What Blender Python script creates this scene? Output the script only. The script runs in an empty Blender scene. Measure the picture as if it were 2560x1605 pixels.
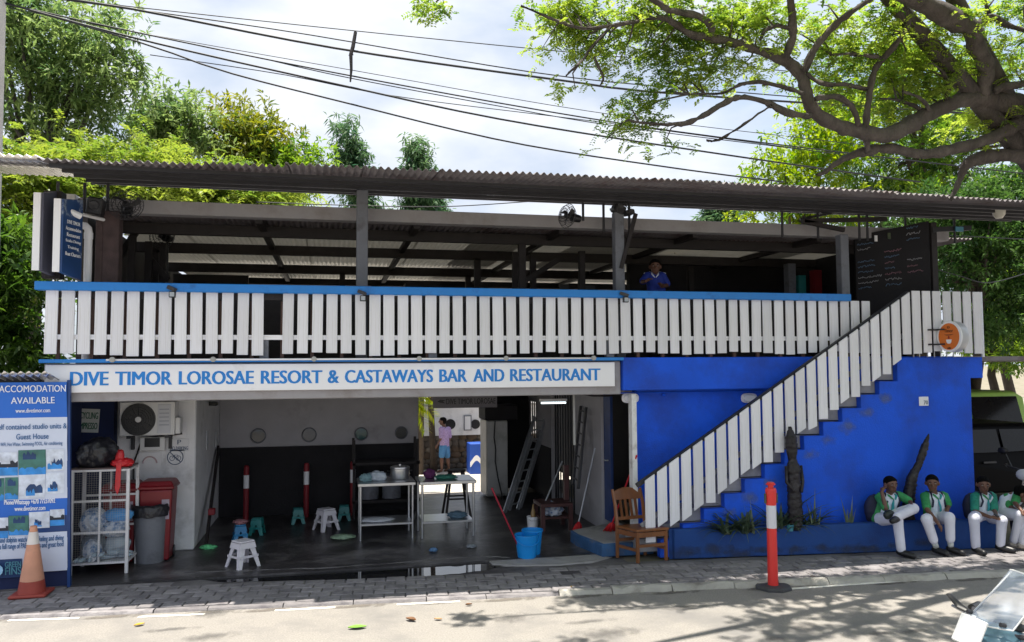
import bpy, bmesh, math, random
import numpy as np
from mathutils import Vector, Matrix
R = math.radians
rnd = random.Random(7)
scene = bpy.context.scene
col = scene.collection

# ---------------------------------------------------------------- camera
FPX, CAMZ, CAMD = 2000.0, 2.4, 9.75
YAW, TILT, ROLL = math.atan(453/2000), math.atan(115/2000), R(0.35)
CAM = Vector((0, -CAMD, CAMZ))
FW = Vector((math.sin(YAW)*math.cos(TILT), math.cos(YAW)*math.cos(TILT), math.sin(TILT)))
RT0 = Vector((math.cos(YAW), -math.sin(YAW), 0)); UP0 = RT0.cross(FW)
RT = RT0*math.cos(ROLL) - UP0*math.sin(ROLL); UPV = UP0*math.cos(ROLL) + RT0*math.sin(ROLL)
cam = bpy.data.objects.new('camera', bpy.data.cameras.new('camera'))
col.objects.link(cam); scene.camera = cam
cam.data.sensor_width = 36; cam.data.lens = 36*FPX/2560; cam.data.clip_end = 3000; cam.data.clip_start = 0.05
cam.matrix_world = Matrix(((RT.x, UPV.x, -FW.x, CAM.x), (RT.y, UPV.y, -FW.y, CAM.y), (RT.z, UPV.z, -FW.z, CAM.z), (0, 0, 0, 1)))

# ---------------------------------------------------------------- sky, sun, exposure
SUN_EL, SUN_AZ = R(85), R(125)      # azimuth measured from +Y (behind the building) towards -X
world = bpy.data.worlds.new('World'); scene.world = world; world.use_nodes = True
nt = world.node_tree; nt.nodes.clear()
wo = nt.nodes.new('ShaderNodeOutputWorld'); bg = nt.nodes.new('ShaderNodeBackground'); bg.inputs['Strength'].default_value = 0.115
sky = nt.nodes.new('ShaderNodeTexSky'); sky.sky_type = 'NISHITA'; sky.sun_disc = False
sky.sun_elevation = SUN_EL; sky.sun_rotation = -SUN_AZ; sky.dust_density = 2.0; sky.air_density = 1.2
tc = nt.nodes.new('ShaderNodeTexCoord'); mp = nt.nodes.new('ShaderNodeMapping'); mp.inputs['Scale'].default_value = (1, 1, 2.2)
nz = nt.nodes.new('ShaderNodeTexNoise'); nz.inputs['Scale'].default_value = 2.3; nz.inputs['Detail'].default_value = 7; nz.inputs['Roughness'].default_value = 0.52
nz2 = nt.nodes.new('ShaderNodeTexNoise'); nz2.inputs['Scale'].default_value = 5.2; nz2.inputs['Detail'].default_value = 6
rp = nt.nodes.new('ShaderNodeValToRGB'); rp.color_ramp.elements[0].position = 0.2; rp.color_ramp.elements[1].position = 0.5
rp2 = nt.nodes.new('ShaderNodeValToRGB'); rp2.color_ramp.elements[0].position = 0.36; rp2.color_ramp.elements[1].position = 0.62
rp2.color_ramp.elements[0].color = (2.75, 3.2, 3.95, 1); rp2.color_ramp.elements[1].color = (4.25, 4.42, 4.75, 1)
mx = nt.nodes.new('ShaderNodeMixRGB')
L = nt.links.new
L(tc.outputs['Generated'], mp.inputs['Vector']); L(mp.outputs[0], nz.inputs['Vector']); L(mp.outputs[0], nz2.inputs['Vector'])
L(nz.outputs['Fac'], rp.inputs['Fac']); L(nz2.outputs['Fac'], rp2.inputs['Fac'])
L(rp.outputs['Color'], mx.inputs['Fac']); L(sky.outputs[0], mx.inputs['Color1']); L(rp2.outputs['Color'], mx.inputs['Color2'])
L(mx.outputs[0], bg.inputs['Color']); L(bg.outputs[0], wo.inputs['Surface'])
sun = bpy.data.objects.new('sun', bpy.data.lights.new('sun', 'SUN')); col.objects.link(sun)
sun.data.energy = 4.6; sun.data.angle = R(0.53); sun.data.color = (1.0, 0.94, 0.84)
to_sun = Vector((-math.sin(SUN_AZ)*math.cos(SUN_EL), math.cos(SUN_AZ)*math.cos(SUN_EL), math.sin(SUN_EL)))
sun.rotation_euler = to_sun.to_track_quat('Z', 'Y').to_euler(); sun.location = (0, 0, 30)
vs = scene.view_settings; vs.view_transform = 'Standard'; vs.look = 'None'; vs.gamma = 1; vs.use_curve_mapping = False
vs.exposure = 1.05

# ---------------------------------------------------------------- photograph pixels (2560 wide) to places
def ray(px, py): return FW + RT*((px-1280)/FPX) - UPV*((py-802.5)/FPX)
def at(px, py, y):                       # on the upright plane at depth y
    d = ray(px, py); return CAM + d*((y-CAM.y)/d.y)
def atx(px, py, x):                      # on the side wall plane at x
    d = ray(px, py); return CAM + d*((x-CAM.x)/d.x)
def gr(px, py, z=0.0):                   # on the ground at height z
    d = ray(px, py); return CAM + d*((z-CAM.z)/d.z)
def C1(x, y): return (x*.3968, 880+y*.3968)
def C2(x, y): return (480+x*.3968, 880+y*.3968)
def C3(x, y): return (1000+x*.3968, 880+y*.3968)
def C4(x, y): return (1540+x*.3969, 880+y*.3969)
def C5(x, y): return (2060+x*.3968, 880+y*.3968)

# ---------------------------------------------------------------- materials
MATS = {}
def mat(name, c, rough=.6, var=.12, scale=6., bump=0., bscale=40., metal=0., spec=.5, dirt=None, dscale=1.5, dlo=.5, dhi=.7, trans=None, alpha=1., coat=0., emit=None, stretch=(1,1,1), island=0., coord='Object'):
    if name in MATS: return MATS[name]
    m = bpy.data.materials.new(name); m.use_nodes = True; n = m.node_tree.nodes; l = m.node_tree.links
    b = n['Principled BSDF']; out = n['Material Output']
    b.inputs['Roughness'].default_value = rough; b.inputs['Metallic'].default_value = metal
    b.inputs['Specular IOR Level'].default_value = spec; b.inputs['Coat Weight'].default_value = coat
    t = n.new('ShaderNodeTexCoord'); mp = n.new('ShaderNodeMapping'); mp.inputs['Scale'].default_value = stretch
    l.new(t.outputs[coord], mp.inputs['Vector'])
    nz = n.new('ShaderNodeTexNoise'); nz.inputs['Scale'].default_value = scale; nz.inputs['Detail'].default_value = 5
    l.new(mp.outputs[0], nz.inputs['Vector'])
    rp = n.new('ShaderNodeValToRGB'); rp.color_ramp.elements[0].position = .28; rp.color_ramp.elements[1].position = .72
    rp.color_ramp.elements[0].color = (*[max(0, x*(1-var)) for x in c], 1); rp.color_ramp.elements[1].color = (*[min(1, x*(1+var)) for x in c], 1)
    l.new(nz.outputs['Fac'], rp.inputs['Fac']); cur = rp.outputs['Color']
    if island:
        gi = n.new('ShaderNodeObjectInfo'); hs = n.new('ShaderNodeHueSaturation'); mr = n.new('ShaderNodeMapRange')
        mr.inputs['To Min'].default_value = 1-island; mr.inputs['To Max'].default_value = 1+island
        l.new(gi.outputs['Random'], mr.inputs['Value']); l.new(mr.outputs[0], hs.inputs['Value']); l.new(cur, hs.inputs['Color']); cur = hs.outputs['Color']
    if dirt is not None:
        n2 = n.new('ShaderNodeTexNoise'); n2.inputs['Scale'].default_value = dscale; n2.inputs['Detail'].default_value = 8; n2.inputs['Roughness'].default_value = .65
        l.new(mp.outputs[0], n2.inputs['Vector'])
        r2 = n.new('ShaderNodeValToRGB'); r2.color_ramp.elements[0].position = dlo; r2.color_ramp.elements[1].position = dhi
        l.new(n2.outputs['Fac'], r2.inputs['Fac'])
        m2 = n.new('ShaderNodeMixRGB'); m2.inputs['Color2'].default_value = (*dirt, 1)
        l.new(r2.outputs['Color'], m2.inputs['Fac']); l.new(cur, m2.inputs['Color1']); cur = m2.outputs['Color']
    l.new(cur, b.inputs['Base Color'])
    if bump:
        n3 = n.new('ShaderNodeTexNoise'); n3.inputs['Scale'].default_value = bscale; n3.inputs['Detail'].default_value = 4
        l.new(mp.outputs[0], n3.inputs['Vector']); bp = n.new('ShaderNodeBump'); bp.inputs['Strength'].default_value = bump; bp.inputs['Distance'].default_value = .02
        l.new(n3.outputs['Fac'], bp.inputs['Height']); l.new(bp.outputs[0], b.inputs['Normal'])
    if emit: b.inputs['Emission Color'].default_value = (*emit[0], 1); b.inputs['Emission Strength'].default_value = emit[1]
    if trans: b.inputs['Transmission Weight'].default_value = trans
    if alpha < 1: b.inputs['Alpha'].default_value = alpha
    MATS[name] = m; return m
def leafmat(name, c, c2, tr=.5, rough=.45):
    m = bpy.data.materials.new(name); m.use_nodes = True; n = m.node_tree.nodes; l = m.node_tree.links
    b = n['Principled BSDF']; out = n['Material Output']; b.inputs['Roughness'].default_value = rough; b.inputs['Specular IOR Level'].default_value = .35
    at_ = n.new('ShaderNodeAttribute'); at_.attribute_name = 'rv'
    rp = n.new('ShaderNodeValToRGB'); rp.color_ramp.elements[0].color = (*c, 1); rp.color_ramp.elements[1].color = (*c2, 1)
    rp.color_ramp.elements[0].position = .1; rp.color_ramp.elements[1].position = .95
    l.new(at_.outputs['Fac'], rp.inputs['Fac']); l.new(rp.outputs[0], b.inputs['Base Color'])
    ts = n.new('ShaderNodeBsdfTranslucent'); hs = n.new('ShaderNodeHueSaturation'); hs.inputs['Value'].default_value = 1.7; hs.inputs['Saturation'].default_value = 1.1
    l.new(rp.outputs[0], hs.inputs['Color']); l.new(hs.outputs[0], ts.inputs['Color'])
    mxs = n.new('ShaderNodeMixShader'); mxs.inputs[0].default_value = tr
    l.new(b.outputs[0], mxs.inputs[1]); l.new(ts.outputs[0], mxs.inputs[2]); l.new(mxs.outputs[0], out.inputs['Surface'])
    return m

# ---------------------------------------------------------------- mesh building
ORG = {}
def tag(o, label=None, cat=None, group=None, kind=None):
    if label: o['label'] = label
    if cat: o['category'] = cat
    if group: o['group'] = group
    if kind: o['kind'] = kind
    return o
def thing(name, label, cat, loc=(0, 0, 0), rotz=0, group=None):
    o = bpy.data.objects.new(name, None); col.objects.link(o); o.empty_display_size = .1
    o.location = loc; o.rotation_euler = (0, 0, rotz); ORG[o.name] = Vector(loc)
    return tag(o, label, cat, group)
def frame_of(p0, p1, up=(0, 0, 1)):
    z = (Vector(p1)-Vector(p0)).normalized(); u = Vector(up)
    if abs(z.dot(u)) > .98: u = Vector((0, 1, 0))
    x = u.cross(z).normalized(); y = z.cross(x); return x, y, z
class MB:
    def __init__(s): s.v = []; s.f = []; s.m = []; s.mi = 0
    def add(s, vs, fs):
        k = len(s.v); s.v += [Vector(v) for v in vs]; s.f += [tuple(i+k for i in f) for f in fs]; s.m += [s.mi]*len(fs); return s
    def hexa(s, p): return s.add(p, [(0,3,2,1),(4,5,6,7),(0,1,5,4),(1,2,6,5),(2,3,7,6),(3,0,4,7)])
    def box(s, c, sz, M=None, taper=1.):
        x, y, z = [q/2 for q in sz]; p = [Vector(q) for q in ((-x,-y,-z),(x,-y,-z),(x,y,-z),(-x,y,-z),(-x*taper,-y*taper,z),(x*taper,-y*taper,z),(x*taper,y*taper,z),(-x*taper,y*taper,z))]
        if M is not None: p = [M @ q for q in p]
        return s.hexa([q+Vector(c) for q in p])
    def b6(s, x0, x1, y0, y1, z0, z1): return s.box(((x0+x1)/2,(y0+y1)/2,(z0+z1)/2), (x1-x0,y1-y0,z1-z0))
    def bar(s, p0, p1, w, h, up=(0,0,1)):
        x, y, z = frame_of(p0, p1, up); p0 = Vector(p0); p1 = Vector(p1); a = x*(w/2); b = y*(h/2)
        return s.hexa([p0-a-b, p0+a-b, p0+a+b, p0-a+b, p1-a-b, p1+a-b, p1+a+b, p1-a+b])
    def tube(s, pts, rads, n=8, caps=True, sq=1.):
        pts = [Vector(p) for p in pts]
        if not hasattr(rads, '__len__'): rads = [rads]*len(pts)
        px = None; rings = []
        for i, p in enumerate(pts):
            d = (pts[min(i+1, len(pts)-1)]-pts[max(i-1, 0)])
            if d.length < 1e-9: d = Vector((0,0,1))
            d.normalize()
            if px is None: x, y, _ = frame_of(Vector((0,0,0)), d)
            else:
                x = (px-d*px.dot(d))
                x = x.normalized() if x.length > 1e-6 else frame_of(Vector((0,0,0)), d)[0]
                y = d.cross(x)
            px = x; r = rads[i]
            rings.append([p+x*(r*math.cos(2*math.pi*k/n))+y*(r*sq*math.sin(2*math.pi*k/n)) for k in range(n)])
        vs = [q for r in rings for q in r]; fs = []
        for i in range(len(rings)-1):
            for k in range(n): fs.append((i*n+k, i*n+(k+1) % n, (i+1)*n+(k+1) % n, (i+1)*n+k))
        if caps: fs.append(tuple(range(n-1, -1, -1))); fs.append(tuple((len(rings)-1)*n+k for k in range(n)))
        return s.add(vs, fs)
    def cyl(s, p0, p1, r, n=12, r1=None): return s.tube([p0, p1], [r, r if r1 is None else r1], n)
    def lathe(s, prof, c=(0,0,0), n=20, M=None, sx=1., sy=1., caps=False):
        vs = []; fs = []
        for (r, z) in prof:
            for k in range(n):
                a = 2*math.pi*k/n; q = Vector((r*sx*math.cos(a), r*sy*math.sin(a), z))
                if M is not None: q = M @ q
                vs.append(q+Vector(c))
        m = len(prof)
        for i in range(m-1):
            for k in range(n): fs.append((i*n+k, i*n+(k+1) % n, (i+1)*n+(k+1) % n, (i+1)*n+k))
        if prof[0][0] < .003 or caps: fs.append(tuple(range(n-1, -1, -1)))
        if prof[-1][0] < .003 or caps: fs.append(tuple((m-1)*n+k for k in range(n)))
        return s.add(vs, fs)
    def ell(s, c, r, nu=12, nv=8, M=None, jit=0., rg=None):
        vs = []; fs = []; c = Vector(c)
        if not hasattr(r, '__len__'): r = (r, r, r)
        for i in range(1, nv):
            t = math.pi*i/nv
            for k in range(nu):
                a = 2*math.pi*k/nu; j = 1+(rg.uniform(-jit, jit) if rg else 0)
                q = Vector((r[0]*math.sin(t)*math.cos(a)*j, r[1]*math.sin(t)*math.sin(a)*j, r[2]*math.cos(t)*j))
                if M is not None: q = M @ q
                vs.append(c+q)
        top = Vector((0,0,r[2])); 
        if M is not None: top = M @ top
        vs += [c+top, c-top]; a, b = len(vs)-2, len(vs)-1
        for i in range(nv-2):
            for k in range(nu): fs.append((i*nu+k, (i+1)*nu+k, (i+1)*nu+(k+1) % nu, i*nu+(k+1) % nu))
        for k in range(nu): fs.append((a, k, (k+1) % nu)); fs.append((b, (nv-2)*nu+(k+1) % nu, (nv-2)*nu+k))
        return s.add(vs, fs)
    def prism(s, poly, y0, y1, mp=None):      # poly of (x,z), pushed from y0 to y1
        n = len(poly); f = mp or (lambda x, y, z: (x, y, z))
        vs = [f(x, y0, z) for x, z in poly]+[f(x, y1, z) for x, z in poly]
        fs = [tuple(range(n)), tuple(range(2*n-1, n-1, -1))]+[(i, n+i, n+(i+1) % n, (i+1) % n) for i in range(n)]
        return s.add(vs, fs)
    def build(s, name, mats, parent=None, smooth=False, bevel=0., org=None, world=True, seg=1):
        me = bpy.data.meshes.new(name); o = bpy.data.objects.new(name, me); col.objects.link(o)
        if parent is not None: org_ = ORG[parent.name] if world else Vector((0,0,0))
        elif org is not None: org_ = Vector(org)
        elif world:
            lo = [min(v[i] for v in s.v) for i in range(3)]; hi = [max(v[i] for v in s.v) for i in range(3)]
            org_ = Vector(((lo[0]+hi[0])/2, (lo[1]+hi[1])/2, lo[2]))
        else: org_ = Vector((0,0,0))
        me.from_pydata([tuple(v-org_) for v in s.v], [], s.f)
        if not isinstance(mats, (list, tuple)): mats = [mats]
        for m in mats: me.materials.append(m)
        if len(mats) > 1: me.polygons.foreach_set('material_index', s.m)
        bm = bmesh.new(); bm.from_mesh(me); bmesh.ops.recalc_face_normals(bm, faces=bm.faces); bm.to_mesh(me); bm.free()
        if smooth: me.polygons.foreach_set('use_smooth', [True]*len(me.polygons)); 
        if smooth == 'auto':
            try: me.set_sharp_from_angle(angle=R(40))
            except Exception: pass
        if bevel:
            md = o.modifiers.new('bevel', 'BEVEL'); md.width = bevel; md.segments = seg; md.limit_method = 'ANGLE'
        if parent is not None: o.parent = parent; ORG[o.name] = ORG[parent.name] if world else Vector((0,0,0))
        else: o.location = org_; ORG[o.name] = org_
        me.update(); return o
def copy_tree(o, parent=None):
    c = o.copy(); col.objects.link(c); c.parent = parent; ORG[c.name] = ORG.get(o.name, Vector())
    for ch in list(o.children): copy_tree(ch, c)
    return c
def text(mb, s, x0, x1, z0, z1, y, depth=.004, bold=0., mp=None, keep=False, shear=0.):
    cu = bpy.data.curves.new('t', 'FONT'); cu.body = s; cu.extrude = .01; cu.resolution_u = 3
    ob = bpy.data.objects.new('t', cu); col.objects.link(ob); bpy.context.view_layer.update()
    me = bpy.data.meshes.new_from_object(ob.evaluated_get(bpy.context.evaluated_depsgraph_get()))
    co = [v.co.copy() for v in me.vertices]; fs = [tuple(p.vertices) for p in me.polygons]
    ax, bx = min(c.x for c in co), max(c.x for c in co); az, bz = min(c.y for c in co), max(c.y for c in co)
    f = mp or (lambda x, y, z: (x, y, z))
    if keep:
        k = min((x1-x0)/(bx-ax), (z1-z0)/(bz-az)); cx = (x0+x1)/2; x0, x1 = cx-k*(bx-ax)/2, cx+k*(bx-ax)/2
    bw = bold*(z1-z0)*1.6
    for k, sh in enumerate((0, bw, -bw) if bold else (0,)):
        vs = []
        for c in co:
            X = x0+bw+(c.x-ax)/(bx-ax)*(x1-x0-2*bw)+sh; Z = z0+(c.y-az)/(bz-az)*(z1-z0)
            vs.append(f(X, y-depth-k*.0004 if c.z > 0 else y, Z))
        mb.add(vs, fs)
    bpy.data.objects.remove(ob); bpy.data.curves.remove(cu); bpy.data.meshes.remove(me)
def glow_sheet(name, c, tr):  # roof sheet with translucency mixed in so its underside glows
    m = mat(name, c, .35, .12, 3, metal=.4, dirt=(.4,.34,.28), dscale=1.4, dlo=.6, dhi=.85); n = m.node_tree.nodes; l = m.node_tree.links
    ts = n.new('ShaderNodeBsdfTranslucent'); ts.inputs['Color'].default_value = (.75,.74,.7,1); mx_ = n.new('ShaderNodeMixShader'); mx_.inputs[0].default_value = tr
    l.new(n['Principled BSDF'].outputs[0], mx_.inputs[1]); l.new(ts.outputs[0], mx_.inputs[2]); l.new(mx_.outputs[0], n['Material Output'].inputs['Surface']); return m
def stainmat(name, c, op, ax='y'):
    m = bpy.data.materials.new(name); m.use_nodes = True; n = m.node_tree.nodes; l = m.node_tree.links; b = n['Principled BSDF']; b.inputs['Base Color'].default_value = (*c, 1); b.inputs['Roughness'].default_value = .85
    t_ = n.new('ShaderNodeTexCoord'); nz_ = n.new('ShaderNodeTexNoise'); nz_.inputs['Scale'].default_value = 9; nz_.inputs['Detail'].default_value = 6; l.new(t_.outputs['Object'], nz_.inputs['Vector'])
    mp_ = n.new('ShaderNodeMapping'); k_ = [0 if a_ == ax else 1 for a_ in 'xyz']; mp_.inputs['Location'].default_value = [-q_ for q_ in k_]; mp_.inputs['Scale'].default_value = [2*q_ for q_ in k_]; l.new(t_.outputs['Generated'], mp_.inputs['Vector'])
    vm = n.new('ShaderNodeVectorMath'); vm.operation = 'LENGTH'; l.new(mp_.outputs[0], vm.inputs[0])
    ad = n.new('ShaderNodeMath'); ad.operation = 'MULTIPLY_ADD'; ad.inputs[1].default_value = 1.5; l.new(nz_.outputs['Fac'], ad.inputs[0]); l.new(vm.outputs['Value'], ad.inputs[2])
    rp_ = n.new('ShaderNodeMapRange'); rp_.inputs['From Min'].default_value = .85; rp_.inputs['From Max'].default_value = 1.55; rp_.inputs['To Min'].default_value = op; rp_.inputs['To Max'].default_value = 0; l.new(ad.outputs[0], rp_.inputs['Value']); l.new(rp_.outputs[0], b.inputs['Alpha'])
    return m
def stain(name, m, parent, c, ux, uy, off):
    b = MB(); c = Vector(c); ux = Vector(ux); uy = Vector(uy); n = Vector(off); b.add([c-ux-uy+n, c+ux-uy+n, c+ux+uy+n, c-ux+uy+n], [(0,1,2,3)]); return b.build(name, m, parent, org=None if parent else c)
def struct(o): o['kind'] = 'structure'; return o

# palette
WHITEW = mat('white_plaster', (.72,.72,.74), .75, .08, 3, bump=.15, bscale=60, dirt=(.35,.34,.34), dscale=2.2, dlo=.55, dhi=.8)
SLATW = mat('white_painted_board', (.79,.79,.84), .55, .07, 14, bump=.35, bscale=30, dirt=(.42,.37,.31), dscale=6, dlo=.55, dhi=.8, island=.09, stretch=(2.5,1,.16), coord='Generated')
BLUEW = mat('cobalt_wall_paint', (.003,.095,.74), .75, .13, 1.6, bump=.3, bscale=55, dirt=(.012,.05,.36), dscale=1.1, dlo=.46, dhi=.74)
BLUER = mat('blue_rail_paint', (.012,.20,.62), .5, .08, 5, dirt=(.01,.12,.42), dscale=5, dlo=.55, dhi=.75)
BLUEP = mat('planter_blue_dimmed', (.008,.058,.25), .75, .1, 3, bump=.2, bscale=60, dirt=(.01,.045,.2), dscale=2)  # planter blue darkened in colour because its front is less lit
SIGNW = mat('sign_white', (.86,.86,.9), .45, .03, 2, dirt=(.62,.6,.6), dscale=2, dlo=.6, dhi=.85)
SIGNB = mat('sign_blue', (.008,.21,.64), .5, .06, 3)
DARK = mat('dark_timber', (.018,.014,.015), .7, .3, 8, bump=.2)
BLACK = mat('black_plastic', (.012,.012,.014), .4, .2, 5)
BLACKM = mat('matt_black_wall', (.010,.009,.012), .8, .25, 4, bump=.2)
STEEL = mat('stainless_steel', (.55,.56,.58), .3, .06, 10, metal=.9)
ALU = mat('aluminium', (.55,.57,.6), .38, .08, 12, metal=.7)
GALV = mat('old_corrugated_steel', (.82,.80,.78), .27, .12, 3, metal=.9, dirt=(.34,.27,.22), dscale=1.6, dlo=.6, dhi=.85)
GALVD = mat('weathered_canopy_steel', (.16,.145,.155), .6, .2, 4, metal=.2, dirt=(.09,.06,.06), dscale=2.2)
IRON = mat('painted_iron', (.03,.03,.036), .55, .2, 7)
CONC = mat('grey_concrete', (.34,.33,.33), .85, .14, 3, bump=.25, bscale=45, dirt=(.16,.15,.15), dscale=1.7)
BEAMG = mat('grey_painted_beam', (.33,.32,.34), .75, .08, 2.5, bump=.1, dirt=(.26,.24,.24), dscale=2.5)
GREYC = mat('grey_column', (.16,.17,.2), .7, .15, 4, bump=.2, dirt=(.08,.08,.09), dscale=4)
# ================================================================ ground, road, pavement
ASPH = mat('sunbleached_asphalt', (.30,.28,.255), .9, .2, 60, bump=.6, bscale=160, dirt=(.215,.205,.195), dscale=1.3, dlo=.46, dhi=.68)
DIRT = mat('bare_earth', (.23,.20,.15), .95, .2, 1.2, bump=.4, bscale=20, dirt=(.09,.12,.04), dscale=.4)
PAV = mat('paver_block', (.24,.225,.23), .85, .16, 14, bump=.4, bscale=70, dirt=(.12,.11,.12), dscale=5, island=.22)
GFLOOR = mat('wet_dark_floor', (.040,.037,.040), .36, .3, 2.2, bump=.25, bscale=25, dirt=(.17,.16,.163), dscale=1.4, dlo=.5, dhi=.68)
APRON = mat('concrete_apron', (.19,.18,.18), .7, .15, 3, bump=.3, bscale=35, dirt=(.06,.055,.06), dscale=1.3, dlo=.42, dhi=.66)
KERBM = mat('worn_kerb', (.42,.40,.36), .9, .15, 6, bump=.5, bscale=40, dirt=(.2,.18,.16), dscale=3)
COURT = mat('pale_courtyard_concrete', (.5,.46,.40), .85, .1, 1.5, bump=.2, dirt=(.36,.33,.29), dscale=.8)
LINEW = mat('worn_white_line', (.85,.82,.74), .8, .06, 12, dirt=(.45,.42,.37), dscale=14, dlo=.58, dhi=.8)
g = MB(); g.add([(-900,-900,-.66),(900,-900,-.66),(900,1500,-.66),(-900,1500,-.66)], [(0,1,2,3)])
struct(g.build('ground', DIRT))
SL = -.096                                            # the street runs at this slope against the facade
def edge(x): return -1.20+SL*(x-.1)
ang = math.atan(SL); EX = Vector((math.cos(ang), math.sin(ang), 0)); EN = Vector((-math.sin(ang), math.cos(ang), 0))
def st(u, v, z=0): return Vector((.1, -1.20, 0))+EX*u+EN*v+Vector((0,0,z))   # street coordinates: u along, v towards the building
ROADZ = -.03
def slab(name, m, pts, z, t):
    b = MB(); n = len(pts); vs = [(p[0], p[1], z) for p in pts]+[(p[0], p[1], z-t) for p in pts]
    b.add(vs, [tuple(range(n)), tuple(range(2*n-1, n-1, -1))]+[(i, n+i, n+(i+1) % n, (i+1) % n) for i in range(n)])
    return struct(b.build(name, m))
b = MB(); nx, ny = 90, 1
slab('road', ASPH, [st(-60,-14),st(60,-14),st(60,0.0),st(-60,0.0)], ROADZ, .5)
slab('pavement_base', APRON, [st(-60,.11),st(60,.11),st(60,1.25),st(-60,1.25)], -.012, .5)
slab('far_kerbside', DIRT, [st(-60,-60),st(60,-60),st(60,-14.01),st(-60,-14.01)], 0.0, .6)
# left of the entrance, the entrance apron, and the parking ground on the right
slab('apron', APRON, [(-30, st(-30,1.26).y),(-3.9, st(-4,1.26).y),(3.6, st(3.5,1.26).y),(3.6,.12),(-30,.12)], -.02, .5)
slab('garage_floor', GFLOOR, [(-12,.121),(4.3,.121),(4.3,5.2),(-12,5.2)], .012, .5)
slab('parking_ground', DIRT, [(3.61,st(3.5,1.26).y),(60,st(60,1.26).y),(60,7),(3.61,7)], -.03, .5)
b = MB(); b.add([(-2,5.2,.01),(4.3,5.2,.01),(4.3,9.5,-.6),(-2,9.5,-.6)], [(0,1,2,3)]); struct(b.build('ramp', GFLOOR))
slab('courtyard', COURT, [(-14,9.5),(30,9.5),(30,40),(-14,40)], -.6, .05)
# kerb stones: flush on the left, proud and lumpy on the right
KE = thing('kerb', 'x', 'x'); del KE['label']; del KE['category']; struct(KE)
rk = random.Random(3)
u = -5.2
while u < 12:
    ln = rk.uniform(.5, .9); hi = max(0., min(1., (u-1.6)/1.2)); top = -.008+hi*.035
    b = MB(); n = 7; prof = []
    vs = []; sec = []
    for k in range(n):
        uu = u+ln*k/(n-1)*.985; j = rk.uniform(-.018, .018)*(.4+hi); jz = rk.uniform(-.014, .012)*(.3+hi)
        sec.append([st(uu,-.012+j-.02*hi,ROADZ-.05), st(uu,-.004+j-.01*hi,top-.045+jz), st(uu,.028+j*.5,top+jz), st(uu,.10,top+jz*.3), st(uu,.108,ROADZ-.05)])
    for k in range(n-1):
        for q in range(4): vs.append((k*5+q, (k+1)*5+q, (k+1)*5+q+1, k*5+q+1))
    b.add([p for s_ in sec for p in s_], vs+[(4,3,2,1,0), tuple((n-1)*5+q for q in range(5))])
    b.build('kerb_stone', KERBM if u > 1.9 else PAV, KE, smooth='auto'); u += ln
# paving blocks
PV = thing('pavement', 'x', 'x'); del PV['label']; del PV['category']; struct(PV)
PL, PW, NR = .225, .163, 7
cells = []
for r in range(NR):
    for k in range(-26, 50):
        u = k*PL+(PL/2 if r % 2 else 0); v = .115+r*PW
        p = st(u+PL/2, v+PW/2)
        if p.x < -4.7 or p.x > 11: continue
        if p.x < 3.9 and v > 1.0-.1*(1.0 if -1.5 < p.x < 2.6 else 0)*1.6: continue
        if p.x > 3.9 and v > 1.02: continue
        cells.append(((p-CAM).length, u, v))
cells.sort()
pmesh = []
def paver(b, u, v, rg):
    gap = .007; dz = rg.uniform(-.006, .003); c = [(u+gap, v+gap), (u+PL-gap, v+gap), (u+PL-gap, v+PW-gap), (u+gap, v+PW-gap)]
    ch = .008; c2 = [(u+gap+ch, v+gap+ch), (u+PL-gap-ch, v+gap+ch), (u+PL-gap-ch, v+PW-gap-ch), (u+gap+ch, v+PW-gap-ch)]
    t = [rg.uniform(-.003, .003) for _ in range(4)]
    vs = [st(a, b_, -.03) for a, b_ in c]+[st(a, b_, -.006+dz) for a, b_ in c]+[st(c2[i][0], c2[i][1], dz+t[i]) for i in range(4)]
    fs = []
    for l_ in (0, 4):
        for i in range(4): fs.append((l_+i, l_+(i+1) % 4, l_+4+(i+1) % 4, l_+4+i))
    b.add(vs, fs+[(8,9,10,11)])
rest = MB(); rg = random.Random(11); half = []
visible = [c for c in cells if True]
for i, (_, u, v) in enumerate(visible):
    if rg.random() < .012: continue
    if i < 300: b = MB(); paver(b, u, v, rg); b.build('paver', PAV, PV)
    else: paver(rest, u, v, rg)
ro = rest.build('paver_far', PAV, PV); ro['kind'] = 'stuff'
# road line dashes
dash = [((20,1552),(197,1546)),((345,1543),(512,1536)),((687,1527),(838,1519)),((992,1512),(1150,1504))]
for (a, c) in dash:
    p, q = gr(*a, ROADZ), gr(*c, ROADZ); b = MB(); d = (q-p).normalized(); n = Vector((-d.y, d.x, 0))*.024
    b.add([p-n+Vector((0,0,.004)), q-n+Vector((0,0,.004)), q+n+Vector((0,0,.004)), p+n+Vector((0,0,.004))], [(0,1,2,3)]); struct(b.build('road_marking', LINEW))
p, q = gr(1960,1474,ROADZ), gr(2750,1418,ROADZ); b = MB(); d = (q-p).normalized(); n = Vector((-d.y, d.x, 0))*.03
b.add([p-n+Vector((0,0,.004)), q-n+Vector((0,0,.004)), q+n+Vector((0,0,.004)), p+n+Vector((0,0,.004))], [(0,1,2,3)]); struct(b.build('road_marking', LINEW))
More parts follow.
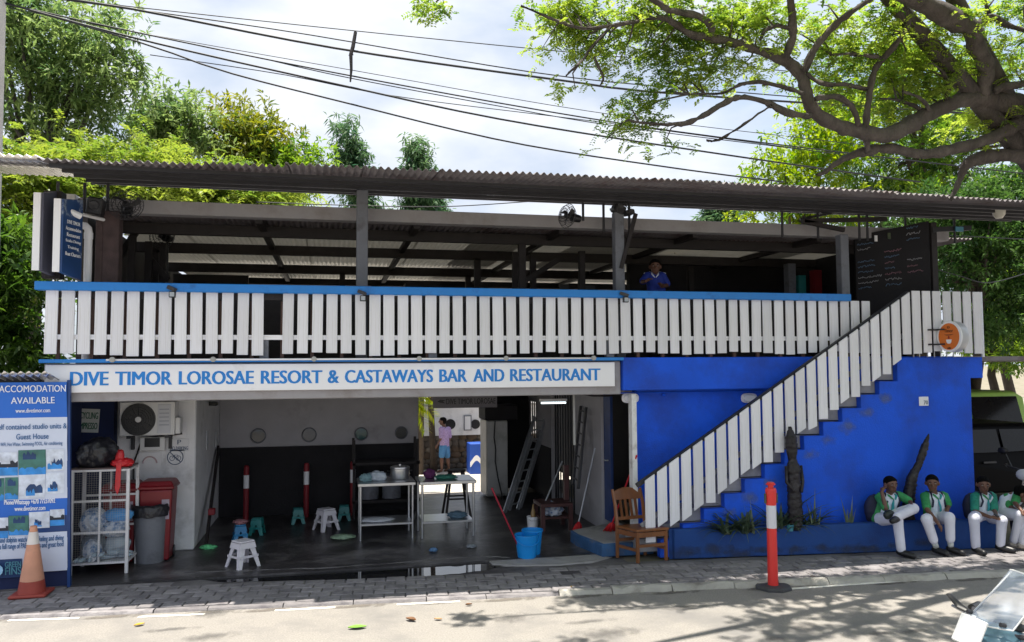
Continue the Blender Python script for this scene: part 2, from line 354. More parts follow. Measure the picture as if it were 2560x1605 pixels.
# worn concrete lip of the garage floor and the puddle
b = MB(); pts = [(421,1438),(600,1432),(820,1424),(1007,1410),(1196,1395),(1290,1398)]
P = [gr(*p) for p in pts]; rl = random.Random(5)
q = []
for i in range(len(P)-1):
    for k in range(6): q.append(P[i].lerp(P[i+1], k/6)+Vector((0, rl.uniform(-.02,.02), 0)))
vs = []; fs = []
for i, p in enumerate(q): vs += [(p.x,p.y-.05,-.03),(p.x,p.y-.03,.006),(p.x,p.y+.05,.016),(p.x,p.y+.07,-.03)]
for i in range(len(q)-1):
    for k in range(3): fs.append((i*4+k, (i+1)*4+k, (i+1)*4+k+1, i*4+k+1))
b.add(vs, fs); struct(b.build('floor_lip', mat('worn_lip',(.24,.23,.235),.9,.3,7,bump=.6,bscale=30,dirt=(.07,.065,.07),dscale=3.5,dlo=.4,dhi=.6)))
WATER = mat('puddle_water', (.02,.02,.022), .02, 0, 1, spec=.6)
pts = [(470,1446),(600,1440),(700,1437),(830,1430),(900,1424),(990,1420),(1100,1413),(1200,1404),(1250,1402),(1262,1412),(1225,1424),(1150,1434),(1060,1441),(960,1446),(890,1452),(820,1450),(700,1452),(560,1456)]
b = MB(); P = [gr(*p, -.008) for p in pts]; P2 = []
for i in range(len(P)):
    a, c = P[i], P[(i+1) % len(P)]
    for k in range(4): P2.append(a.lerp(c, k/4)+Vector((rl.uniform(-.012,.012), rl.uniform(-.02,.02), 0)))
b.add(P2, [tuple(range(len(P2)))]); tag(struct(b.build('puddle', WATER)))
# cracked concrete patch in front of the bucket
pts = [(1215,1395),(1262,1352),(1330,1340),(1460,1352),(1530,1390),(1480,1404),(1400,1412),(1290,1414),(1230,1410)]
slab('concrete_patch', CONC, [gr(*p).to_2d() for p in pts], .006, .03)
OIL = stainmat('oil_stain',(.12,.115,.11),.5,'z'); rst = random.Random(31)
for k in range(16):
    p = gr(rst.uniform(100,2300), rst.uniform(1500,1600), ROADZ); struct(stain('road_stain', OIL, None, (p.x,p.y,ROADZ), (rst.uniform(.12,.5),0,0), (0,rst.uniform(.06,.2),0), (0,0,.0025+.0004*k)))
GRIT = stainmat('gutter_grit',(.17,.15,.13),.8,'z')
for k in range(14):
    u_ = -3.2+k*.85+rst.uniform(-.2,.2); p = st(u_,-.06,ROADZ); struct(stain('gutter_dirt', GRIT, None, p, EX*rst.uniform(.3,.55), EN*.06, (0,0,.0024)))
# ================================================================ the building
NAVY = mat('navy_recess', (.012,.022,.085), .8, .15, 3)
SLATED = mat('deck_timber', (.05,.032,.026), .75, .25, 6, bump=.2, stretch=(6,1,1))
GLASSG = mat('porthole_glass', (.05,.055,.075), .12, .15, 4)
GLASST = mat('porthole_teal', (.02,.09,.10), .15, .15, 4)
BD = thing('restaurant_building', 'two-storey white and cobalt blue restaurant with open garage below and open-sided deck above', 'building', (2.8, 2, 0))
def part(name, m, *boxes, parent=BD, bevel=0.):
    b = MB()
    for q in boxes: b.b6(*q)
    return b.build(name, m, parent, bevel=bevel)
part('recess_wall', NAVY, (-3.1,-2.723,1.5,1.65,0,2.29))
part('wall', WHITEW, (-2.72,-1.75,1.65,4.06,.013,2.29), bevel=.015)
part('side_wall', NAVY, (-3.25,-3.1,.6,8.6,0,2.29))
GARW = mat('dimmed_garage_white', (.40,.39,.42), .8, .08, 3, bump=.15, bscale=60, dirt=(.25,.24,.25), dscale=2, dlo=.55, dhi=.8)  # white plaster darkened in colour to make the garage interior dim
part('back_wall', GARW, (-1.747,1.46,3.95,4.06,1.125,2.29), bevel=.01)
part('lower_wall', BLACKM, (-1.747,1.44,3.985,4.055,.013,1.123))
part('beam', BEAMG, (-3.1,3.66,.06,.5,2.04,2.47), bevel=.01)
part('ledge', BLUER, (-3.12,3.66,-.06,.055,2.475,2.515), bevel=.004)
part('deck', SLATED, (-3.12,8.8,.14,8.6,2.3,2.47))
part('ceiling', GREYC, (-3.1,8.6,.505,8.5,2.292,2.298))
part('fascia', BLUEW, (3.672,8.68,.0,.13,2.09,2.515), bevel=.008)
part('blue_wall', BLUEW, (3.95,8.6,.27,.42,0,2.295))
part('door_surround', mat('white_trim_paint', (.74,.74,.74), .6, .06, 5, dirt=(.4,.38,.36), dscale=5), (3.79,3.855,.02,.14,.17,2.04))
for (cx, cy, rx, m) in ((417,528,.114,GLASSG),(738,522,.112,mat('porthole_grey',(.16,.16,.18),.3,.1,4)),(1066,516,.104,GLASST),(1318,508,.10,BLACK)):
    p = at(*C2(cx, cy), 3.945); b = MB(); M = Matrix.Rotation(R(90), 3, 'X')
    b.lathe([(rx*.93,0),(rx*1.08,0),(rx*1.08,.03),(rx*.93,.035),(rx*.9,.01)], (p.x,3.947,p.z), 28, M)
    o = b.build('porthole', GREYC, BD, smooth='auto'); b = MB(); b.lathe([(0.001,0),(rx*.93,0),(rx*.93,.012),(0.001,.018)], (p.x,3.946,p.z), 28, M); b.build('pane', m, o, smooth='auto')
# right-hand inner wall of the garage, running back along the passage
XW = 3.9
def yx(px): return atx(px, 1100, XW).y
ys = [.62, yx(1504), yx(1440), yx(1436), yx(1378), yx(1342), yx(1308), 7.4]
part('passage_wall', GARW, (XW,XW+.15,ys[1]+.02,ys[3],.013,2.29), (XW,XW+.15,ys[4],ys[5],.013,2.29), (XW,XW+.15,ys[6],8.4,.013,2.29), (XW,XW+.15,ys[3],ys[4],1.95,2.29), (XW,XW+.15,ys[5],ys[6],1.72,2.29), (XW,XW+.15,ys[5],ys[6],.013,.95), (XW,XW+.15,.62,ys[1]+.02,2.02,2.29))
part('passage_lower_band', BLACKM, (XW-.02,XW-.002,ys[4],8.4,.013,.93)); part('passage_end', BLACKM, (2.98,3.88,5.9,6.0,.0,2.29))  # black band along the lower passage wall, and the black end wall
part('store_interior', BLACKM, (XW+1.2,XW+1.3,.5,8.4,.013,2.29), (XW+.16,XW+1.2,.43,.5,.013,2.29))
dd = MB(); dd.b6(XW+.03,XW+.07,ys[1]-.30,ys[1]-.01,.17,2.0); d = dd.build('door', mat('old_blue_door',(.012,.04,.16),.6,.2,6), BD, bevel=.004)
b = MB(); b.tube([(XW+.0,ys[1]-.28,1.05),(XW-.04,ys[1]-.28,1.05),(XW-.04,ys[1]-.20,1.05)], .01, 8); b.build('handle', STEEL, d)
for (a, c, z0, z1, n) in ((ys[3],ys[4],.02,1.95,9),(ys[5],ys[6],.95,1.72,7)):
    for k in range(n):
        y = a+(c-a)*(k+.5)/n; b = MB(); b.cyl((XW+.06,y,z0),(XW+.06,y,z1),.014,6); b.build('window_bar', IRON, BD)
# end wall of passage beside the courtyard opening

BRN0 = mat('brown_bamboo_post',(.07,.045,.045),.75,.3,7,bump=.3)
# upper deck columns, beam, roof and roof beams
for px, y, w, top in ((905,.35,.14,4.62),(1546,.35,.13,4.47),(2106,.35,.13,4.27),(281,.5,.18,4.27),(249,.45,.08,4.27)):
    p = at(px, 640, y); b = MB(); b.b6(p.x-w/2,p.x+w/2,y-w/2,y+w/2,2.47,top); b.build('column', GREYC if px > 300 else BRN0, BD, bevel=.008)
fb = MB(); fb.b6(-2.95,9.2,.6,.78,4.285,4.45); fb.build('roof_beam', BEAMG, BD, bevel=.006)
part('gutter_end', mat('white_trim_paint',(0,0,0)), (-3.1,-2.955,.5,.8,4.22,4.47), bevel=.006)
def corrugated(x0, x1, y0, y1, z0, z1, pitch, amp, t=.003, jit=0., rg=None, ph=0.):
    b = MB(); n = int((x1-x0)/pitch*6); top = []; vs = []
    for i in range(n+1):
        x = x0+(x1-x0)*i/n; w = amp*math.sin(2*math.pi*((x-x0)/pitch+ph)); a = (rg.uniform(-jit,jit) if rg else 0)
        vs += [(x,y0,z0+w+a),(x,y1,z1+w),(x,y0,z0+w-t+a),(x,y1,z1+w-t)]
    fs = []
    for i in range(n):
        k = i*4; j = k+4
        fs += [(k,j,j+1,k+1),(k+2,k+3,j+3,j+2),(k,k+2,j+2,j),(k+1,j+1,j+3,k+3)]
    return b.add(vs, fs)
rf = random.Random(21); GLOWS = [glow_sheet('glowing_roof_sheet',(.62,.60,.56),.22), glow_sheet('faint_glow_roof_sheet',(.5,.48,.44),.09)]  # roof steel made translucent to brighten the rear of the deck
RF = part('roof', IRON, (-2.9,9.4,9.18,9.25,4.18,4.3))
x = -2.9
while x < 9.5:
    x1 = x+.84; z_ = 4.34+rf.uniform(0,.006); h_ = rf.random()
    corrugated(x,x1+.02,.72,2.25,z_,z_,.076,.016,ph=h_).build('roof_sheet', GALVD, RF, smooth=True)  # front row given darker steel to paint in the dim front zone
    corrugated(x,x1+.02,2.2,9.2,z_+.02,z_+.02,.076,.016,ph=h_).build('roof_sheet', GLOWS[0 if rf.random() < .8 else 1], RF, smooth=True); x = x1
for y, h in ((1.5,.14),(3.2,.15),(5.6,.16),(7.9,.14)):
    b = MB(); b.b6(-2.95,9.3,y-.05,y+.05,4.32-h,4.318); b.build('joist', DARK, RF)
for x in (-.9,1.1,3.1,5.1,7.1):
    b = MB(); b.b6(x-.04,x+.04,.79,9.1,4.24,4.315); b.build('rafter', DARK, RF)
for (x, y) in ((-2.6,3.2),(.2,5.6),(2.6,5.6),(4.9,5.6),(-2.6,7.9),(.9,7.9),(3.4,7.9),(6,7.9),(2.35,3.2),(2.7,1.5)):
    b = MB(); b.b6(x-.05,x+.05,y-.05,y+.05,2.47,4.19); b.build('roof_post', DARK, BD)
# counters, half walls, shelving and added dark panels that close off the deck
part('rear_parapet', DARK, (-3.0,8.8,8.35,8.5,2.47,3.2))
part('dark_backing', DARK, (-2.9,5.2,1.25,1.32,2.47,3.34))  # added dark panel that hides the bright sky behind the slats
part('rear_cabinet', DARK, (1.35,2.0,5.2,5.6,2.47,3.98))
part('rear_panel', mat('pale_panel',(.5,.5,.5),.7,.1,3), (2.05,3.3,8.3,8.34,3.5,4.2))
part('bar_wall', BLACKM, (5.4,8.6,4.2,4.35,2.47,4.33), (8.62,8.8,.9,8.3,2.47,4.33))
part('left_dark_panel', DARK, (-2.9,-1.55,6.2,6.3,2.47,4.18))  # added dark panel that closes a bright gap at the left
part('left_dark_screen', DARK, (-3.05,-2.95,1.0,8.3,2.47,4.32))  # full-height dark panel added to keep bright sky out of the left side
for px_, y_, z1_ in ((1288,2.3,4.3),(1332,2.4,4.3),(1454,2.0,4.3),(372,2.2,4.3),(408,2.4,4.3),(330,1.8,4.3),(1640,3.4,4.3),(1725,3.6,4.3)):
    p_ = at(px_,640,y_); part('roof_post', DARK, (p_.x-.045,p_.x+.045,y_-.045,y_+.045,2.47,z1_-.12))
for (a_, c_, y_) in (((1300,710),(1395,650),2.2),((1395,590),(1440,555),1.9),((370,640),(420,700),2.3),((340,580),(300,640),1.9),((1600,640),(1760,560),3.3)):
    p_, q_ = at(*a_,y_), at(*c_,y_); b = MB(); b.bar(p_,q_,.07,.08); b.build('knee_brace', DARK, BD)
for px_, py_, y_ in ((737,632,5.5),(1090,642,5.5),(1205,600,3.1),(1500,640,5.5)):
    p_ = at(px_,py_,y_); b = MB(); b.lathe([(.001,0),(.06,0),(.06,.10),(.02,.14),(.001,.14)],(p_.x,y_,p_.z-.05),10); b.build('spot_lamp', BLACK, BD)
for (x0,x1,z0,z1) in ((4.05,4.22,3.42,3.62),(4.5,4.72,3.4,3.6)):
    p = part('picture_frame', IRON, (x0,x1,4.17,4.195,z0+.28,z1+.28))
# ================================================================ balcony railing
BR = thing('balcony_railing', 'long white slatted balcony railing with bright blue top rail above the sign', 'railing', (2, -.05, 2.5))
xa, xb = at(110,800,-.05).x, at(2170,800,-.05).x
b = MB(); b.b6(-3.16, at(2122,720,-.08).x, -.13, 0.0, 3.275, 3.37); b.build('top_rail', BLUER, BR, bevel=.006)
b = MB(); b.b6(xa, xb, -.015, .02, 2.735, 2.79); b.build('lower_rail', SLATW, BR)
b = MB(); b.b6(xa, xb, -.012, .02, 3.20, 3.272); b.build('upper_rail', DARK, BR)
PITCH = .168; SW = .129
n = int((xb-xa)/PITCH); rs = random.Random(9); sm = None
pmiss = at(682,800,-.05).x
BRN = mat('brown_post', (.09,.05,.04), .75, .2, 6)
for k in range(n+1):
    x = xa+k*PITCH+SW/2
    if abs(x-pmiss) < PITCH*.55: continue
    zb = 2.565+.016*math.sin(k*.78+.6)+rs.uniform(-.008,.008)
    if sm is None:
        b = MB(); b.b6(-SW/2,SW/2,-.011,.011,0,1); o = b.build('slat', SLATW, BR, world=False); sm = o.data
    else:
        o = bpy.data.objects.new('slat', sm); col.objects.link(o); o.parent = BR
    o.location = Vector((x,-.032,zb))-ORG[BR.name]; o.scale = (rs.uniform(.94,1.05),1,3.285-zb); o.rotation_euler = (rs.uniform(-.008,.008), rs.uniform(-.009,.009), rs.uniform(-.03,.03))
    md = o.modifiers.new('bevel','BEVEL'); md.width = .004; md.segments = 1
for k in range(0, n, 2):
    x = xa+k*PITCH*1.02+.12
    if x < xb: b = MB(); b.b6(x-.02,x+.02,.03,.07,2.475,3.19); b.build('baluster', BRN, BR)
for px in (660, 1082, 1526):
    x = at(px,860,.0).x; b = MB(); b.b6(x-.05,x+.05,-.01+.015,.10,2.52,2.79); b.build('post', GREYC, BR)
# ================================================================ stairs with their own slatted rail
YS = -.25
pA, pB = at(*C4(553,990), YS), at(*C4(1305,442), YS); run = (pB.x-pA.x)/6; rise = (pB.z-pA.z)/6
# blue stepped side wall below the stair
x0 = pA.x-2*run; z0 = pA.z-2*rise; poly = [(x0-.02,0.005)]
poly.append((x0-.02, z0+rise*.0+.0))
x, z = x0, z0
while z+rise < 2.46: 
    poly.append((x, z)); poly.append((x, z+rise)) if False else None
    x2 = x+run; poly.append((x2, z)); poly.append((x2, z+rise)); x, z = x2, z+rise
XE = at(2431,1050,YS).x; XE2 = at(2457,920,YS).x
poly[-1] = (poly[-1][0], 2.5)
zc = at(2440,945,YS).z
poly += [(XE2,2.5),(XE2,zc),(XE,zc),(XE,.005)]
XL = poly[-5][0]
SC = thing('staircase', 'cobalt blue staircase wall with grey stepped edge climbing to the deck', 'staircase', (6, 0, 0))
b = MB(); b.prism(poly, YS, YS+.10); b.build('side_wall', BLUEW, SC, bevel=.006)
STEPG = mat('raw_step_concrete', (.32,.32,.34), .85, .12, 5, bump=.2, dirt=(.18,.18,.2), dscale=3)
x, z = x0-run, z0
k = 0
while z < 2.45:
    b = MB(); b.b6(x+run*.0, x+run*2+.01, YS+.102, .26, z-rise*.9, min(z+rise*.0+.001, 2.49)); b.build('step', STEPG, SC); x += run; z += rise
b = MB(); b.b6(XL-.3,XE2,YS+.102,.9,2.36,2.497); b.build('landing', STEPG, SC)
SMUDGE = stainmat('grey_smudge',(.14,.18,.27),.48); rsm = random.Random(2)
for k in range(-1,9):
    c_ = (pA.x+run*(k+1.25), YS, pA.z+rise*(k+.0)-.06); stain('stain', SMUDGE, SC, c_, (rsm.uniform(.13,.19),0,0), (0,0,rsm.uniform(.09,.13)), (0,-.004,0))
SR = thing('stair_railing', 'white slatted stair railing rising diagonally across the blue wall', 'railing', (5.8, YS, .4))
rA, rB = at(*C4(165,820), YS-.06), at(1920+1075*.3307, 440+868*.3307, YS-.06); sl = (rB.z-rA.z)/(rB.x-rA.x)
b = MB(); b.bar((rA.x-.05,YS-.0,rA.z-.05),(rB.x,YS-.0,rB.z-.02),.05,.05); b.build('hand_rail', IRON, SR)
xr_end = at(2455,800,YS-.06).x
b = MB(); b.b6(rB.x,xr_end,YS-.02,YS+.03,rB.z-.10,rB.z-.05); b.b6(rB.x,xr_end,YS-.02,YS+.03,2.78,2.83); b.build('landing_rail', IRON, SR)
b = MB(); b.bar((rA.x,YS,rA.z-.55),(rB.x,YS,rB.z-.55),.04,.05); b.build('lower_rail', STEPG, SR)
p1 = .1635; x = rA.x+.03; k = 0
while x+.128 < xr_end-.02:
    w = .128; zt0 = min(rA.z+sl*(x-rA.x), rB.z); zt1 = min(rA.z+sl*(x+w-rA.x), rB.z)
    ln = rs.uniform(.77,.86)
    if zt1 < rB.z-.001: lb0 = max(zt0-ln, .40); lb1 = lb0+rs.choice((0,.0,.08,.08,.08,.05)); 
    else: lb0 = lb1 = 2.565+.02*math.sin(k)
    if k < 1: lb0 = lb1 = .22
    lb0 = max(lb0, .2); b = MB(); b.prism([(x,lb0),(x+w,lb1),(x+w,zt1),(x,zt0)], YS-.085, YS-.063); b.build('slat', SLATW, SR, bevel=.004)
    x += p1; k += 1
b = MB(); b.cyl((xr_end,YS-.05,2.5),(xr_end,YS-.05,rB.z),.022,10); b.build('end_post', ALU, SR)
for px in (2252,2285,2300,2320,2337,2353,2368,2385):
    p = at(px,880,YS+.02); b = MB(); b.cyl((p.x,YS+.03,2.5),(p.x,YS+.03,2.80),.008,6); b.build('rod', ALU, SR)
# ================================================================ canopy over the front
CN = thing('canopy_roof', 'dark corrugated steel canopy jutting out over the balcony on thin struts', 'roof', (3, -.2, 4.4))
zf, zr, yf, yr = 4.50, 4.68, -1.05, .62
def front(x): return float(np.interp(x, [-2.85,-1.3,.14,3.9,6.5,8.7,11], [-.98,-1.2,-1.36,-1.45,-1.36,-1.2,-1.0]))
x = at(89,395,yf).x
while x < 10.4:
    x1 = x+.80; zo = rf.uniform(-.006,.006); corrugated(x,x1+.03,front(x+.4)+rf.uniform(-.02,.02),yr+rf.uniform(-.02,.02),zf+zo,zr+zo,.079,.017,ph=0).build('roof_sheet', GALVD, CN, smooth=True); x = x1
corrugated(-5.6,at(92,395,yf).x,yf+.03,yr,zf+.03,zr+.03,.079,.015).build('roof_sheet', GALV, CN, smooth=True)
for y in (-.9,-.5,-.1,.35,.56):
    zz = zf+(zr-zf)*(y-yf)/(yr-yf)-.042; b = MB(); b.b6(-2.8,10.3,y-.02,y+.02,zz-.02,zz+.018); b.build('purlin', IRON, CN)
for px in (145,212,270,1457,1508,1572,1953,2042,2145,2165,2260,2382):
    y = .45; p = at(px,470,y); b = MB(); b.cyl((p.x,y,4.22 if px < 300 or px > 1500 else 4.36),(p.x,y,4.60),.018,7); b.build('strut', IRON, CN)
for px in (894,903,912):
    p = at(px,450,.33); b = MB(); b.cyl((p.x,.33,4.55),(p.x+.01,.33,4.63),.016,7); b.build('strut', IRON, CN)
for (a, c) in (((1430,490),(1630,455)),((1900,525),(2180,470)),((2000,548),(2170,515)),((880,470),(918,425))):
    p, q = at(*a,.40), at(*c,.05 if a[0] != 2000 else .4); b = MB(); b.bar(p,q,.035,.035); b.build('brace', IRON, CN)
for (a, c) in (((2010,552),(2215,548)),((2005,553),(2110,575))):
    p, q = at(*a,.3), at(*c,.3); b = MB(); b.bar(p,q,.05,.06); b.build('cross_arm', DARK, CN)
# ================================================================ signs on the front
ZB, ZT = 2.145, 2.455
SG = thing('sign_board', 'long white shop sign with blue capitals reading DIVE TIMOR LOROSAE RESORT & CASTAWAYS BAR AND RESTAURANT', 'sign', (.3, 0, ZB))
xs0, xs1 = at(112,950,0).x, at(1537,930,0).x
b = MB(); b.b6(xs0,xs1,0.0,.055,ZB,ZT); b.build('panel', SIGNW, SG, bevel=.004)
words = [('DIVE',(440,685)),('TIMOR',(725,1082)),('LOROSAE',(1130,None)),('RESORT',None),('&',None),('CASTAWAYS',None),('BAR',None),('AND',None),('RESTAURANT',None)]
spans = [(175,272),(288,431),(447,635),(652,806),(819,848),(862,1083),(1098,1168),(1183,1261),(1275,1501)]
for (w, _), (p0, p1) in zip(words, spans):
    b = MB(); a, c = at(p0,940,0).x, at(p1,940,0).x
    text(b, w, a, c, 2.222, 2.376, 0.0, .004, .03)
    b.build('lettering', SIGNB, SG)
CO = thing('conduit', 'thin white electrical conduit with round junction boxes along the top of the sign', 'conduit', (.3,-.08,2.5))
pp = [at(265,905,-.085), at(800,903,-.085), at(1480,893,-.085)]
b = MB(); b.tube([Vector((p.x,-.085,2.505)) for p in pp], .011, 8); b.build('pipe', SIGNW, CO, smooth=True)
for px in (281,533,785,1048,1265,1484):
    p = at(px,903,-.085); b = MB(); b.lathe([(.001,-.03),(.026,-.03),(.03,-.01),(.03,.02),(.001,.024)],(p.x,-.085,2.508),14,Matrix.Rotation(R(90),3,'X')); b.build('junction_box', mat('grey_plastic',(.35,.35,.34),.5,.1,5), CO, smooth='auto')
def floodlight(px, py, label, dx=.04):
    p = at(px,py,-.14); t = thing('flood_light', label, 'flood light', (p.x,-.14,p.z)); b = MB()
    b.bar((p.x-dx,-.13,p.z+.05),(p.x+dx,-.17,p.z+.01),.05,.04); b.build('arm', IRON, t)
    b = MB(); b.box((p.x+.01,-.17,p.z-.04),(.07,.05,.07)); b.build('lamp_head', BLACK, t, bevel=.006)
    b = MB(); b.box((p.x+.01,-.199,p.z-.04),(.05,.004,.05)); b.build('lens', mat('lamp_glass',(.35,.38,.42),.15,.05,4), t)
floodlight(430,728,'small black flood light clipped under the blue rail near its left end')
floodlight(905,738,'pair-like cluster of small dark flood light and wiring under the blue rail in the middle')
floodlight(1560,742,'small black flood light under the blue rail below the slim column near the person',.05)
# left lightbox sign, downpipe
t = thing('light_box_sign', 'tall blue and white light box sign hung side-on at the left corner of the deck', 'sign', (-2.9,-.4,2.9))
LB = mat('light_box_face', (.018,.065,.21), .35, .35, 2, dirt=(.5,.56,.62), dscale=2.4, dlo=.52, dhi=.62)
q = [at(150,500,-.25), at(195,505,.15)]
def slabq(pts, name, m, par, th):
    b = MB(); n = (pts[1]-pts[0]).cross(pts[3]-pts[0]).normalized()*th; b.hexa([pts[0],pts[1],pts[2],pts[3],pts[0]+n,pts[1]+n,pts[2]+n,pts[3]+n]); return b.build(name, m, par, bevel=.004)
def upr(px, p0, p1, y, py0=0):   # vertical edge at pixel column: bottom and top points at depth y
    a = at(px,p0,y); c = at(px,p1,y); return Vector((a.x,y,a.z)), Vector((a.x,y,c.z))
for (pl, pr, tl, bl, tr, brr, nm, m) in ((143,193,497,680,500,702,'face',LB),(92,125,482,676,478,690,'back_face',mat('grey_box_face',(.09,.09,.13),.6,.15,3))):
    a0, a1 = upr(pl,bl,tl,-.30); c0, c1 = upr(pr,brr,tr,.02)
    slabq([a0,c0,c1,a1], nm, m, t, .05)
    b = MB(); b.bar(a0+Vector((-.01,-.012,0)),a1+Vector((-.01,-.012,0)),.07,.02,(0,1,0)); b.build('edge_trim', SIGNW, t)
a0, a1 = upr(143,680,497,-.30); c0, c1 = upr(193,702,500,.02); b = MB()
dirx = (c0-a0); zt = a1.z; hh = zt-a0.z; lbt = t
for k, (s, u0, u1) in enumerate((('DIVE TIMOR',.2,.85),('Accommodation',.14,.9),('Restaurant',.2,.85),('Scuba Diving',.15,.9),('Training',.25,.8),('Boat Charters',.15,.9))):
    zz = a0.z+hh*(.68-.088*k); nrm = Vector((dirx.y,-dirx.x,0)).normalized()
    b = MB(); text(b, s, u0, u1, zz, zz+.042, 0, .002, .006, mp=lambda x, y, z: a0+Vector((dirx.x*x, dirx.y*x, z-a0.z))+nrm*(.053-y)); b.build('lettering', SIGNW, t)
b = MB(); b.cyl((-2.86,-.2,4.16),(-2.72,-.1,4.10),.035,10); b.cyl((-2.95,-.1,4.18),(-2.6,.45,4.16),.02,8); b.build('bracket_arm', SIGNW, t)
b = MB(); p = at(138,470,.1); b.b6(p.x-.09,p.x+.09,.02,.2,3.42,4.40); b.build('mount_post', DARK, t)
t = thing('down_pipe', 'white plastic down pipe with elbow bend beside the light box sign', 'pipe', (-2.55,.3,2.5)); b = MB()
p = at(222,600,.3); q = at(185,563,.3); e = at(222,563,.3)
b.tube([q,(e.x-.09,.3,e.z),(e.x-.035,.3,e.z-.012),(e.x-.006,.3,e.z-.04),(e.x,.3,e.z-.09),(e.x,.3,2.48)],.043,14); b.build('pipe', SIGNW, t, smooth='auto')
b = MB(); b.cyl((e.x,.3,e.z-.16),(e.x,.3,e.z-.09),.049,14); b.build('collar', SIGNW, t)
# round orange sign at the stair head
p = at(2402,840,-.75); t = thing('round_sign', 'round orange light box sign with white rim at the right end of the railing', 'sign', (p.x,-.6,p.z-.22))
rr = .205; wy = .13
ax = Vector((-1,-.04,0)).normalized(); Mz = Matrix.Rotation(math.atan2(ax.y,ax.x),3,'Z') @ Matrix.Rotation(R(90),3,'Y')
cc = Vector((p.x+.06,-.55,p.z))
b = MB(); b.lathe([(.001,-wy/2),(rr*.99,-wy/2),(rr,-wy/2+.01),(rr,wy/2-.012),(rr*.98,wy/2),(.001,wy/2)],cc,36,Mz); b.build('drum', mat('silver_rim',(.62,.63,.66),.35,.06,4,metal=.3), t, smooth='auto')
b = MB(); b.lathe([(rr*.88,wy/2+.001),(rr*1.012,wy/2-.02),(rr*1.012,wy/2+.006),(rr*.88,wy/2+.008),(rr*.88,wy/2+.001)],cc,36,Mz); b.build('rim', SIGNW, t, smooth='auto')
b = MB(); b.lathe([(.001,wy/2),(rr*.89,wy/2),(rr*.89,wy/2+.006),(.001,wy/2+.006)],cc,36,Mz); b.build('face', mat('orange_face',(.72,.17,.015),.4,.06,3), t, smooth='auto')
sx = Vector((ax.y,-ax.x,0))*-1.0
def on(x, y, z): return cc+sx*x+Vector((0,0,z))+ax*(wy/2+.007-y)
b = MB(); text(b,'Timor',-.075,.075,.055,.10,0,.003,.0,mp=on); text(b,'D',-.02,.02,.11,.14,0,.003,.01,mp=on); text(b,'coffee',-.03,.03,-.165,-.14,0,.003,.01,mp=on)
b.prism([(-.08,.03),(-.04,.018),(.04,.018),(.08,.03),(.04,.026),(-.04,.026)],0,-.003,mp=on); b.build('lettering', mat('dark_brown_ink',(.03,.012,.008),.6,.1,3), t)
b = MB(); b.prism([(-.045,-.04),(.045,-.04),(.04,-.075),(.02,-.095),(-.02,-.095),(-.04,-.075)],0,-.004,mp=on); b.build('cup_mark', SIGNW, t)
b = MB(); b.prism([(-.014,-.03),(.014,-.03),(.010,.0),(.0,.012),(-.010,.0)],0,-.004,mp=on); b.build('steam_mark', mat('dark_red_ink',(.35,.03,.01),.6,.1,3), t)
for dz in (-.1,.1):
    b = MB(); b.bar((cc.x-.1,-.5,cc.z+dz),(cc.x-.1,YS-.08,cc.z+dz),.02,.02); b.bar((cc.x-.22,YS-.1,cc.z+dz),(cc.x+.05,YS-.1,cc.z+dz),.02,.02); b.build('bracket', IRON, t)
# house number, wall lamps, wall conduit
p = at(*C5(626,310), YS); t = thing('house_number', 'small white house number plate reading 70 on the blue wall', 'number plate', (p.x,YS,p.z)); b = MB()
b.b6(p.x-.075,p.x+.075,YS-.012,YS-.001,p.z-.062,p.z+.062); b.build('plate', SIGNW, t, bevel=.004)
b = MB(); text(b,'70',p.x-.005,p.x+.06,p.z-.045,p.z+.01,YS-.0125,.003,.005); b.build('digits', mat('slate_ink',(.08,.11,.16),.6,.1,3), t)
for (cx, lab) in ((88,'white oval bulkhead lamp on the blue wall beside the doorway'),(836,'white oval bulkhead lamp on the blue wall just above the stair rail')):
    p = at(*C4(cx,290), .26); t = thing('wall_lamp', lab, 'wall lamp', (p.x,.26,p.z), group='bulkhead lamps on the blue wall')
    M = Matrix.Rotation(R(90),3,'X'); b = MB()
    def oval(w, h, y0, y1, k): 
        pts = []
        for i in range(28):
            a = 2*math.pi*i/28; ca, sa = math.cos(a), math.sin(a); pts.append((p.x+w*math.copysign(abs(ca)**.6,ca), p.z+h*math.copysign(abs(sa)**.75,sa)))
        k.prism(pts,y0,y1)
    oval(.118,.066,.268,.235,b); b.build('base', SIGNW, t, bevel=.008); b = MB(); oval(.098,.05,.236,.20,b); b.build('diffuser', mat('opal_glass',(.82,.83,.86),.25,.02,3), t, bevel=.02, seg=3)
t = thing('wall_conduit', 'thin blue painted conduit running along the blue wall between the two lamps', 'conduit', (5,.24,2.05)); b = MB()
a, c = at(*C4(20,258),.255), at(*C4(930,275),.255); b.cyl((a.x,.256,a.z),(c.x,.256,a.z),.009,6); b.build('pipe', BLUEW, t)
p = at(*C4(302,268),.25); b = MB(); b.ell((p.x,.25,p.z),.026,10,8); b.build('junction', BLUEW, t, smooth=True)
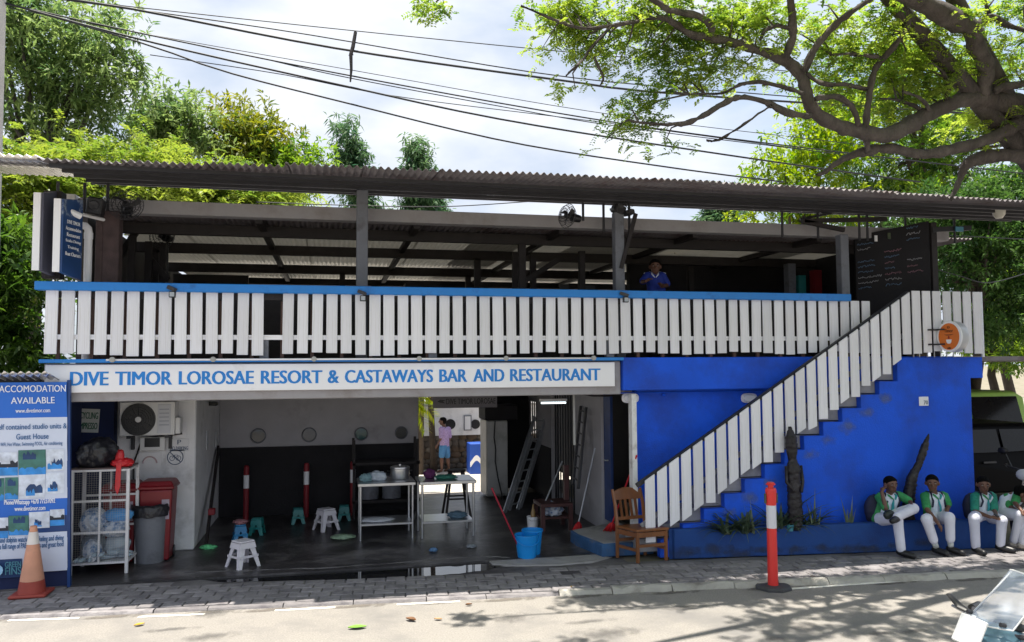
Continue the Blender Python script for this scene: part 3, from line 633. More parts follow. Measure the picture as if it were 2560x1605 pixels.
# ================================================================ banner stand, left
YB = .05
t = thing('banner', 'tall blue and white printed banner advertising accommodation, left of the recycling cage', 'banner', (-3.3,YB,.1))
xl, xr = -3.68, at(172,1150,YB).x
bn = at(165,1428,YB).z; tp = at(100,955,YB).z
BBL = mat('banner_blue', (.012,.14,.62), .45, .1, 2); BWH = mat('banner_white', (.62,.68,.84), .5, .05, 2); BNV = mat('banner_navy', (.01,.05,.2), .5, .15, 3)
def zz(py, px=90): return at(px,py,YB).z
def xx(px, py=1150): return at(px,py,YB).x
def wave(x, z): return .06-.085*z+.010*math.sin(x*9+z*2)+.006*math.sin(z*11)
def sheet(z0, z1, m, name='panel', x0=None, x1=None, off=0.):
    x0 = xl if x0 is None else x0; x1 = xr if x1 is None else x1
    b = MB(); nx, nz_ = max(3,int((x1-x0)/.05)), max(2,int((z1-z0)/.06)); vs = []
    for s_ in (0,1):
        for i in range(nx+1):
            for j in range(nz_+1):
                x = x0+(x1-x0)*i/nx; z = z0+(z1-z0)*j/nz_; vs.append((x,YB+wave(x,z)-off+s_*.003,z))
    fs = []; N = (nx+1)*(nz_+1)
    for i in range(nx):
        for j in range(nz_):
            k = i*(nz_+1)+j; fs += [(k,k+nz_+1,k+nz_+2,k+1),(N+k,N+k+1,N+k+nz_+2,N+k+nz_+1)]
    b.add(vs, fs); return b.build(name, m, t, smooth=True)
cy = lambda y: 880+y*.3968
bands = [(zz(cy(410)),tp,BBL),(zz(cy(612)),zz(cy(410)),BWH),(zz(cy(925)),zz(cy(612)),BWH),(zz(cy(1035)),zz(cy(925)),BBL),(zz(cy(1140)),zz(cy(1035)),BNV),(bn,zz(cy(1140)),BWH)]
for (a, c, m) in bands: sheet(a, c, m)
PHS = [mat('photo_pool',(.05,.25,.62),.4,.5,5,dirt=(.6,.68,.8),dscale=7,dlo=.48,dhi=.56), mat('photo_dark',(.02,.06,.16),.4,.6,9,dirt=(.3,.45,.7),dscale=9,dlo=.5,dhi=.6), mat('photo_light',(.45,.52,.7),.4,.3,6,dirt=(.02,.1,.3),dscale=8,dlo=.52,dhi=.6)]
ph = [(0,128,622,770,0),(133,300,612,768,1),(303,415,610,752,2),(-20,40,785,925,1),(45,130,782,920,1),(134,296,764,915,2),(300,415,760,892,2),(-20,62,1035,1165,0),(65,194,1025,1150,1),(197,324,1005,1110,2),(327,415,995,1100,0)]
rph = random.Random(6); PC = [mat('print_'+n_, c_, .45, .25, 14) for n_, c_ in (('navy',(.01,.05,.16)),('azure',(.03,.26,.7)),('white',(.62,.68,.8)),('dark',(.012,.02,.04)),('leafy',(.05,.18,.16)))]
def printed(x0_, x1_, z0_, z1_, k):
    w_, h_ = x1_-x0_, z1_-z0_; lay = {0:((.0,.45,1),(.35,.62,3),(.5,.8,2)),1:((.0,.3,1),(.3,.75,4),(.62,.9,0)),2:((.0,.35,2),(.2,.5,0),(.1,.3,1))}[k]
    for q, (f0_, f1_, ci) in enumerate(lay):
        n_ = 9; top_ = [f1_+rph.uniform(-.13,.1) for _ in range(n_)]; a_, b_ = (0,1) if q < 2 and k < 2 else (rph.uniform(.05,.3),rph.uniform(.6,.95)); b = MB(); vs = []
        for i in range(n_):
            x_ = x0_+w_*(a_+(b_-a_)*i/(n_-1))
            for f_ in (f0_, max(f0_+.03,min(.97,top_[i]))): vs.append((x_,YB+wave(x_,z0_+h_*f_)-.008-.0012*q,z0_+h_*f_))
        b.add(vs,[(i*2,i*2+2,i*2+3,i*2+1) for i in range(n_-1)]); b.build('print', PC[ci], t)
for (a, c, y0, y1, k) in ph: printed(max(xl,xx(a*.3968)),xx(c*.3968),zz(cy(y1)),zz(cy(y0)),k); sheet(zz(cy(y1)),zz(cy(y0)),PC[(2,4,2)[k]],'photo',max(xl,xx(a*.3968)),xx(c*.3968),.006)
def btext(lines, m, name='lettering'):
    for (s_, a, c, y0, y1, bo) in lines:
        b = MB(); text(b, s_, xx(a*.3968), xx(c*.3968), zz(cy(y1)), zz(cy(y0)), 0, .002, bo, mp=lambda x, y, z: (x, YB+wave(x,z)-.006+y, z))
        b.build(name, m, t)
INKW = mat('ink_white',(.8,.84,.95),.5,.02,3); INKB = mat('ink_blue',(.02,.12,.32),.5,.05,3)
btext([('ACCOMODATION',15,430,208,250,.008),('AVAILABLE',88,358,282,322,.008),('www.divetimor.com',115,328,352,378,.01),('Phone/Whatsapp +670 77237092',40,360,922,962,.012),('www.divetimor.com',106,300,965,995,.012)], INKW)
btext([('Self contained studio units &',-12,432,448,482,.004),('Guest House',120,318,510,545,.004),('WiFi, Hot Water, Swimming POOL, Air conditioning',20,405,562,592,0.),('Whale and dolphin watching, snorkeling and diving',-60,412,1160,1205,.004),('resort, a full range of PADI courses and great food',-60,412,1200,1245,.004)], INKB)
sheet(zz(cy(1420)),zz(cy(1300)),mat('green_fins_navy',(.015,.05,.16),.5,.1,3),'logo_panel',xl,xx(150*.3968),.006)
b = MB(); text(b,'GREEN',xx(44*.3968),xx(146*.3968),zz(cy(1352)),zz(cy(1316)),0,.002,.01,mp=lambda x,y,z:(x,YB+wave(x,z)-.013+y,z)); text(b,'FINS',xx(44*.3968),xx(146*.3968),zz(cy(1400)),zz(cy(1352)),0,.002,.01,mp=lambda x,y,z:(x,YB+wave(x,z)-.013+y,z)); b.build('lettering', mat('ink_teal',(.10,.32,.42),.5,.05,3), t)
b = MB(); b.prism([(xx(8*.3968)+.055*math.cos(a*.5236), zz(cy(1362))+.06*math.sin(a*.5236)) for a in range(12)],YB-.012,YB-.02); b.build('logo', mat('logo_pale_blue',(.3,.55,.8),.5,.3,8), t)
b = MB(); b.bar((xr+.012,YB+.09,.0),(xr+.012,YB-.10,tp+.02),.03,.05); b.bar((xl-.015,YB+.09,0),(xl-.015,YB-.10,tp+.02),.03,.05); b.build('frame', BNV, t)
b = MB(); b.hexa([(xl,YB+.09,0),(xr,YB+.09,0),(xr,YB+.12,0),(xl,YB+.12,0),(xl,YB-.09,tp),(xr,YB-.09,tp),(xr,YB-.06,tp),(xl,YB-.06,tp)]); b.build('backing', NAVY, t)
# little tin roof over the banner
t = thing('lean_to_roof', 'small rusty corrugated tin sheet sticking out above the banner', 'roof', (-3.4,0,2.2))
corrugated(-4.2,at(143,930,-.1).x,-.35,.0-.01,2.375,2.30,.076,.014).build('roof_sheet', GALV, t, smooth=True)
b = MB(); p = at(60,930,.25); b.b6(-4.2,-3.14,.06,.3,tp,2.33); b.build('fascia_board', DARK, t)
# ================================================================ recycling cage and what is in it
c0 = gr(*C1(440,1420)); c1 = gr(*C1(800,1395)); yc = c0.y; X0, X1 = c0.x, c1.x; zc_ = at(175,1176,yc).z; dp = .48
CW = mat('cage_white', (.68,.67,.7), .5, .08, 6, dirt=(.3,.22,.16), dscale=6, dlo=.58, dhi=.75)
t = thing('recycling_cage', 'white wire mesh cage on legs full of plastic bottles between banner and red bins', 'cage', ((X0+X1)/2,yc,0))
for x in (X0,X1):
    for y in (yc,yc+dp):
        b = MB(); b.b6(x-.018,x+.018,y-.018,y+.018,.013,zc_); b.build('leg', CW, t, bevel=.003)
lv = [at(250,880+q*.3968,yc).z for q in (938,1137,1330)]
xm = (X0+X1)/2
for y in (yc,yc+dp):
    for z in (zc_-.014,lv[0],lv[1],lv[2]): b = MB(); b.b6(X0+.019,X1-.019,y-.012,y+.012,z-.012,z+.012); b.build('cross_bar', CW, t)
    b = MB(); b.b6(xm-.01,xm+.01,y-.014,y+.009,lv[2]+.013,zc_-.027); b.build('upright', CW, t)
for x in (X0,X1):
    for z in (zc_-.014,lv[2]): b = MB(); b.b6(x-.012,x+.012,yc+.019,yc+dp-.019,z-.012,z+.012); b.build('side_bar', CW, t)
b = MB(); b.b6(X0+.02,X1-.02,yc+.013,yc+dp-.013,lv[2]-.01,lv[2]+.006); b.build('floor_plate', CW, t)
b = MB(); b.b6(X0-.03,X1+.0,yc-.0,yc+dp+.02,zc_+.001,zc_+.014); b.build('top_sheet', mat('warped_ply',(.14,.10,.10),.7,.2,5), t)
b = MB(); gstep = .026
k = X0+.03
while k < X1-.02: b.b6(k-.0007,k+.0007,yc-.016,yc-.0145,lv[2],zc_-.02); k += gstep
k = lv[2]+.02
while k < zc_-.02: b.b6(X0+.02,X1-.02,yc-.0185,yc-.0165,k-.0007,k+.0007); k += gstep
b.build('wire_mesh', mat('dull_wire',(.4,.39,.4),.5,.1,6), t)
PET = mat('clear_plastic', (.62,.74,.86), .12, .2, 6, trans=.55); PETB = mat('blue_plastic', (.10,.34,.72), .2, .15, 6); BAGW = mat('pale_plastic_bag', (.6,.64,.72), .25, .2, 9, bump=.9, bscale=30, dirt=(.12,.22,.4), dscale=14, dlo=.45, dhi=.6)
rb = random.Random(17)
def blob(name, label, cat, c, r, m, seed=1, amp=.28, sub=4, flat=True, group=None, parent=None):
    bm = bmesh.new(); bmesh.ops.create_icosphere(bm, subdivisions=sub, radius=1)
    rg_ = random.Random(seed); ks = [(Vector((rg_.gauss(0,1),rg_.gauss(0,1),rg_.gauss(0,1)))*rg_.uniform(2,7), rg_.uniform(0,6)) for _ in range(9)]
    for v in bm.verts:
        n = v.co.copy(); d = sum(abs(math.sin(n.dot(k_)+p_))-.6 for k_, p_ in ks)/9
        v.co = Vector((n.x*r[0]*(1+amp*d*2), n.y*r[1]*(1+amp*d*2), n.z*r[2]*(1+amp*d*2)))
        if flat and v.co.z < -r[2]*.8: v.co.z = -r[2]*.8
    me = bpy.data.meshes.new(name); bm.to_mesh(me); bm.free(); me.materials.append(m); me.polygons.foreach_set('use_smooth',[True]*len(me.polygons))
    o = bpy.data.objects.new(name, me); col.objects.link(o); o.location = Vector(c)+Vector((0,0,r[2]*.8)); ORG[o.name] = Vector(c)
    if parent is None: tag(o, label, cat, group)
    return o
zf1 = lv[1]+.013; zf2 = lv[2]+.008
# shelf bags
blob('plastic_bag','crumpled clear plastic bag of bottles in the upper left of the cage','bag',(X0+.19,yc+.24,lv[2]+.30),(.15,.16,.17),BAGW,3)
blob('plastic_bag','crumpled pale plastic bag in the upper right of the cage below the blue bag','bag',(X0+.43,yc+.2,lv[2]+.27),(.15,.14,.10),BAGW,4)
blob('blue_bag','bright blue plastic bag lying under the middle bar of the cage','bag',(X0+.45,yc+.26,lv[2]+.44),(.16,.13,.08),PETB,5)
blob('plastic_bag','round bulging bag of foil and cans low in the left half of the cage','bag',(X0+.2,yc+.14,zf2),(.1,.1,.13),BAGW,6)
blob('plastic_bag','big clear bag of squashed bottles low in the right half of the cage','bag',(X0+.44,yc+.25,zf2+.03),(.14,.13,.14),PET,7)
blob('plastic_bag','clear bag of bottles at the back of the cage floor','bag',(X0+.16,yc+.35,zf2),(.13,.1,.17),PET,8)
b = MB(); b.lathe([(.0005,0),(.030,0),(.032,.03),(.031,.11),(.024,.14),(.012,.165),(.012,.185),(.0005,.186)],(0,0,0),10)
bot = b.build('plastic_bottle', PET, smooth='auto', world=False); first = True
wh = ['at the front left','left of the bulging bag','right of the bulging bag','by the middle upright','under the clear bag','near the front right leg','at the right rear','in the left rear']
for k in range(14):
    o = bot if k == 0 else bot.copy()
    if k: col.objects.link(o)
    a = rb.uniform(-.5,.5)+(1.57 if k % 3 else 0)
    o.rotation_euler = (R(90), 0, a); x = X0+.07+(X1-X0-.14)*((k*.38) % 1); o.location = (x, yc+.06+.05*(k % 3), zf2+.034+.055*(k//7)); o.scale = (.85,.85,.8)
    tag(o, 'empty plastic bottle lying among others on the floor of the recycling cage','bottle','empty bottles on the cage floor')
b = MB(); b.lathe([(.001,0),(.035,0),(.04,.01),(.04,.018),(.001,.02)],(X0+.23,yc+.03,zf2+.045),16,Matrix.Rotation(R(80),3,'X')); tag(b.build('jar_lid', SIGNW, smooth='auto'),'round white lid standing against the front mesh of the cage','lid')
blob('bin_bag','black plastic rubbish bag sitting on top of the cage','rubbish bag',(X0+.22,yc+.2,zc_+.015),(.235,.22,.19),mat('black_bin_bag',(.02,.02,.026),.28,.2,4,bump=.8,bscale=18),12,.35)
p = at(*C1(750,640),yc)
REDP = mat('red_plastic_bag',(.62,.02,.03),.3,.15,6,bump=.6,bscale=25,trans=.1)
t = thing('red_bag','knotted red plastic bag hanging over the right corner of the cage','bag',(p.x,yc+.1,zc_))
o = blob('bag_body','','',(p.x+.02,yc+.08,zc_+.015),(.12,.1,.06),REDP,14,.4,parent=t); o.parent = t; o.location -= t.location
b = MB(); b.ell((p.x-.0,yc+.05,zc_+.14),(.05,.04,.08),10,8,jit=.15,rg=rb); b.build('knot', REDP, t, smooth=True)
b = MB(); b.add([(p.x-.02,yc-.03,zc_+.07),(p.x+.035,yc-.032,zc_+.07),(p.x+.03,yc-.035,zc_-.2),(p.x+.0,yc-.04,zc_-.3),(p.x-.03,yc-.036,zc_-.22),(p.x-.02,yc-.026,zc_+.07),(p.x+.035,yc-.028,zc_+.07),(p.x+.03,yc-.031,zc_-.2),(p.x+.0,yc-.036,zc_-.3),(p.x-.03,yc-.032,zc_-.22)],[(0,1,2,3,4),(9,8,7,6,5),(0,5,6,1),(1,6,7,2),(2,7,8,3),(3,8,9,4),(4,9,5,0)]); b.build('tail', REDP, t)
# paper sign behind
def papersign(nm, label, c, w, h, y, lines, ink, m, tilt=0., extra=None):
    t = thing(nm, label, 'sign', (c[0],y,c[1])); b = MB(); ct, sn = math.cos(tilt), math.sin(tilt)
    mp = lambda x, yy, z: (c[0]+x*ct-z*sn, yy, c[1]+x*sn+z*ct)
    b.prism([(-w/2,-h/2),(w/2,-h/2),(w/2,h/2),(-w/2,h/2)],y,y-.006,mp); b.build('sheet', m, t)
    if lines:
        b = MB()
        for (s_, x0_, x1_, z0_, z1_) in lines: text(b,s_,x0_*w,x1_*w,z0_*h,z1_*h,y-.0065,.002,.012,mp=mp)
        b.build('lettering', ink, t)
    if extra: extra(t, mp, w, h, y)
    return t
p = at(*C1(545,432),1.49)
papersign('recycling_sign','white paper sign with green capitals pinned to the dark recess above the black bag',(p.x,p.z),.30,.30,1.49,[('RECYCLING',-.45,.45,.08,.36),('O IMPRESSO',-.45,.45,-.36,-.08)],mat('ink_green',(.02,.13,.07),.6,.1,3),mat('paper',(.62,.64,.62),.8,.06,6),R(-3))
# ================================================================ air conditioner and notices on the white wall
YA = 1.64
p = at(*C1(935,425),1.33); t = thing('air_conditioner','white outdoor air conditioner unit with dark round fan mounted on the white wall','air conditioner',(p.x,1.5,p.z-.3))
ACM = mat('ac_casing',(.66,.66,.66),.45,.05,4,dirt=(.42,.4,.38),dscale=3,dlo=.6,dhi=.8)
a, c = at(*C1(750,530),1.33), at(*C1(1103,312),1.33)
b = MB(); b.b6(a.x,c.x,1.33,1.6,a.z,c.z); b.build('casing', ACM, t, bevel=.012, seg=2)
f = at(*C1(873,425),1.33); rr = .205; M = Matrix.Rotation(R(90),3,'X')
b = MB(); b.lathe([(.001,0),(rr,0),(rr,.012),(.001,.012)],(f.x,1.332,f.z),32,M); o = b.build('fan_opening', BLACK, t)
b = MB()
for r_ in (.06,.09,.12,.15,.18,.203):
    b.tube([(f.x+r_*math.cos(q*R(15)),1.312,f.z+r_*math.sin(q*R(15))) for q in range(25)],.0028,5)
for q in range(12): b.cyl((f.x+.03*math.cos(q*R(30)),1.312,f.z+.03*math.sin(q*R(30))),(f.x+rr*math.cos(q*R(30)),1.312,f.z+rr*math.sin(q*R(30))),.0028,5)
b.build('grille', IRON, o)
b = MB(); b.lathe([(.001,0),(.036,0),(.036,.012),(.001,.016)],(f.x,1.316,f.z),18,M); b.build('hub', ACM, o)
g0, g1 = at(*C1(992,512),1.33), at(*C1(1078,328),1.33); b = MB(); b.b6(g0.x,g1.x,1.322,1.329,g0.z,g1.z); o = b.build('label_panel', mat('ac_label',(.55,.56,.6),.5,.04,4), t, bevel=.004)
b = MB()
for q in range(5): b.b6(g0.x+.02,g1.x-.02,1.320,1.3215,g0.z+.10+.05*q,g0.z+.112+.05*q)
b.build('label_print', mat('faint_print',(.3,.32,.38),.6,.1,3), o)
b = MB(); b.b6(c.x+.001,c.x+.06,1.36,1.55,a.z+.01,a.z+.22); b.build('valve_cover', ACM, t, bevel=.008)
for x in (a.x+.1,c.x-.1): b = MB(); b.b6(x-.02,x+.02,1.35,1.65,a.z-.04,a.z-.001); b.b6(x-.02,x+.02,1.6,1.65,a.z-.2,a.z-.041); b.build('bracket', IRON, t)
b = MB(); q = at(*C1(835,900),1.6); b.tube([(c.x+.03,1.45,a.z+.2),(c.x+.06,1.5,a.z),(a.x+.22,1.60,a.z-.05),(q.x,1.62,q.z+.4),(q.x+.01,1.62,q.z),(q.x-.01,1.62,.6)],.012,7); b.build('pipe', BLACK, t)
a, c = at(*C1(878,625),1.55), at(*C1(1038,535),1.55); t = thing('meter_box','small white framed vent box under the air conditioner','box',((a.x+c.x)/2,1.6,a.z)); b = MB()
b.b6(a.x,c.x,1.56,1.648,a.z,c.z); b.build('frame', ACM, t, bevel=.006); b = MB(); b.b6(a.x+.06,c.x-.06,1.55,1.559,a.z+.05,c.z-.01); b.build('pane', BLACK, t)
pp = mat('notice_paper',(.68,.68,.7),.7,.04,5)
c = at(*C1(1130,585),YA); papersign('no_parking_sign','white NO PARKING notice with P symbol on the white wall',(c.x,c.z),.24,.16,YA,[('NO PARKING',-.46,.46,-.42,-.12),('P',-.1,.1,.05,.42)],mat('ink_slate',(.06,.09,.16),.6,.1,3),pp)
def bike(t, mp, w, h, y):
    b = MB()
    for (cx, rr_) in ((0,.42),): b.tube([mp(rr_*w*math.cos(q*R(15)),y-.009,rr_*w*math.sin(q*R(15))) for q in range(25)],.006,5)
    for cx in (-.17,.17): b.tube([mp(cx*w+.13*w*math.cos(q*R(20)),y-.009,-.06*w+.13*w*math.sin(q*R(20))) for q in range(19)],.004,5)
    b.tube([mp(-.17*w,y-.009,-.06*w),mp(-.05*w,y-.009,.12*w),mp(.12*w,y-.009,.12*w),mp(.17*w,y-.009,-.06*w),mp(0,y-.009,-.06*w),mp(-.05*w,y-.009,.12*w)],.004,5); b.tube([mp(-.29*w,y-.01,.29*w),mp(.29*w,y-.01,-.29*w)],.006,5)
    b.build('bicycle_symbol', mat('ink_slate',(0,0,0)), t)
c = at(*C1(1105,662),YA); papersign('no_bicycle_sign','white no bicycles symbol sign below the NO PARKING notice',(c.x,c.z),.23,.19,YA,None,None,pp,extra=bike)
def arch(t, mp, w, h, y):
    b = MB(); b.tube([mp(.3*w*math.cos(R(180*q/12)),y-.009,-.15*h+.3*w*math.sin(R(180*q/12))) for q in range(13)],.01,5); b.build('print', mat('faded_pink_ink',(.5,.36,.38),.7,.1,4), t)
c = at(*C1(945,685),YA); papersign('faded_notice','faded paper notice with a pale arch print below the vent box',(c.x,c.z),.28,.21,YA,None,None,pp,extra=arch)
c = at(*C1(1145,490),YA); papersign('blank_notice','faint blank plastic sleeve on the white wall right of the air conditioner',(c.x,c.z),.13,.2,YA,None,None,mat('plastic_sleeve',(.72,.72,.76),.3,.03,4))
# ================================================================ bins
REDB = mat('red_bin_plastic',(.19,.007,.014),.4,.12,4,dirt=(.11,.006,.01),dscale=3)
def wheelie(nm, label, x, y, m, h=.95, w=.5, d=.5):
    t = thing(nm, label, 'bin', (x,y,.013)); b = MB(); b.box((x,y,.013+h*.46),(w*.8,d*.8,h*.9),None,1.2); b.build('body', m, t, bevel=.02, seg=2)
    b = MB(); b.b6(x-w*.54,x+w*.54,y-d*.54,y+d*.54,h*.915+.013,h*.96+.013); b.build('rim', m, t, bevel=.012)
    b = MB(); b.box((x,y,h*.99+.013),(w*1.06,d*1.06,h*.06),None,.82); b.build('lid', m, t, bevel=.012); b = MB(); b.cyl((x-w*.4,y+d*.58,h*.95),(x+w*.4,y+d*.58,h*.95),.015,8); b.build('handle', m, t)
    for s in (-1,1): b = MB(); b.cyl((x+s*w*.36,y+d*.3,.085),(x+s*w*.44,y+d*.3,.085),.07,14); b.build('wheel', BLACK, t)
    b = MB(); b.b6(x+w*.18,x+w*.40,y-d*.475,y-d*.462,h*.55,h*.80); b.build('sticker', mat('grey_sticker',(.35,.3,.36),.6,.15,6), t)
q = at(*C1(960,850),1.15)
wheelie('wheelie_bin','dark red plastic wheelie bin with its sticker visible nearer the white wall pillar',q.x+.06,1.24,REDB,.97,.40,.40)
wheelie('wheelie_bin','dark red plastic wheelie bin half hidden behind the recycling cage',q.x-.36,1.24,REDB,.96,.40,.40)
q = gr(*C1(925,1345)); t = thing('rubbish_bin','grey round rubbish bin with black liner folded over its rim','bin',(q.x,q.y+.15,.013)); cx_, cy_ = q.x, q.y+.17
b = MB(); b.lathe([(.001,0),(.17,0),(.205,.68),(.195,.68),(.165,.02),(.001,.02)],(cx_,cy_,.013),28); b.build('body', mat('grey_bin_plastic',(.17,.18,.21),.55,.1,4,dirt=(.10,.10,.12),dscale=4), t, smooth='auto')
b = MB(); vs = [];  rr = random.Random(2); pr = [(.20,.70),(.225,.715),(.235,.66),(.225,.56)]
for (r_, z_) in pr:
    for k in range(28): vs.append((cx_+(r_+rr.uniform(-.012,.012))*math.cos(k*2*math.pi/28), cy_+(r_+rr.uniform(-.012,.012))*math.sin(k*2*math.pi/28), z_+.013+rr.uniform(-.015,.015)))
b.add(vs,[(i*28+k,i*28+(k+1)%28,(i+1)*28+(k+1)%28,(i+1)*28+k) for i in range(3) for k in range(28)]); b.build('liner', mat('black_bin_bag',(0,0,0)), t, smooth=True)
q = gr(*C1(1020,1305)); t = thing('blue_bin','narrow bright blue bin standing behind the grey rubbish bin','bin',(q.x,q.y+.12,.013)); b = MB(); b.box((q.x-.03,q.y+.15,.013+.35),(.2,.24,.7),None,1.12); b.build('body', mat('blue_bin_plastic',(.01,.18,.50),.45,.1,4), t, bevel=.015)
b = MB(); b.box((q.x-.03,q.y+.15,.013+.715),(.25,.29,.03)); b.build('lid', BLACK, t, bevel=.01)
# ================================================================ traffic cone
q = gr(*C1(190,1462)); q.y = -.13; q.x = at(80,1460,-.13).x; t = thing('traffic_cone','faded orange traffic cone with white collar in front of the banner','cone',(q.x,q.y,0))
CO1 = mat('faded_orange',(.60,.29,.19),.6,.12,5,dirt=(.42,.24,.18),dscale=4); CO2 = mat('cone_base_red',(.32,.05,.035),.6,.12,5)
b = MB(); b.b6(q.x-.18,q.x+.18,q.y-.16,q.y+.16,.0,.035); b.build('base', CO2, t, bevel=.012)
hc = at(*C1(213,1095),q.y).z
def cone(z0, z1, m, nm, e=0.):
    rf_ = lambda z: .135-(.135-.032)*(z-.035)/(hc-.035); b = MB(); b.lathe([(rf_(z0)+e,z0),(rf_(z1)+e,z1)],(q.x,q.y,0),24); b.build(nm, m, t, smooth='auto')
cone(.036,.16,CO2,'skirt'); cone(.161,hc-.19,CO1,'body'); cone(hc-.189,hc-.06,mat('cone_white',(.7,.66,.64),.5,.06,4),'collar',.002); cone(hc-.059,hc,CO1,'tip')
# ================================================================ inside the garage
# red and white poles
RW1 = mat('pole_red',(.22,.012,.02),.5,.15,5)
for k, (cx, yt, wt, wb, yb, lab) in enumerate(((341,715,775,858,1050,'red pole with white band nearest the leaning plank'),(720,700,752,834,1000,'red pole with white band in the middle of the dark back wall'),(1012,690,740,822,1000,'red pole with white band behind the left steel table'))):
    y = 3.7; p = at(*C2(cx,900),y); t = thing('bollard_pole',lab,'pole',(p.x,y,.013),group='red and white poles by the back wall'); z = lambda q: at(*C2(cx,q),y).z
    b = MB(); b.cyl((p.x,y,.013),(p.x,y,z(wb)),.042,14); b.build('lower_tube', RW1, t); b = MB(); b.cyl((p.x,y,z(wb)),(p.x,y,z(wt)),.0435,14); b.build('white_band', SIGNW, t); b = MB(); b.lathe([(.042,z(wt)),(.042,z(yt)-.02),(.03,z(yt)),(.001,z(yt)+.005)],(p.x,y,0),14); b.build('upper_tube', RW1, t)
# dark plank leaning along the left wall, two slot lamps
t = thing('leaning_plank','long dark timber plank leaning against the left garage wall','plank',(-1.6,2.2,.013)); b = MB(); b.bar((-1.62,1.78,.02),(-1.71,3.6,1.16),.035,.10); b.build('board', DARK, t); b = MB(); b.box((-1.60,2.15,.42),(.09,.09,.09)); b.build('red_clamp', RW1, t, bevel=.01)
for k, (cx, lab) in enumerate(((92,'narrow pale wall light nearer the street on the left garage wall'),(150,'narrow pale wall light deeper in on the left garage wall'))):
    p = atx(*C2(cx,555),-1.745); b = MB(); b.b6(-1.748,-1.73,p.y-.05,p.y+.05,p.z-.13,p.z+.13); tag(b.build('slot_light', mat('dim_slot',(.5,.52,.55),.4,.05,3), bevel=.004),lab,'wall light','slot lights')
p = atx(*C2(130,325),-1.7); t = thing('security_camera','small dark camera high on the left garage wall','camera',(p.x,p.y,p.z)); b = MB(); b.box((-1.68,p.y,p.z),(.1,.16,.06)); b.build('housing', BLACK, t, bevel=.01); b = MB(); b.b6(-1.749,-1.73,p.y-.03,p.y+.03,p.z-.03,p.z+.03); b.build('mount', IRON, t)
# stools
def make_stool(name, m, w, h):
    t = thing(name, 'x', 'stool', (0,0,0)); tw = w*.66
    b = MB(); b.box((0,0,h-.012),(tw,tw,.024)); b.build('seat', m, t, bevel=.01, seg=2, world=False)
    b = MB(); e = tw/2
    for s in (-1,1):
        b.add([(s*e,-e,h-.024),(s*e,e,h-.024),(s*(e+.012),e+.012,h-.09),(s*(e+.012),-e-.012,h-.09)],[(0,1,2,3)]); b.add([(-e,s*e,h-.024),(e,s*e,h-.024),(e+.012,s*(e+.012),h-.09),(-e-.012,s*(e+.012),h-.09)],[(0,1,2,3)])
    b.build('apron', m, t, world=False)
    for sx in (-1,1):
        for sy in (-1,1):
            b = MB(); top = Vector((sx*(e-.012),sy*(e-.012),h-.03)); bt = Vector((sx*w/2,sy*w/2,0)); d = .034
            vs = []
            for (c, q) in ((bt,.045),(top,.075)):
                vs += [c+Vector((0,0,0)), c+Vector((-sx*q,0,0)), c+Vector((-sx*q,-sy*.006,0)), c+Vector((-sx*.006,-sy*.006,0)), c+Vector((-sx*.006,-sy*q,0)), c+Vector((0,-sy*q,0))]
            b.add(vs,[(0,1,2,3,4,5),(11,10,9,8,7,6)]+[(i,(i+1)%6,6+(i+1)%6,6+i) for i in range(6)]); b.build('leg', m, t, world=False)
    zr_ = h*.42; er = w/2-(w/2-e)*.42
    b = MB()
    for s in (-1,1): b.box((s*er,0,zr_),(.006,2*er,.028)); b.box((0,s*er,zr_),(2*er,.006,.028))
    b.build('brace', m, t, world=False); return t
SWH = mat('white_stool_plastic',(.70,.68,.74),.35,.04,4,dirt=(.5,.47,.5),dscale=4,dlo=.6,dhi=.8); STL = mat('teal_stool_plastic',(.01,.20,.20),.4,.08,4); SBL = mat('blue_stool_plastic',(.012,.19,.42),.4,.08,4)
stools = [(SWH,(320,1350),.30,.315,R(38),'white plastic stool at the front edge of the garage floor',.0),(SWH,(845,1120),.30,.30,R(30),'white plastic stool standing alone in mid garage',.0),(SBL,(303,1192),.21,.235,R(12),'small blue plastic stool with a cloth on it behind the front white stool',0),(STL,(410,1148),.21,.235,R(-8),'small teal stool just right of the blue stool',0),(STL,(668,1078),.21,.235,R(5),'small teal stool in the shadow left of the lone white stool',0),(STL,(958,1058),.21,.235,R(0),'small teal stool in the shadow right of the lone white stool',0)]
proto = {}
for (m, c, w, h, a, lab, _) in stools:
    q = gr(*C2(*c), .013); key = m.name
    if key not in proto: t = make_stool('stool', m, w, h); proto[key] = t
    else: t = copy_tree(proto[key])
    t.location = (q.x,q.y,.013); t.rotation_euler = (0,0,a); tag(t,lab,'stool','plastic stools in the garage')
def cloth(name, label, c, r, m, seed, h=.05):
    o = blob(name, label, 'cloth', c, (r[0],r[1],h), m, seed, .55, 4); return o
q = gr(*C2(303,1192), .013); cloth('cloth','pinkish rag bunched on the small blue stool',(q.x,q.y,.248),(.09,.08),mat('rag_pink',(.3,.14,.16),.8,.2,9,bump=.5),31,.035)
q = gr(*C2(950,1175),.013); cloth('cloth','pale green rag dropped on the garage floor',(q.x,q.y,.013),(.16,.12),mat('rag_green',(.28,.4,.28),.85,.2,9,bump=.5),32,.03)
q = gr(*C2(100,1240),.013); cloth('cloth','small bright green scrap on the floor by the left garage wall',(q.x,q.y,.013),(.10,.06),mat('scrap_green',(.12,.5,.22),.7,.3,9),33,.03)
q = gr(*C3(210,1255),.013); cloth('cloth','small blue rag on the floor left of the bucket',(q.x,q.y,.013),(.05,.05),mat('rag_blue',(.10,.2,.36),.85,.2,9),34,.025)
q = gr(*C3(450,1232),.013); cloth('cloth','small grey rag on the floor nearer the bucket',(q.x,q.y,.013),(.06,.05),mat('rag_grey',(.2,.22,.25),.85,.2,9),35,.025)
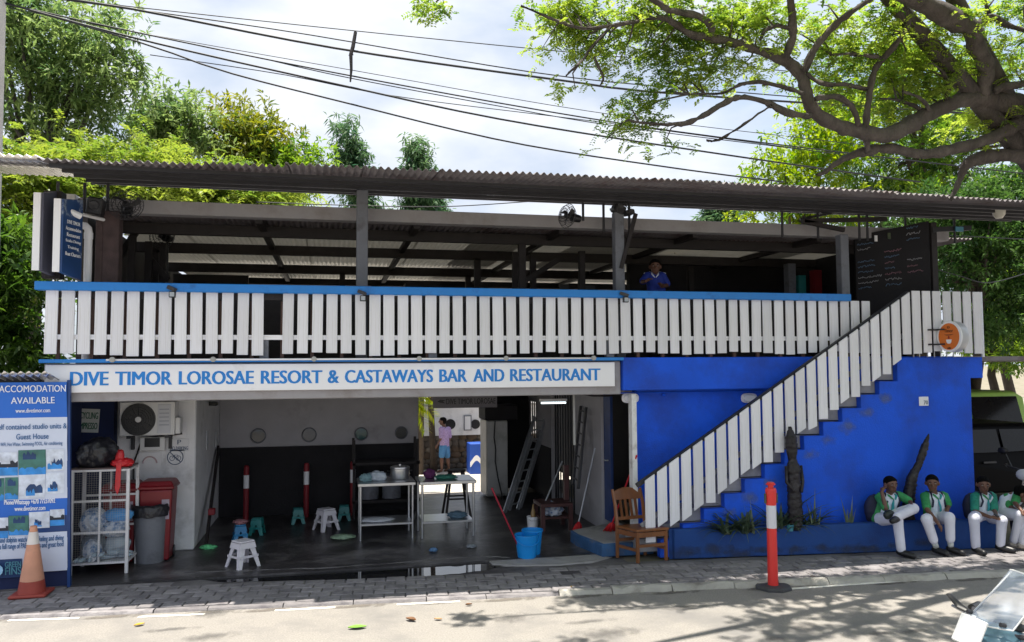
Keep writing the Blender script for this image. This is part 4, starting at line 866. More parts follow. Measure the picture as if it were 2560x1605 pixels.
# stainless tables
def table(label, fl, fr, d, ztop):
    q0, q1 = gr(*fl,.013), gr(*fr,.013); x0, x1 = q0.x, q1.x; y0 = (q0.y+q1.y)/2; t = thing('steel_table',label,'table',((x0+x1)/2,y0+d/2,.013),group='stainless steel work tables')
    b = MB(); b.b6(x0-.04,x1+.04,y0-.04,y0+d+.04,ztop-.045,ztop); b.build('table_top', STEEL, t, bevel=.006)
    for x in (x0,x1):
        for y in (y0,y0+d): b = MB(); b.cyl((x,y,.013),(x,y,ztop-.046),.017,10); b.build('leg', STEEL, t, smooth='auto')
    zs = .013+.20; b = MB(); b.b6(x0+.0,x1-.0,y0-.015,y0+d+.015,zs,zs+.03); b.build('shelf', STEEL, t, bevel=.004)
    return x0,x1,y0,zs+.03
TOPZ = .80
tx0,tx1,ty0,tsz = table('stainless steel table with a cooking pot, left of the pair', C2(1062,1195), C2(1388,1170), .55, TOPZ)
ux0,ux1,uy0,usz = table('stainless steel table in front of the courtyard opening, right of the pair', C3(142,1178), C3(460,1155), .55, TOPZ)
p = at(*C2(1310,790),ty0+.3); t = thing('cooking_pot','shiny steel cooking pot with lid on the left steel table','pot',(p.x,ty0+.3,TOPZ)); b = MB(); b.lathe([(.001,0),(.125,0),(.135,.015),(.135,.15),(.142,.156),(.142,.165),(.13,.165),(.001,.168)],(p.x,ty0+.3,TOPZ),28); b.build('body', STEEL, t, smooth='auto')
b = MB(); b.lathe([(.138,.166),(.137,.178),(.10,.19),(.02,.195),(.02,.215),(.001,.217)],(p.x,ty0+.3,TOPZ),28); b.build('lid', STEEL, t, smooth='auto')
for s in (-1,1): b = MB(); b.tube([(p.x+s*.135,ty0+.27,TOPZ+.12),(p.x+s*.175,ty0+.28,TOPZ+.12),(p.x+s*.175,ty0+.32,TOPZ+.12),(p.x+s*.135,ty0+.33,TOPZ+.12)],.007,7); b.build('handle', BLACK, t)
p = at(*C2(1085,818),ty0+.2); cloth('cloth','crumpled pale blue towel at the left end of the left steel table',(p.x+.02,ty0+.2,TOPZ),(.08,.07),mat('towel_teal',(.22,.36,.4),.9,.2,12,bump=.6),41,.06)
p = at(*C2(1170,808),ty0+.25); cloth('cloth','bunched white towel beside the pot on the left steel table',(p.x,ty0+.25,TOPZ),(.12,.09),mat('towel_white',(.5,.56,.64),.9,.2,12,bump=.6),42,.07)
p = at(*C2(1170,1100),ty0+.2); t = blob('newspaper','folded white sheet on the lower shelf of the left steel table','paper',(p.x,ty0+.2,tsz),(.22,.15,.02),mat('white_sheet',(.6,.63,.7),.8,.1,8),43,.3,4)
p = at(*C3(190,790),uy0+.25); cloth('cloth','dark purple cloth bundle on the right steel table',(p.x,uy0+.3,TOPZ),(.08,.07),mat('purple_cloth',(.10,.02,.09),.9,.2,9,bump=.5),44,.075)
p = at(*C3(290,808),uy0+.2); cloth('cloth','flat green cloth on the right steel table',(p.x,uy0+.2,TOPZ),(.15,.10),mat('green_cloth',(.03,.16,.12),.9,.2,9,bump=.5),45,.035)
p = at(*C3(360,1060),uy0+.2); cloth('cloth','blue grey cloth on the lower shelf of the right steel table',(p.x,uy0+.2,usz),(.13,.10),mat('bluegrey_cloth',(.08,.14,.2),.9,.2,9,bump=.5),46,.05)
# tall dark stool behind the right table
q = gr(*C3(365,1040),.013); t = thing('bar_stool','tall dark wooden stool behind the right steel table','stool',(q.x,q.y+.15,.013)); b = MB(); b.lathe([(.001,.70),(.15,.70),(.15,.735),(.001,.74)],(q.x,q.y+.15,.013),20); b.build('seat', DARK, t)
for sx in (-1,1):
    for sy in (-1,1): b = MB(); b.bar((q.x+sx*.2,q.y+.15+sy*.2,.013),(q.x+sx*.1,q.y+.15+sy*.1,.713),.035,.035); b.build('leg', DARK, t)
for sy in (-1,1): b = MB(); b.bar((q.x-.16,q.y+.15+sy*.16,.3),(q.x+.16,q.y+.15+sy*.16,.3),.02,.025); b.build('rung', DARK, t)
# shelf and dark pots behind the left table
t = thing('dark_shelf','dark shelf unit with drums in shadow behind the left steel table','shelf',(.9,3.4,.013))
for z in (.25,.85): b = MB(); b.b6(.35,1.42,3.3,3.8,z,z+.04); b.build('shelf_board', DARK, t)
for x in (.37,1.38):
    for y in (3.32,3.76): b = MB(); b.b6(x-.02,x+.02,y-.02,y+.02,.013,1.25); b.build('post', DARK, t)
for x in (.62,.98): b = MB(); b.lathe([(.001,.291),(.15,.291),(.15,.66),(.001,.67)],(x,3.55,0),20); tag(b.build('drum', GREYC, smooth='auto'),'dull metal drum on the dark shelf, '+('left' if x < .8 else 'right')+' one of two','drum')
# hanging sign
t = thing('hanging_sign','dark hanging sign with black letters reading DIVE TIMOR LOROSAE over the passage','sign',(2,3.0,1.8)); y = 3.0
a, c = at(*C3(208,355),y), at(*C3(612,272),y); b = MB(); b.b6(a.x,c.x,y,y+.04,a.z,c.z); b.build('board', mat('dim_sign_board',(.16,.15,.17),.6,.1,3), t, bevel=.004)
b = MB(); text(b,'DIVE TIMOR LOROSAE',at(*C3(290,310),y).x,at(*C3(602,310),y).x,a.z+.06,a.z+.15,y-.001,.003,.01); b.build('lettering', BLACK, t)
for x in (a.x+.1,c.x-.1): b = MB(); b.cyl((x,y+.02,c.z),(x,y+.02,2.29),.006,6); b.build('hanger', IRON, t)
b = MB(); q = at(*C3(262,312),y); b.prism([(q.x-.07,q.z),(q.x-.02,q.z+.03),(q.x+.06,q.z+.02),(q.x+.02,q.z),(q.x+.06,q.z-.03),(q.x-.02,q.z-.02)],y-.002,y-.005); b.build('fish_mark', BLACK, t)
# refrigerator with dark crate on top
q0, q1 = gr(*C3(548,930),.013), gr(*C3(690,930),.013); t = thing('refrigerator','tall white refrigerator cabinet at the far end of the passage','refrigerator',((q0.x+q1.x)/2,q0.y+.3,.013)); zt = at(*C3(600,432),q0.y).z
b = MB(); b.b6(q0.x,q1.x,q0.y+.05,q0.y+.65,.06,zt); b.build('cabinet', mat('fridge_white',(.46,.46,.45),.4,.05,4,dirt=(.3,.3,.28),dscale=3), t, bevel=.015); b = MB(); b.b6(q0.x+.005,q1.x-.005,q0.y,q0.y+.045,.1,zt-.01); o = b.build('door', mat('fridge_white',(0,0,0)), t, bevel=.01)
b = MB(); b.tube([(q0.x+.15,q0.y-.03,zt),(q0.x+.13,q0.y-.035,zt-.3),(q0.x+.16,q0.y-.03,.9),(q0.x+.15,q0.y-.03,.7),(q0.x+.2,q0.y-.03,.4),(q0.x+.28,q0.y-.05,.02)],.012,7); tag(b.build('hanging_cable', BLACK),'black cable hanging down the front of the refrigerator','cable')
b = MB(); b.b6(q0.x-.02,q1.x+.2,q0.y+.02,q0.y+.7,zt+.001,at(*C3(600,335),q0.y).z); tag(b.build('dark_crate', BLACKM, bevel=.02),'large black crate stacked on top of the refrigerator','crate')
# side panel strip left of fridge
# ladders
def ladder(name, label, foot, top, w, m, n, rw=.03, rails=2, side=None, gap=None):
    foot, top = Vector(foot), Vector(top); t = thing(name,label,'ladder',foot); s = Vector(side).normalized()*w/2; d = (top-foot)
    for k in (-1,1): b = MB(); b.bar(foot+s*k,top+s*k,rw,rw*2,s); b.build('rail', m, t)
    for k in range(n): c = foot+d*((k+.6)/n); b = MB(); b.cyl(c-s,c+s,.014,8); b.build('rung', m, t)
    if gap:
        o = Vector(gap); f2 = foot+o+d*.05; t2 = top+o-d*.2
        for k in (-1,1): b = MB(); b.bar(f2+s*k*.85,t2+s*k*.85,rw,rw*1.8,s); b.build('rail', m, t)
    return t
f0 = gr(*C3(700,1005),.013); tp = atx(*C3(895,405),3.86)
ladder('ladder','aluminium extension ladder leaning against the passage wall',(f0.x,f0.y,.02),(3.83,tp.y,tp.z),.34,ALU,9,.03,side=(.8,.6,.0),gap=(.02,-.06,-.04))
f0 = atx(*C3(1105,735),3.6); tp = atx(*C3(1170,325),3.87)
ladder('ladder','dark stepladder leaning beside the blue doorway',(f0.x,f0.y,.6),(3.83,tp.y,tp.z-.05),.4,IRON,7,.035,side=(.1,.97,0))
# bench / table holding the dark ladder, box and bottle, tube lamp
a, c = gr(*C3(900,1130),.013), gr(*C3(1060,1110),.013); t = thing('wooden_bench','dark brown wooden bench with high post below the stepladder','bench',((a.x+c.x)/2,a.y+.2,.013)); zt = at(*C3(950,955),a.y).z
BRW = mat('dark_brown_wood',(.06,.02,.02),.55,.2,6)
b = MB(); b.b6(a.x-.03,c.x+.03,a.y-.03,a.y+.45,zt-.05,zt); b.build('seat', BRW, t, bevel=.005)
for x in (a.x,c.x):
    for y in (a.y,a.y+.42): b = MB(); b.b6(x-.03,x+.03,y-.03,y+.03,.013,zt-.051); b.build('leg', BRW, t)
zp = at(*C3(1050,725),a.y).z; b = MB(); b.b6(c.x-.03,c.x+.04,a.y+.2,a.y+.26,zt+.001,zp); b.build('post', BRW, t); b = MB(); b.b6(a.x-.02,c.x+.05,a.y+.05,a.y+.4,.17,.2); b.build('lower_shelf', BRW, t)
cloth('plastic_bag','pale bag on the lower shelf of the brown bench',((a.x+c.x)/2,a.y+.2,.2),(.14,.12),BAGW,51,.11)
q = gr(*C3(845,1110),.013); t = thing('small_bucket','small white bucket with a bottle in it left of the brown bench','bucket',(q.x,q.y+.08,.013)); b = MB(); b.lathe([(.001,0),(.075,0),(.09,.16),(.083,.16),(.07,.015),(.001,.015)],(q.x,q.y+.09,.013),20); b.build('pail', SIGNW, t, smooth='auto'); b = MB(); b.tube([(q.x-.09,q.y+.09,.16),(q.x-.05,q.y+.0,.12),(q.x+.05,q.y+.0,.12),(q.x+.09,q.y+.09,.16)],.004,5); b.build('handle', STEEL, t)
b = MB(); b.lathe([(.001,.03),(.035,.03),(.035,.22),(.014,.28),(.014,.33),(.001,.335)],(q.x+.01,q.y+.09,.013),12); tag(b.build('spray_bottle', mat('amber_bottle',(.35,.22,.08),.3,.2,5), smooth='auto'),'amber bottle standing in the small white bucket','bottle')
p = at(*C3(965,315),2.4); t = thing('tube_lamp','short white tube lamp on the ceiling near the doorway','lamp',(p.x,2.4,p.z)); b = MB(); b.b6(p.x-.22,p.x+.22,2.37,2.43,p.z+.01,p.z+.05); b.build('batten', SIGNW, t); b = MB(); b.cyl((p.x-.2,2.38,p.z-.012),(p.x+.2,2.38,p.z-.012),.014,8); b.build('tube', mat('lit_tube',(.8,.85,.85),.4,0,1,emit=((.8,.95,1),1.2)), t); b = MB(); b.cyl((p.x,2.4,p.z+.05),(p.x,2.4,2.29),.006,6); b.build('hanger', IRON, t)
t = thing('ceiling_pipes','bundle of dark cables and pipes under the beam near the doorway','pipes',(3,.6,2)); 
for k, (z, y) in enumerate(((2.0,.75),(1.95,.85),(1.91,.7))): a, c = at(*C3(870+30*k,265),y), at(*C3(1345,225+25*k),y); b = MB(); b.tube([a,a.lerp(c,.35)+Vector((0,0,.035)),a.lerp(c,.7)+Vector((0,0,-.01)),c],.014,6); b.build('pipe', DARK, t)
a = at(*C3(1095,215),.62); b = MB(); b.cyl((a.x,.62,2.03),(a.x,.62,1.35),.018,8); tag(b.build('drain_pipe', mat('grey_plastic',(0,0,0))),'thin grey vertical pipe by the doorway wall','pipe')
# mops
def mop(name, label, foot, top, m, fm, seed, flip=False):
    foot, top = Vector(foot), Vector(top); t = thing(name,label,'mop',foot); d = (top-foot).normalized()
    b = MB(); b.cyl(foot+d*.12,top,.011,8); b.build('handle', m, t, smooth='auto')
    rg_ = random.Random(seed); b = MB()
    for k in range(26):
        a = rg_.uniform(0,6.28); r_ = rg_.uniform(.02,.09); e = foot+Vector((r_*math.cos(a),r_*math.sin(a)*.7,.008)); b.tube([foot+d*.16,foot+d*.10+Vector((r_*.5*math.cos(a),r_*.4*math.sin(a),.01)),e],[.008,.012,.008],5)
    b.build('head', fm, t, smooth=True); return t
REDM = mat('red_mop',(.55,.012,.02),.6,.15,8); 
f0 = gr(*C3(1112,1130),.03); mop('mop','mop with silver handle and red head leaning at the doorway',(f0.x,f0.y,.014),atx(*C3(1228,605),3.8),ALU,REDM,1)
f0 = gr(*C3(1320,1130),.17); mop('mop','mop with red handle and red head leaning on the right door jamb',(f0.x,f0.y,.172),Vector((3.84,.0,0))+Vector((0,0,at(*C3(1385,655),.0).z)),REDM,REDM,2)
f0 = at(*C3(918,938),a.y+1.3); p = at(*C3(1022,688),a.y+1.5); b = MB(); b.cyl(f0,p,.011,8); tag(b.build('broom_handle', ALU, smooth='auto'),'thin silver broom handle resting on the brown bench','broom')
# blue double bucket with red mop handle
q = gr(*C3(815,1310)); BLP = mat('bucket_blue',(.008,.26,.72),.35,.05,4); t = thing('mop_bucket','bright blue double mop bucket on the concrete patch','bucket',(q.x,q.y+.12,.007))
b = MB(); b.lathe([(.001,0),(.115,0),(.15,.27),(.156,.27),(.156,.285),(.143,.285),(.11,.012),(.001,.012)],(q.x,q.y+.13,.007),28); b.build('bucket', BLP, t, smooth='auto')
b = MB(); b.lathe([(.001,0),(.10,0),(.13,.29),(.14,.29),(.14,.31),(.124,.31),(.095,.012),(.001,.012)],(q.x+.11,q.y+.28,.007),28); b.build('wringer', BLP, t, smooth='auto')
b = MB(); b.tube([(q.x+.155*math.cos(R(k)),q.y+.13-.03-.08*math.sin(R(k)),.27-.13*math.sin(R(k))) for k in range(180,-1,-15)] if False else [(q.x-.156*math.cos(R(k)),q.y+.13-.16*math.sin(R(k)),.275-.10*math.sin(R(k))) for k in range(0,181,15)],.006,6); b.build('handle', BLP, t)
p = at(*C3(580,862),q.y+.02); b = MB(); b.cyl((q.x-.06,q.y+.13,.03),p,.011,8); b.ell(p,.015,8,6); tag(b.build('mop_stick', mat('dark_red_stick',(.28,.01,.03),.45,.1,5), smooth='auto'),'dark red mop stick leaning out of the blue bucket','mop')
# blue step at the doorway
a, c2, e = gr(*C3(1275,1295)), gr(*C3(1430,1285)), gr(*C3(1115,1230)); t = thing('door_step','worn blue painted concrete step below the doorway','step',((a.x+c2.x)/2,.5,0)); hs = .165
b = MB(); b.prism([(a.x,a.y),(4.05,a.y+.02),(4.05,1.3),(e.x,e.y+.3),(e.x,e.y)],.0,hs,mp=lambda x,y,z:(x,z,y)); b.build('block', mat('worn_blue_step',(.03,.10,.24),.7,.25,5,bump=.3,dirt=(.13,.13,.14),dscale=4), t, bevel=.012)
b = MB(); b.prism([(a.x+.03,a.y+.03),(4.04,a.y+.05),(4.04,1.28),(e.x+.03,e.y+.28),(e.x+.03,e.y+.03)],hs,hs+.006,mp=lambda x,y,z:(x,z,y)); b.build('tread', CONC, t)
# wooden chair
fl, fr = gr(*C4(138,1330)), gr(*C4(316,1312)); t = thing('wooden_chair','brown wooden slat-back chair on the pavement beside the stair foot','chair',((fl.x+fr.x)/2,fl.y+.2,0))
WD = mat('varnished_chair_wood',(.20,.075,.025),.4,.25,7,stretch=(1,1,.15),coat=.2)
ca = math.atan2(fr.y-fl.y, fr.x-fl.x); wv = Vector((math.cos(ca),math.sin(ca),0)); dv = Vector((-math.sin(ca),math.cos(ca),0)); W = (fr-fl).length; D_ = .36
dv = (dv-wv*.28).normalized()
def cp(u, v, z): return fl+wv*u+dv*v+Vector((0,0,z))
zs = at(*C4(220,1115),fl.y).z; zt = at(*C4(150,855),fl.y+.45).z
for u in (0,W): b = MB(); b.bar(cp(u,0,0),cp(u,0,zs-.03),.036,.036,dv); b.build('leg', WD, t, bevel=.003)
for u in (0,W): b = MB(); b.tube([cp(u,D_,0),cp(u,D_,zs),cp(u,D_+.03,zs+.25),cp(u,D_+.08,zt)],[.024,.026,.024,.02],6); b.build('rear_leg', WD, t)
b = MB(); b.hexa([cp(-.03,-.03,zs-.03),cp(W+.03,-.03,zs-.03),cp(W+.02,D_+.0,zs-.03),cp(-.02,D_+.0,zs-.03),cp(-.03,-.03,zs),cp(W+.03,-.03,zs),cp(W+.02,D_+.0,zs),cp(-.02,D_+.0,zs)]); b.build('seat', WD, t, bevel=.008)
for (u0,v0,u1,v1,z) in ((0,0,W,0,zs-.07),(0,0,W,0,.2),(0,D_,W,D_,.22),(0,0,0,D_,.15),(W,0,W,D_,.15),(0,0,0,D_,zs-.07),(W,0,W,D_,zs-.07)): b = MB(); b.bar(cp(u0,v0,z),cp(u1,v1,z),.02,.035 if z < .3 else .06); b.build('stretcher', WD, t)
def bk(u, z): return cp(u, D_+.08*(z-zs)/(zt-zs)-.0, z)
b = MB(); pts = [(0.0,zt-.13),(W,zt-.13),(W,zt-.03)]+[(W*(1-k/8), zt-.03+.05*math.sin(math.pi*k/8)) for k in range(1,8)]+[(0,zt-.03)]
b.prism(pts,-.012,.012,mp=lambda x,y,z: tuple(bk(x,z)+dv*y)); b.build('crest_rail', WD, t, bevel=.004)
b = MB(); b.bar(bk(0,zs+.08),bk(W,zs+.08),.02,.04); b.build('back_rail', WD, t)
for k in (.22,.40,.58,.76): b = MB(); b.bar(bk(W*k,zs+.09),bk(W*k,zt-.12),.035,.014,dv); b.build('back_slat', WD, t)
# ================================================================ courtyard seen through the passage
YC = 13.9; t = thing('courtyard_wall','white courtyard wall on a rubble stone base beyond the passage','wall',(3.5,YC,-.6))
zst = at(*C3(330,525),YC).z; zcap = at(*C3(330,340),YC).z; xw0, xw1 = at(*C3(60,600),YC).x, at(*C3(560,600),YC).x
STB = [mat('rubble_%s' % n, c, .9, .2, 5, bump=.5, bscale=20) for n, c in (('grey',(.085,.07,.06)),('brown',(.075,.05,.034)),('pale',(.13,.11,.09)))]
b = MB(); b.b6(xw0-2,xw1+3,YC+.06,YC+.3,-.6,zst); b.build('mortar', mat('dark_mortar',(.06,.05,.045),.9,.2,6), t)
b = MB(); b.b6(xw0-2,xw1+3,YC-.02,YC+.28,zst+.001,zcap); b.build('plaster', WHITEW, t); b = MB(); b.b6(xw0-2,xw1+3,YC-.08,YC+.34,zcap+.001,zcap+.06); b.build('coping', CONC, t)
rg = random.Random(4); z = -.6; row = 0
while z < zst-.05:
    h = rg.uniform(.15,.22); x = xw0-.1+rg.uniform(0,.1)
    while x < xw1+.1:
        w = rg.uniform(.17,.34); b = MB(); b.ell((x+w/2,YC+.06,z+h/2),(w*.54,.05,h*.56),8,5,jit=.16,rg=rg); b.build('stone', rg.choice(STB), t, smooth=True); x += w*.97
    z += h*.94; row += 1
for (cx, cy, r_, nm) in ((475,455,.14,'porthole'),(318,455,.15,'porthole')):
    p = at(*C3(cx,cy),YC-.03); b = MB(); b.lathe([(.001,0),(r_,0),(r_,.02),(.001,.025)],(p.x,YC-.021,p.z),24,Matrix.Rotation(R(90),3,'X')); b.build(nm, BLACK, t, smooth='auto')
a, c = at(*C3(402,495),YC-.03), at(*C3(450,398),YC-.03); t2 = thing('framed_notice','framed paper notice on the white courtyard wall','notice',(a.x,YC-.03,a.z)); b = MB(); b.b6(a.x,c.x,YC-.05,YC-.021,a.z,c.z); b.build('frame', GREYC, t2); b = MB(); b.b6(a.x+.03,c.x-.03,YC-.055,YC-.051,a.z+.03,c.z-.03); b.build('sheet', pp, t2)
a, c = gr(*C3(442,755),-.6), at(*C3(520,578),13.0); yb = 12.6; x0, x1 = at(*C3(442,700),yb).x, at(*C3(560,700),yb).x; zt = at(*C3(480,578),yb).z
t2 = thing('blue_counter','cobalt blue counter block painted with a white wave in the courtyard','counter',((x0+x1)/2,yb,-.6)); b = MB(); b.b6(x0,x1,yb,yb+.6,-.6,zt); b.build('block', mat('courtyard_blue',(.012,.075,.42),.6,.08,3), t2, bevel=.01)
b = MB(); zm = zt-.42; ww = x1-x0; tpw = [(x0+ww*k/16, zm+.10*math.sin(k/16*7.5-1)) for k in range(17)]; b.prism(tpw+[(x, z_-.15) for x, z_ in reversed(tpw)],yb-.002,yb-.008); b.build('wave', SIGNW, t2)
b = MB(); b.b6(x0+.45,x0+.75,yb+.1,yb+.3,zt+.001,zt+.35); tag(b.build('white_canister', SIGNW, bevel=.03),'white canister standing on the blue courtyard counter','canister')
# far white house beyond the wall
t2 = thing('far_house','pale far house wall beyond the courtyard','house',(5,24,-.6)); b = MB(); b.b6(-4,12,24,24.3,-.6,1.55); b.build('wall', WHITEW, t2); b = MB(); b.prism([(-4.5,1.55),(12.5,1.55),(12.5,1.65),(-4.5,1.65)],23.4,25); b.build('roof', GALV, t2)
# ================================================================ planter, statues, plants in front of the stair wall
A, B = gr(1685,1396), gr(2330,1374); d = (B-A).normalized(); Bx = A+d*((B-A).length*1.27); PZ = at(1685,1323.6,A.y).z
nrm = Vector((-d.y,d.x,0)); t = thing('planter_wall','long low dark blue planter wall below the stairs where the boys sit','planter',(6,-.6,0))
YBK = YS-.012
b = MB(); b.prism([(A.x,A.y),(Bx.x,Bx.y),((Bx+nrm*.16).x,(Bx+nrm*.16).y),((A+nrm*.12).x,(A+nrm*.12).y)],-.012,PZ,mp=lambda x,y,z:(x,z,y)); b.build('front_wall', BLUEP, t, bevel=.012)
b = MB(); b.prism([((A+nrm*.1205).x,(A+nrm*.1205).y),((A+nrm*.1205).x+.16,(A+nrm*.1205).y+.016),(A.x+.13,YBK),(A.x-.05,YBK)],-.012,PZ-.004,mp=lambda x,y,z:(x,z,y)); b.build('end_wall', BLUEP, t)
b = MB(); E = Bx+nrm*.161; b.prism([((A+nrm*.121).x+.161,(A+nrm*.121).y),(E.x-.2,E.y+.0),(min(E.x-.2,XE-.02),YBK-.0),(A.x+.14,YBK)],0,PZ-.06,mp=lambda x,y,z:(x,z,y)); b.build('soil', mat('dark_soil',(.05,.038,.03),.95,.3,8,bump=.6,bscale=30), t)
SPD = stainmat('splash_dirt',(.05,.06,.09),.5); rsp = random.Random(5)
for k in range(10):
    f_ = (k+.5)/10*.8; c_ = A.lerp(Bx,f_)+Vector((0,0,rsp.uniform(.02,.10))); stain('stain', SPD, t, c_, d*rsp.uniform(.2,.4), (0,0,rsp.uniform(.06,.12)), -nrm*(.003+.0003*k))
WOODB = mat('charred_carving',(.012,.009,.011),.5,.4,10,bump=.8,bscale=26,dirt=(.06,.055,.06),dscale=9,dlo=.55,dhi=.7)
def carving(name, label, spine, prof, seed, n=14, nt_=70):
    rg_ = random.Random(seed); P = [Vector(p) for p in spine]; b = MB(); L_ = [0]
    for i in range(1,len(P)): L_.append(L_[-1]+(P[i]-P[i-1]).length)
    pts, rad = [], []
    for k in range(nt_+1):
        s_ = k/nt_; q = s_*L_[-1]; pts.append(Vector([float(np.interp(q,L_,[p[i] for p in P])) for i in range(3)])); rad.append(float(np.interp(s_,[a for a,_ in prof],[c for _,c in prof]))*rg_.uniform(.93,1.07))
    b.tube(pts,rad,n,sq=.8)
    for v in b.v: v += Vector((rg_.uniform(-.006,.006),rg_.uniform(-.006,.006),0))
    return b
ys_ = -.42
q0, q1 = at(*C4(1125,1010),ys_), at(*C4(1090,450),ys_); t = thing('carved_statue','black carved wooden figure standing upright in the planter against the stairs','statue',(q0.x,ys_,PZ-.06))
hh = q1.z-(PZ-.06); zb_ = PZ-.06
b = carving('x','',[(q0.x+.01,ys_,zb_),(q0.x,ys_,zb_+hh*.55),(q1.x+.01,ys_,q1.z-hh*.03)],[(0,.085),(.12,.10),(.3,.095),(.5,.085),(.58,.10),(.64,.075),(.67,.05),(.72,.062),(.8,.075),(.9,.078),(.93,.05),(.96,.035),(1,.02)],3); b.build('figure', WOODB, t, smooth=True)
b = MB(); b.ell((q1.x+.01,ys_-.045,zb_+hh*.83),(.02,.03,.04),8,6); b.ell((q1.x-.02,ys_-.055,zb_+hh*.87),(.014,.012,.012),6,5); b.ell((q1.x+.035,ys_-.055,zb_+hh*.87),(.014,.012,.012),6,5); b.build('face', WOODB, t, smooth=True)
for s in (-1,1): b = MB(); b.tube([(q0.x+s*.10,ys_,zb_+hh*.6),(q0.x+s*.115,ys_-.02,zb_+hh*.45),(q0.x+s*.05,ys_-.09,zb_+hh*.36)],[.025,.022,.018],7); b.build('arm', WOODB, t, smooth=True)
sp = [at(*C5(x,y),ys_) for x,y in ((530,1060),(535,900),(555,790),(600,700),(630,610),(655,535))]; sp[0].z = PZ-.06
t = thing('carved_post','black bent driftwood carving leaning behind the first two seated boys','statue',(sp[0].x,ys_,PZ-.06)); b = carving('x','',sp,[(0,.085),(.3,.085),(.5,.07),(.56,.055),(.7,.05),(.8,.055),(.92,.045),(1,.018)],5); b.build('trunk', WOODB, t, smooth=True)
b = MB(); b.tube([sp[5],sp[5]+Vector((.015,0,.04))],[.02,.006],6); b.tube([sp[4],sp[4]+Vector((-.05,-.03,.03))],[.02,.008],6); b.build('stub', WOODB, t)
def blades(b, c, n, ln, w, spread, seed, up=.5):
    rg_ = random.Random(seed)
    for k in range(n):
        a = rg_.uniform(0,6.28); l_ = ln*rg_.uniform(.6,1.1); u_ = up*rg_.uniform(.5,1.4); out = Vector((math.cos(a),math.sin(a)*.55,0)); P = Vector(c)+Vector((rg_.uniform(-.05,.05),rg_.uniform(-.03,.03),0)); pts = []
        for i in range(7):
            s_ = i/6; pts.append((P+out*(l_*spread*s_)+Vector((0,0,l_*(u_*s_-1.1*spread*s_*s_*.6))), w*(1-s_*.95)*(.6+.4*math.sin(math.pi*min(1,s_+.25)))))
        sd = Vector((-out.y,out.x,0)).normalized(); vs = []; fs = []
        for p, ww_ in pts: vs += [p-sd*ww_, p+Vector((0,0,-ww_*.5)), p+sd*ww_]
        for i in range(6): fs += [(i*3,i*3+1,i*3+4,i*3+3),(i*3+1,i*3+2,i*3+5,i*3+4)]
        b.add(vs,fs)
ALOE = mat('dusty_aloe',(.05,.085,.045),.6,.3,8,dirt=(.12,.12,.07),dscale=6)
for k, (cx, cy, n, ln, w, spd, up, lab) in enumerate(((690,1080,34,.55,.026,1.1,.95,'low strappy plant at the left end of the planter'),(810,1085,34,.55,.028,1.05,1.0,'strappy plant left of the striped bollard'),(1010,1080,40,.62,.028,1.05,1.05,'dense strappy plant just right of the striped bollard'),(1120,1085,30,.58,.026,1.1,.95,'strappy plant at the foot of the upright carved figure'),(1205,1085,24,.5,.026,1.05,.95,'thin strappy plant right of the upright carved figure'))):
    p = at(*C4(cx,cy),-.38); b = MB(); blades(b,(p.x,-.40,PZ-.065),n,ln,w,spd,60+k,up); t = thing('planter_plant',lab,'plant',(p.x,-.4,PZ-.06),group='plants in the planter'); b.build('leaves', ALOE, t, smooth=True); b = MB(); b.lathe([(.001,0),(.04,0),(.025,.06),(.001,.07)],(p.x,-.4,PZ-.065),10); b.build('stem', ALOE, t)
for k, (C, cx, cy, h_, lab) in enumerate(((C4,838,1080,.48,'upright pointed leaf plant left of the bollard'),(C4,1245,1070,.60,'tall upright pointed leaf plant near the right of the planter'),(C5,150,1080,.58,'spiky pale leaf plant left of the first seated boy'))):
    p = at(*C(cx,cy),-.42); b = MB(); blades(b,(p.x,-.44,PZ-.065),6,h_,.024,.22,80+k,1.0); t = thing('snake_plant',lab,'plant',(p.x,-.44,PZ-.06),group='snake plants'); b.build('leaves', mat('pale_snake_leaf',(.16,.2,.12),.55,.3,9), t, smooth=True)
p = at(*C4(1105,1075),-.5); b = MB(); b.lathe([(.001,0),(.035,0),(.045,.08),(.038,.08),(.03,.01),(.001,.01)],(p.x,-.47,PZ-.06),14); tag(b.build('plant_cup', mat('teal_cup',(.06,.25,.32),.4,.1,4), smooth='auto'),'small teal plastic cup in the planter soil','cup')
# ================================================================ striped bollard on the road
q = gr(*C4(950,1468),ROADZ); q.y -= .13; t = thing('road_bollard','sunlit red and white plastic bollard on a black rubber base at the kerb','bollard',(q.x,q.y,ROADZ))
BR1 = mat('bollard_red',(.72,.035,.03),.4,.06,4); z = lambda cy_: at(*C4(935,cy_),q.y).z
b = MB(); b.lathe([(.001,0),(.20,0),(.20,.022),(.175,.036),(.001,.038)],(q.x,q.y,ROADZ+.001),8); b.build('base', mat('rubber_base',(.06,.06,.066),.7,.15,8), t)
def seg(z0,z1,r0,r1,m,nm): b = MB(); b.lathe([(r0,z0),(r1,z1)],(q.x,q.y,0),22,caps=True); b.build(nm,m,t,smooth='auto')
z1_, z2_, z3_, z4_, z5_ = z(1110), z(965), z(875), z(858), z(822)
seg(ROADZ+.036,z1_,.056,.052,BR1,'lower_tube'); seg(z1_,z2_,.0535,.0535,mat('bollard_white',(.66,.66,.72),.4,.04,4),'reflective_band'); seg(z2_,z3_-.0,.055,.060,BR1,'upper_tube'); seg(z3_,z4_,.062,.052,BR1,'shoulder')
b = MB(); b.lathe([(.03,z4_),(.03,z4_+.03),(.05,z4_+.035),(.052,z5_-.02),(.035,z5_),(.001,z5_+.003)],(q.x,q.y,0),18); b.build('cap', BR1, t, smooth='auto')
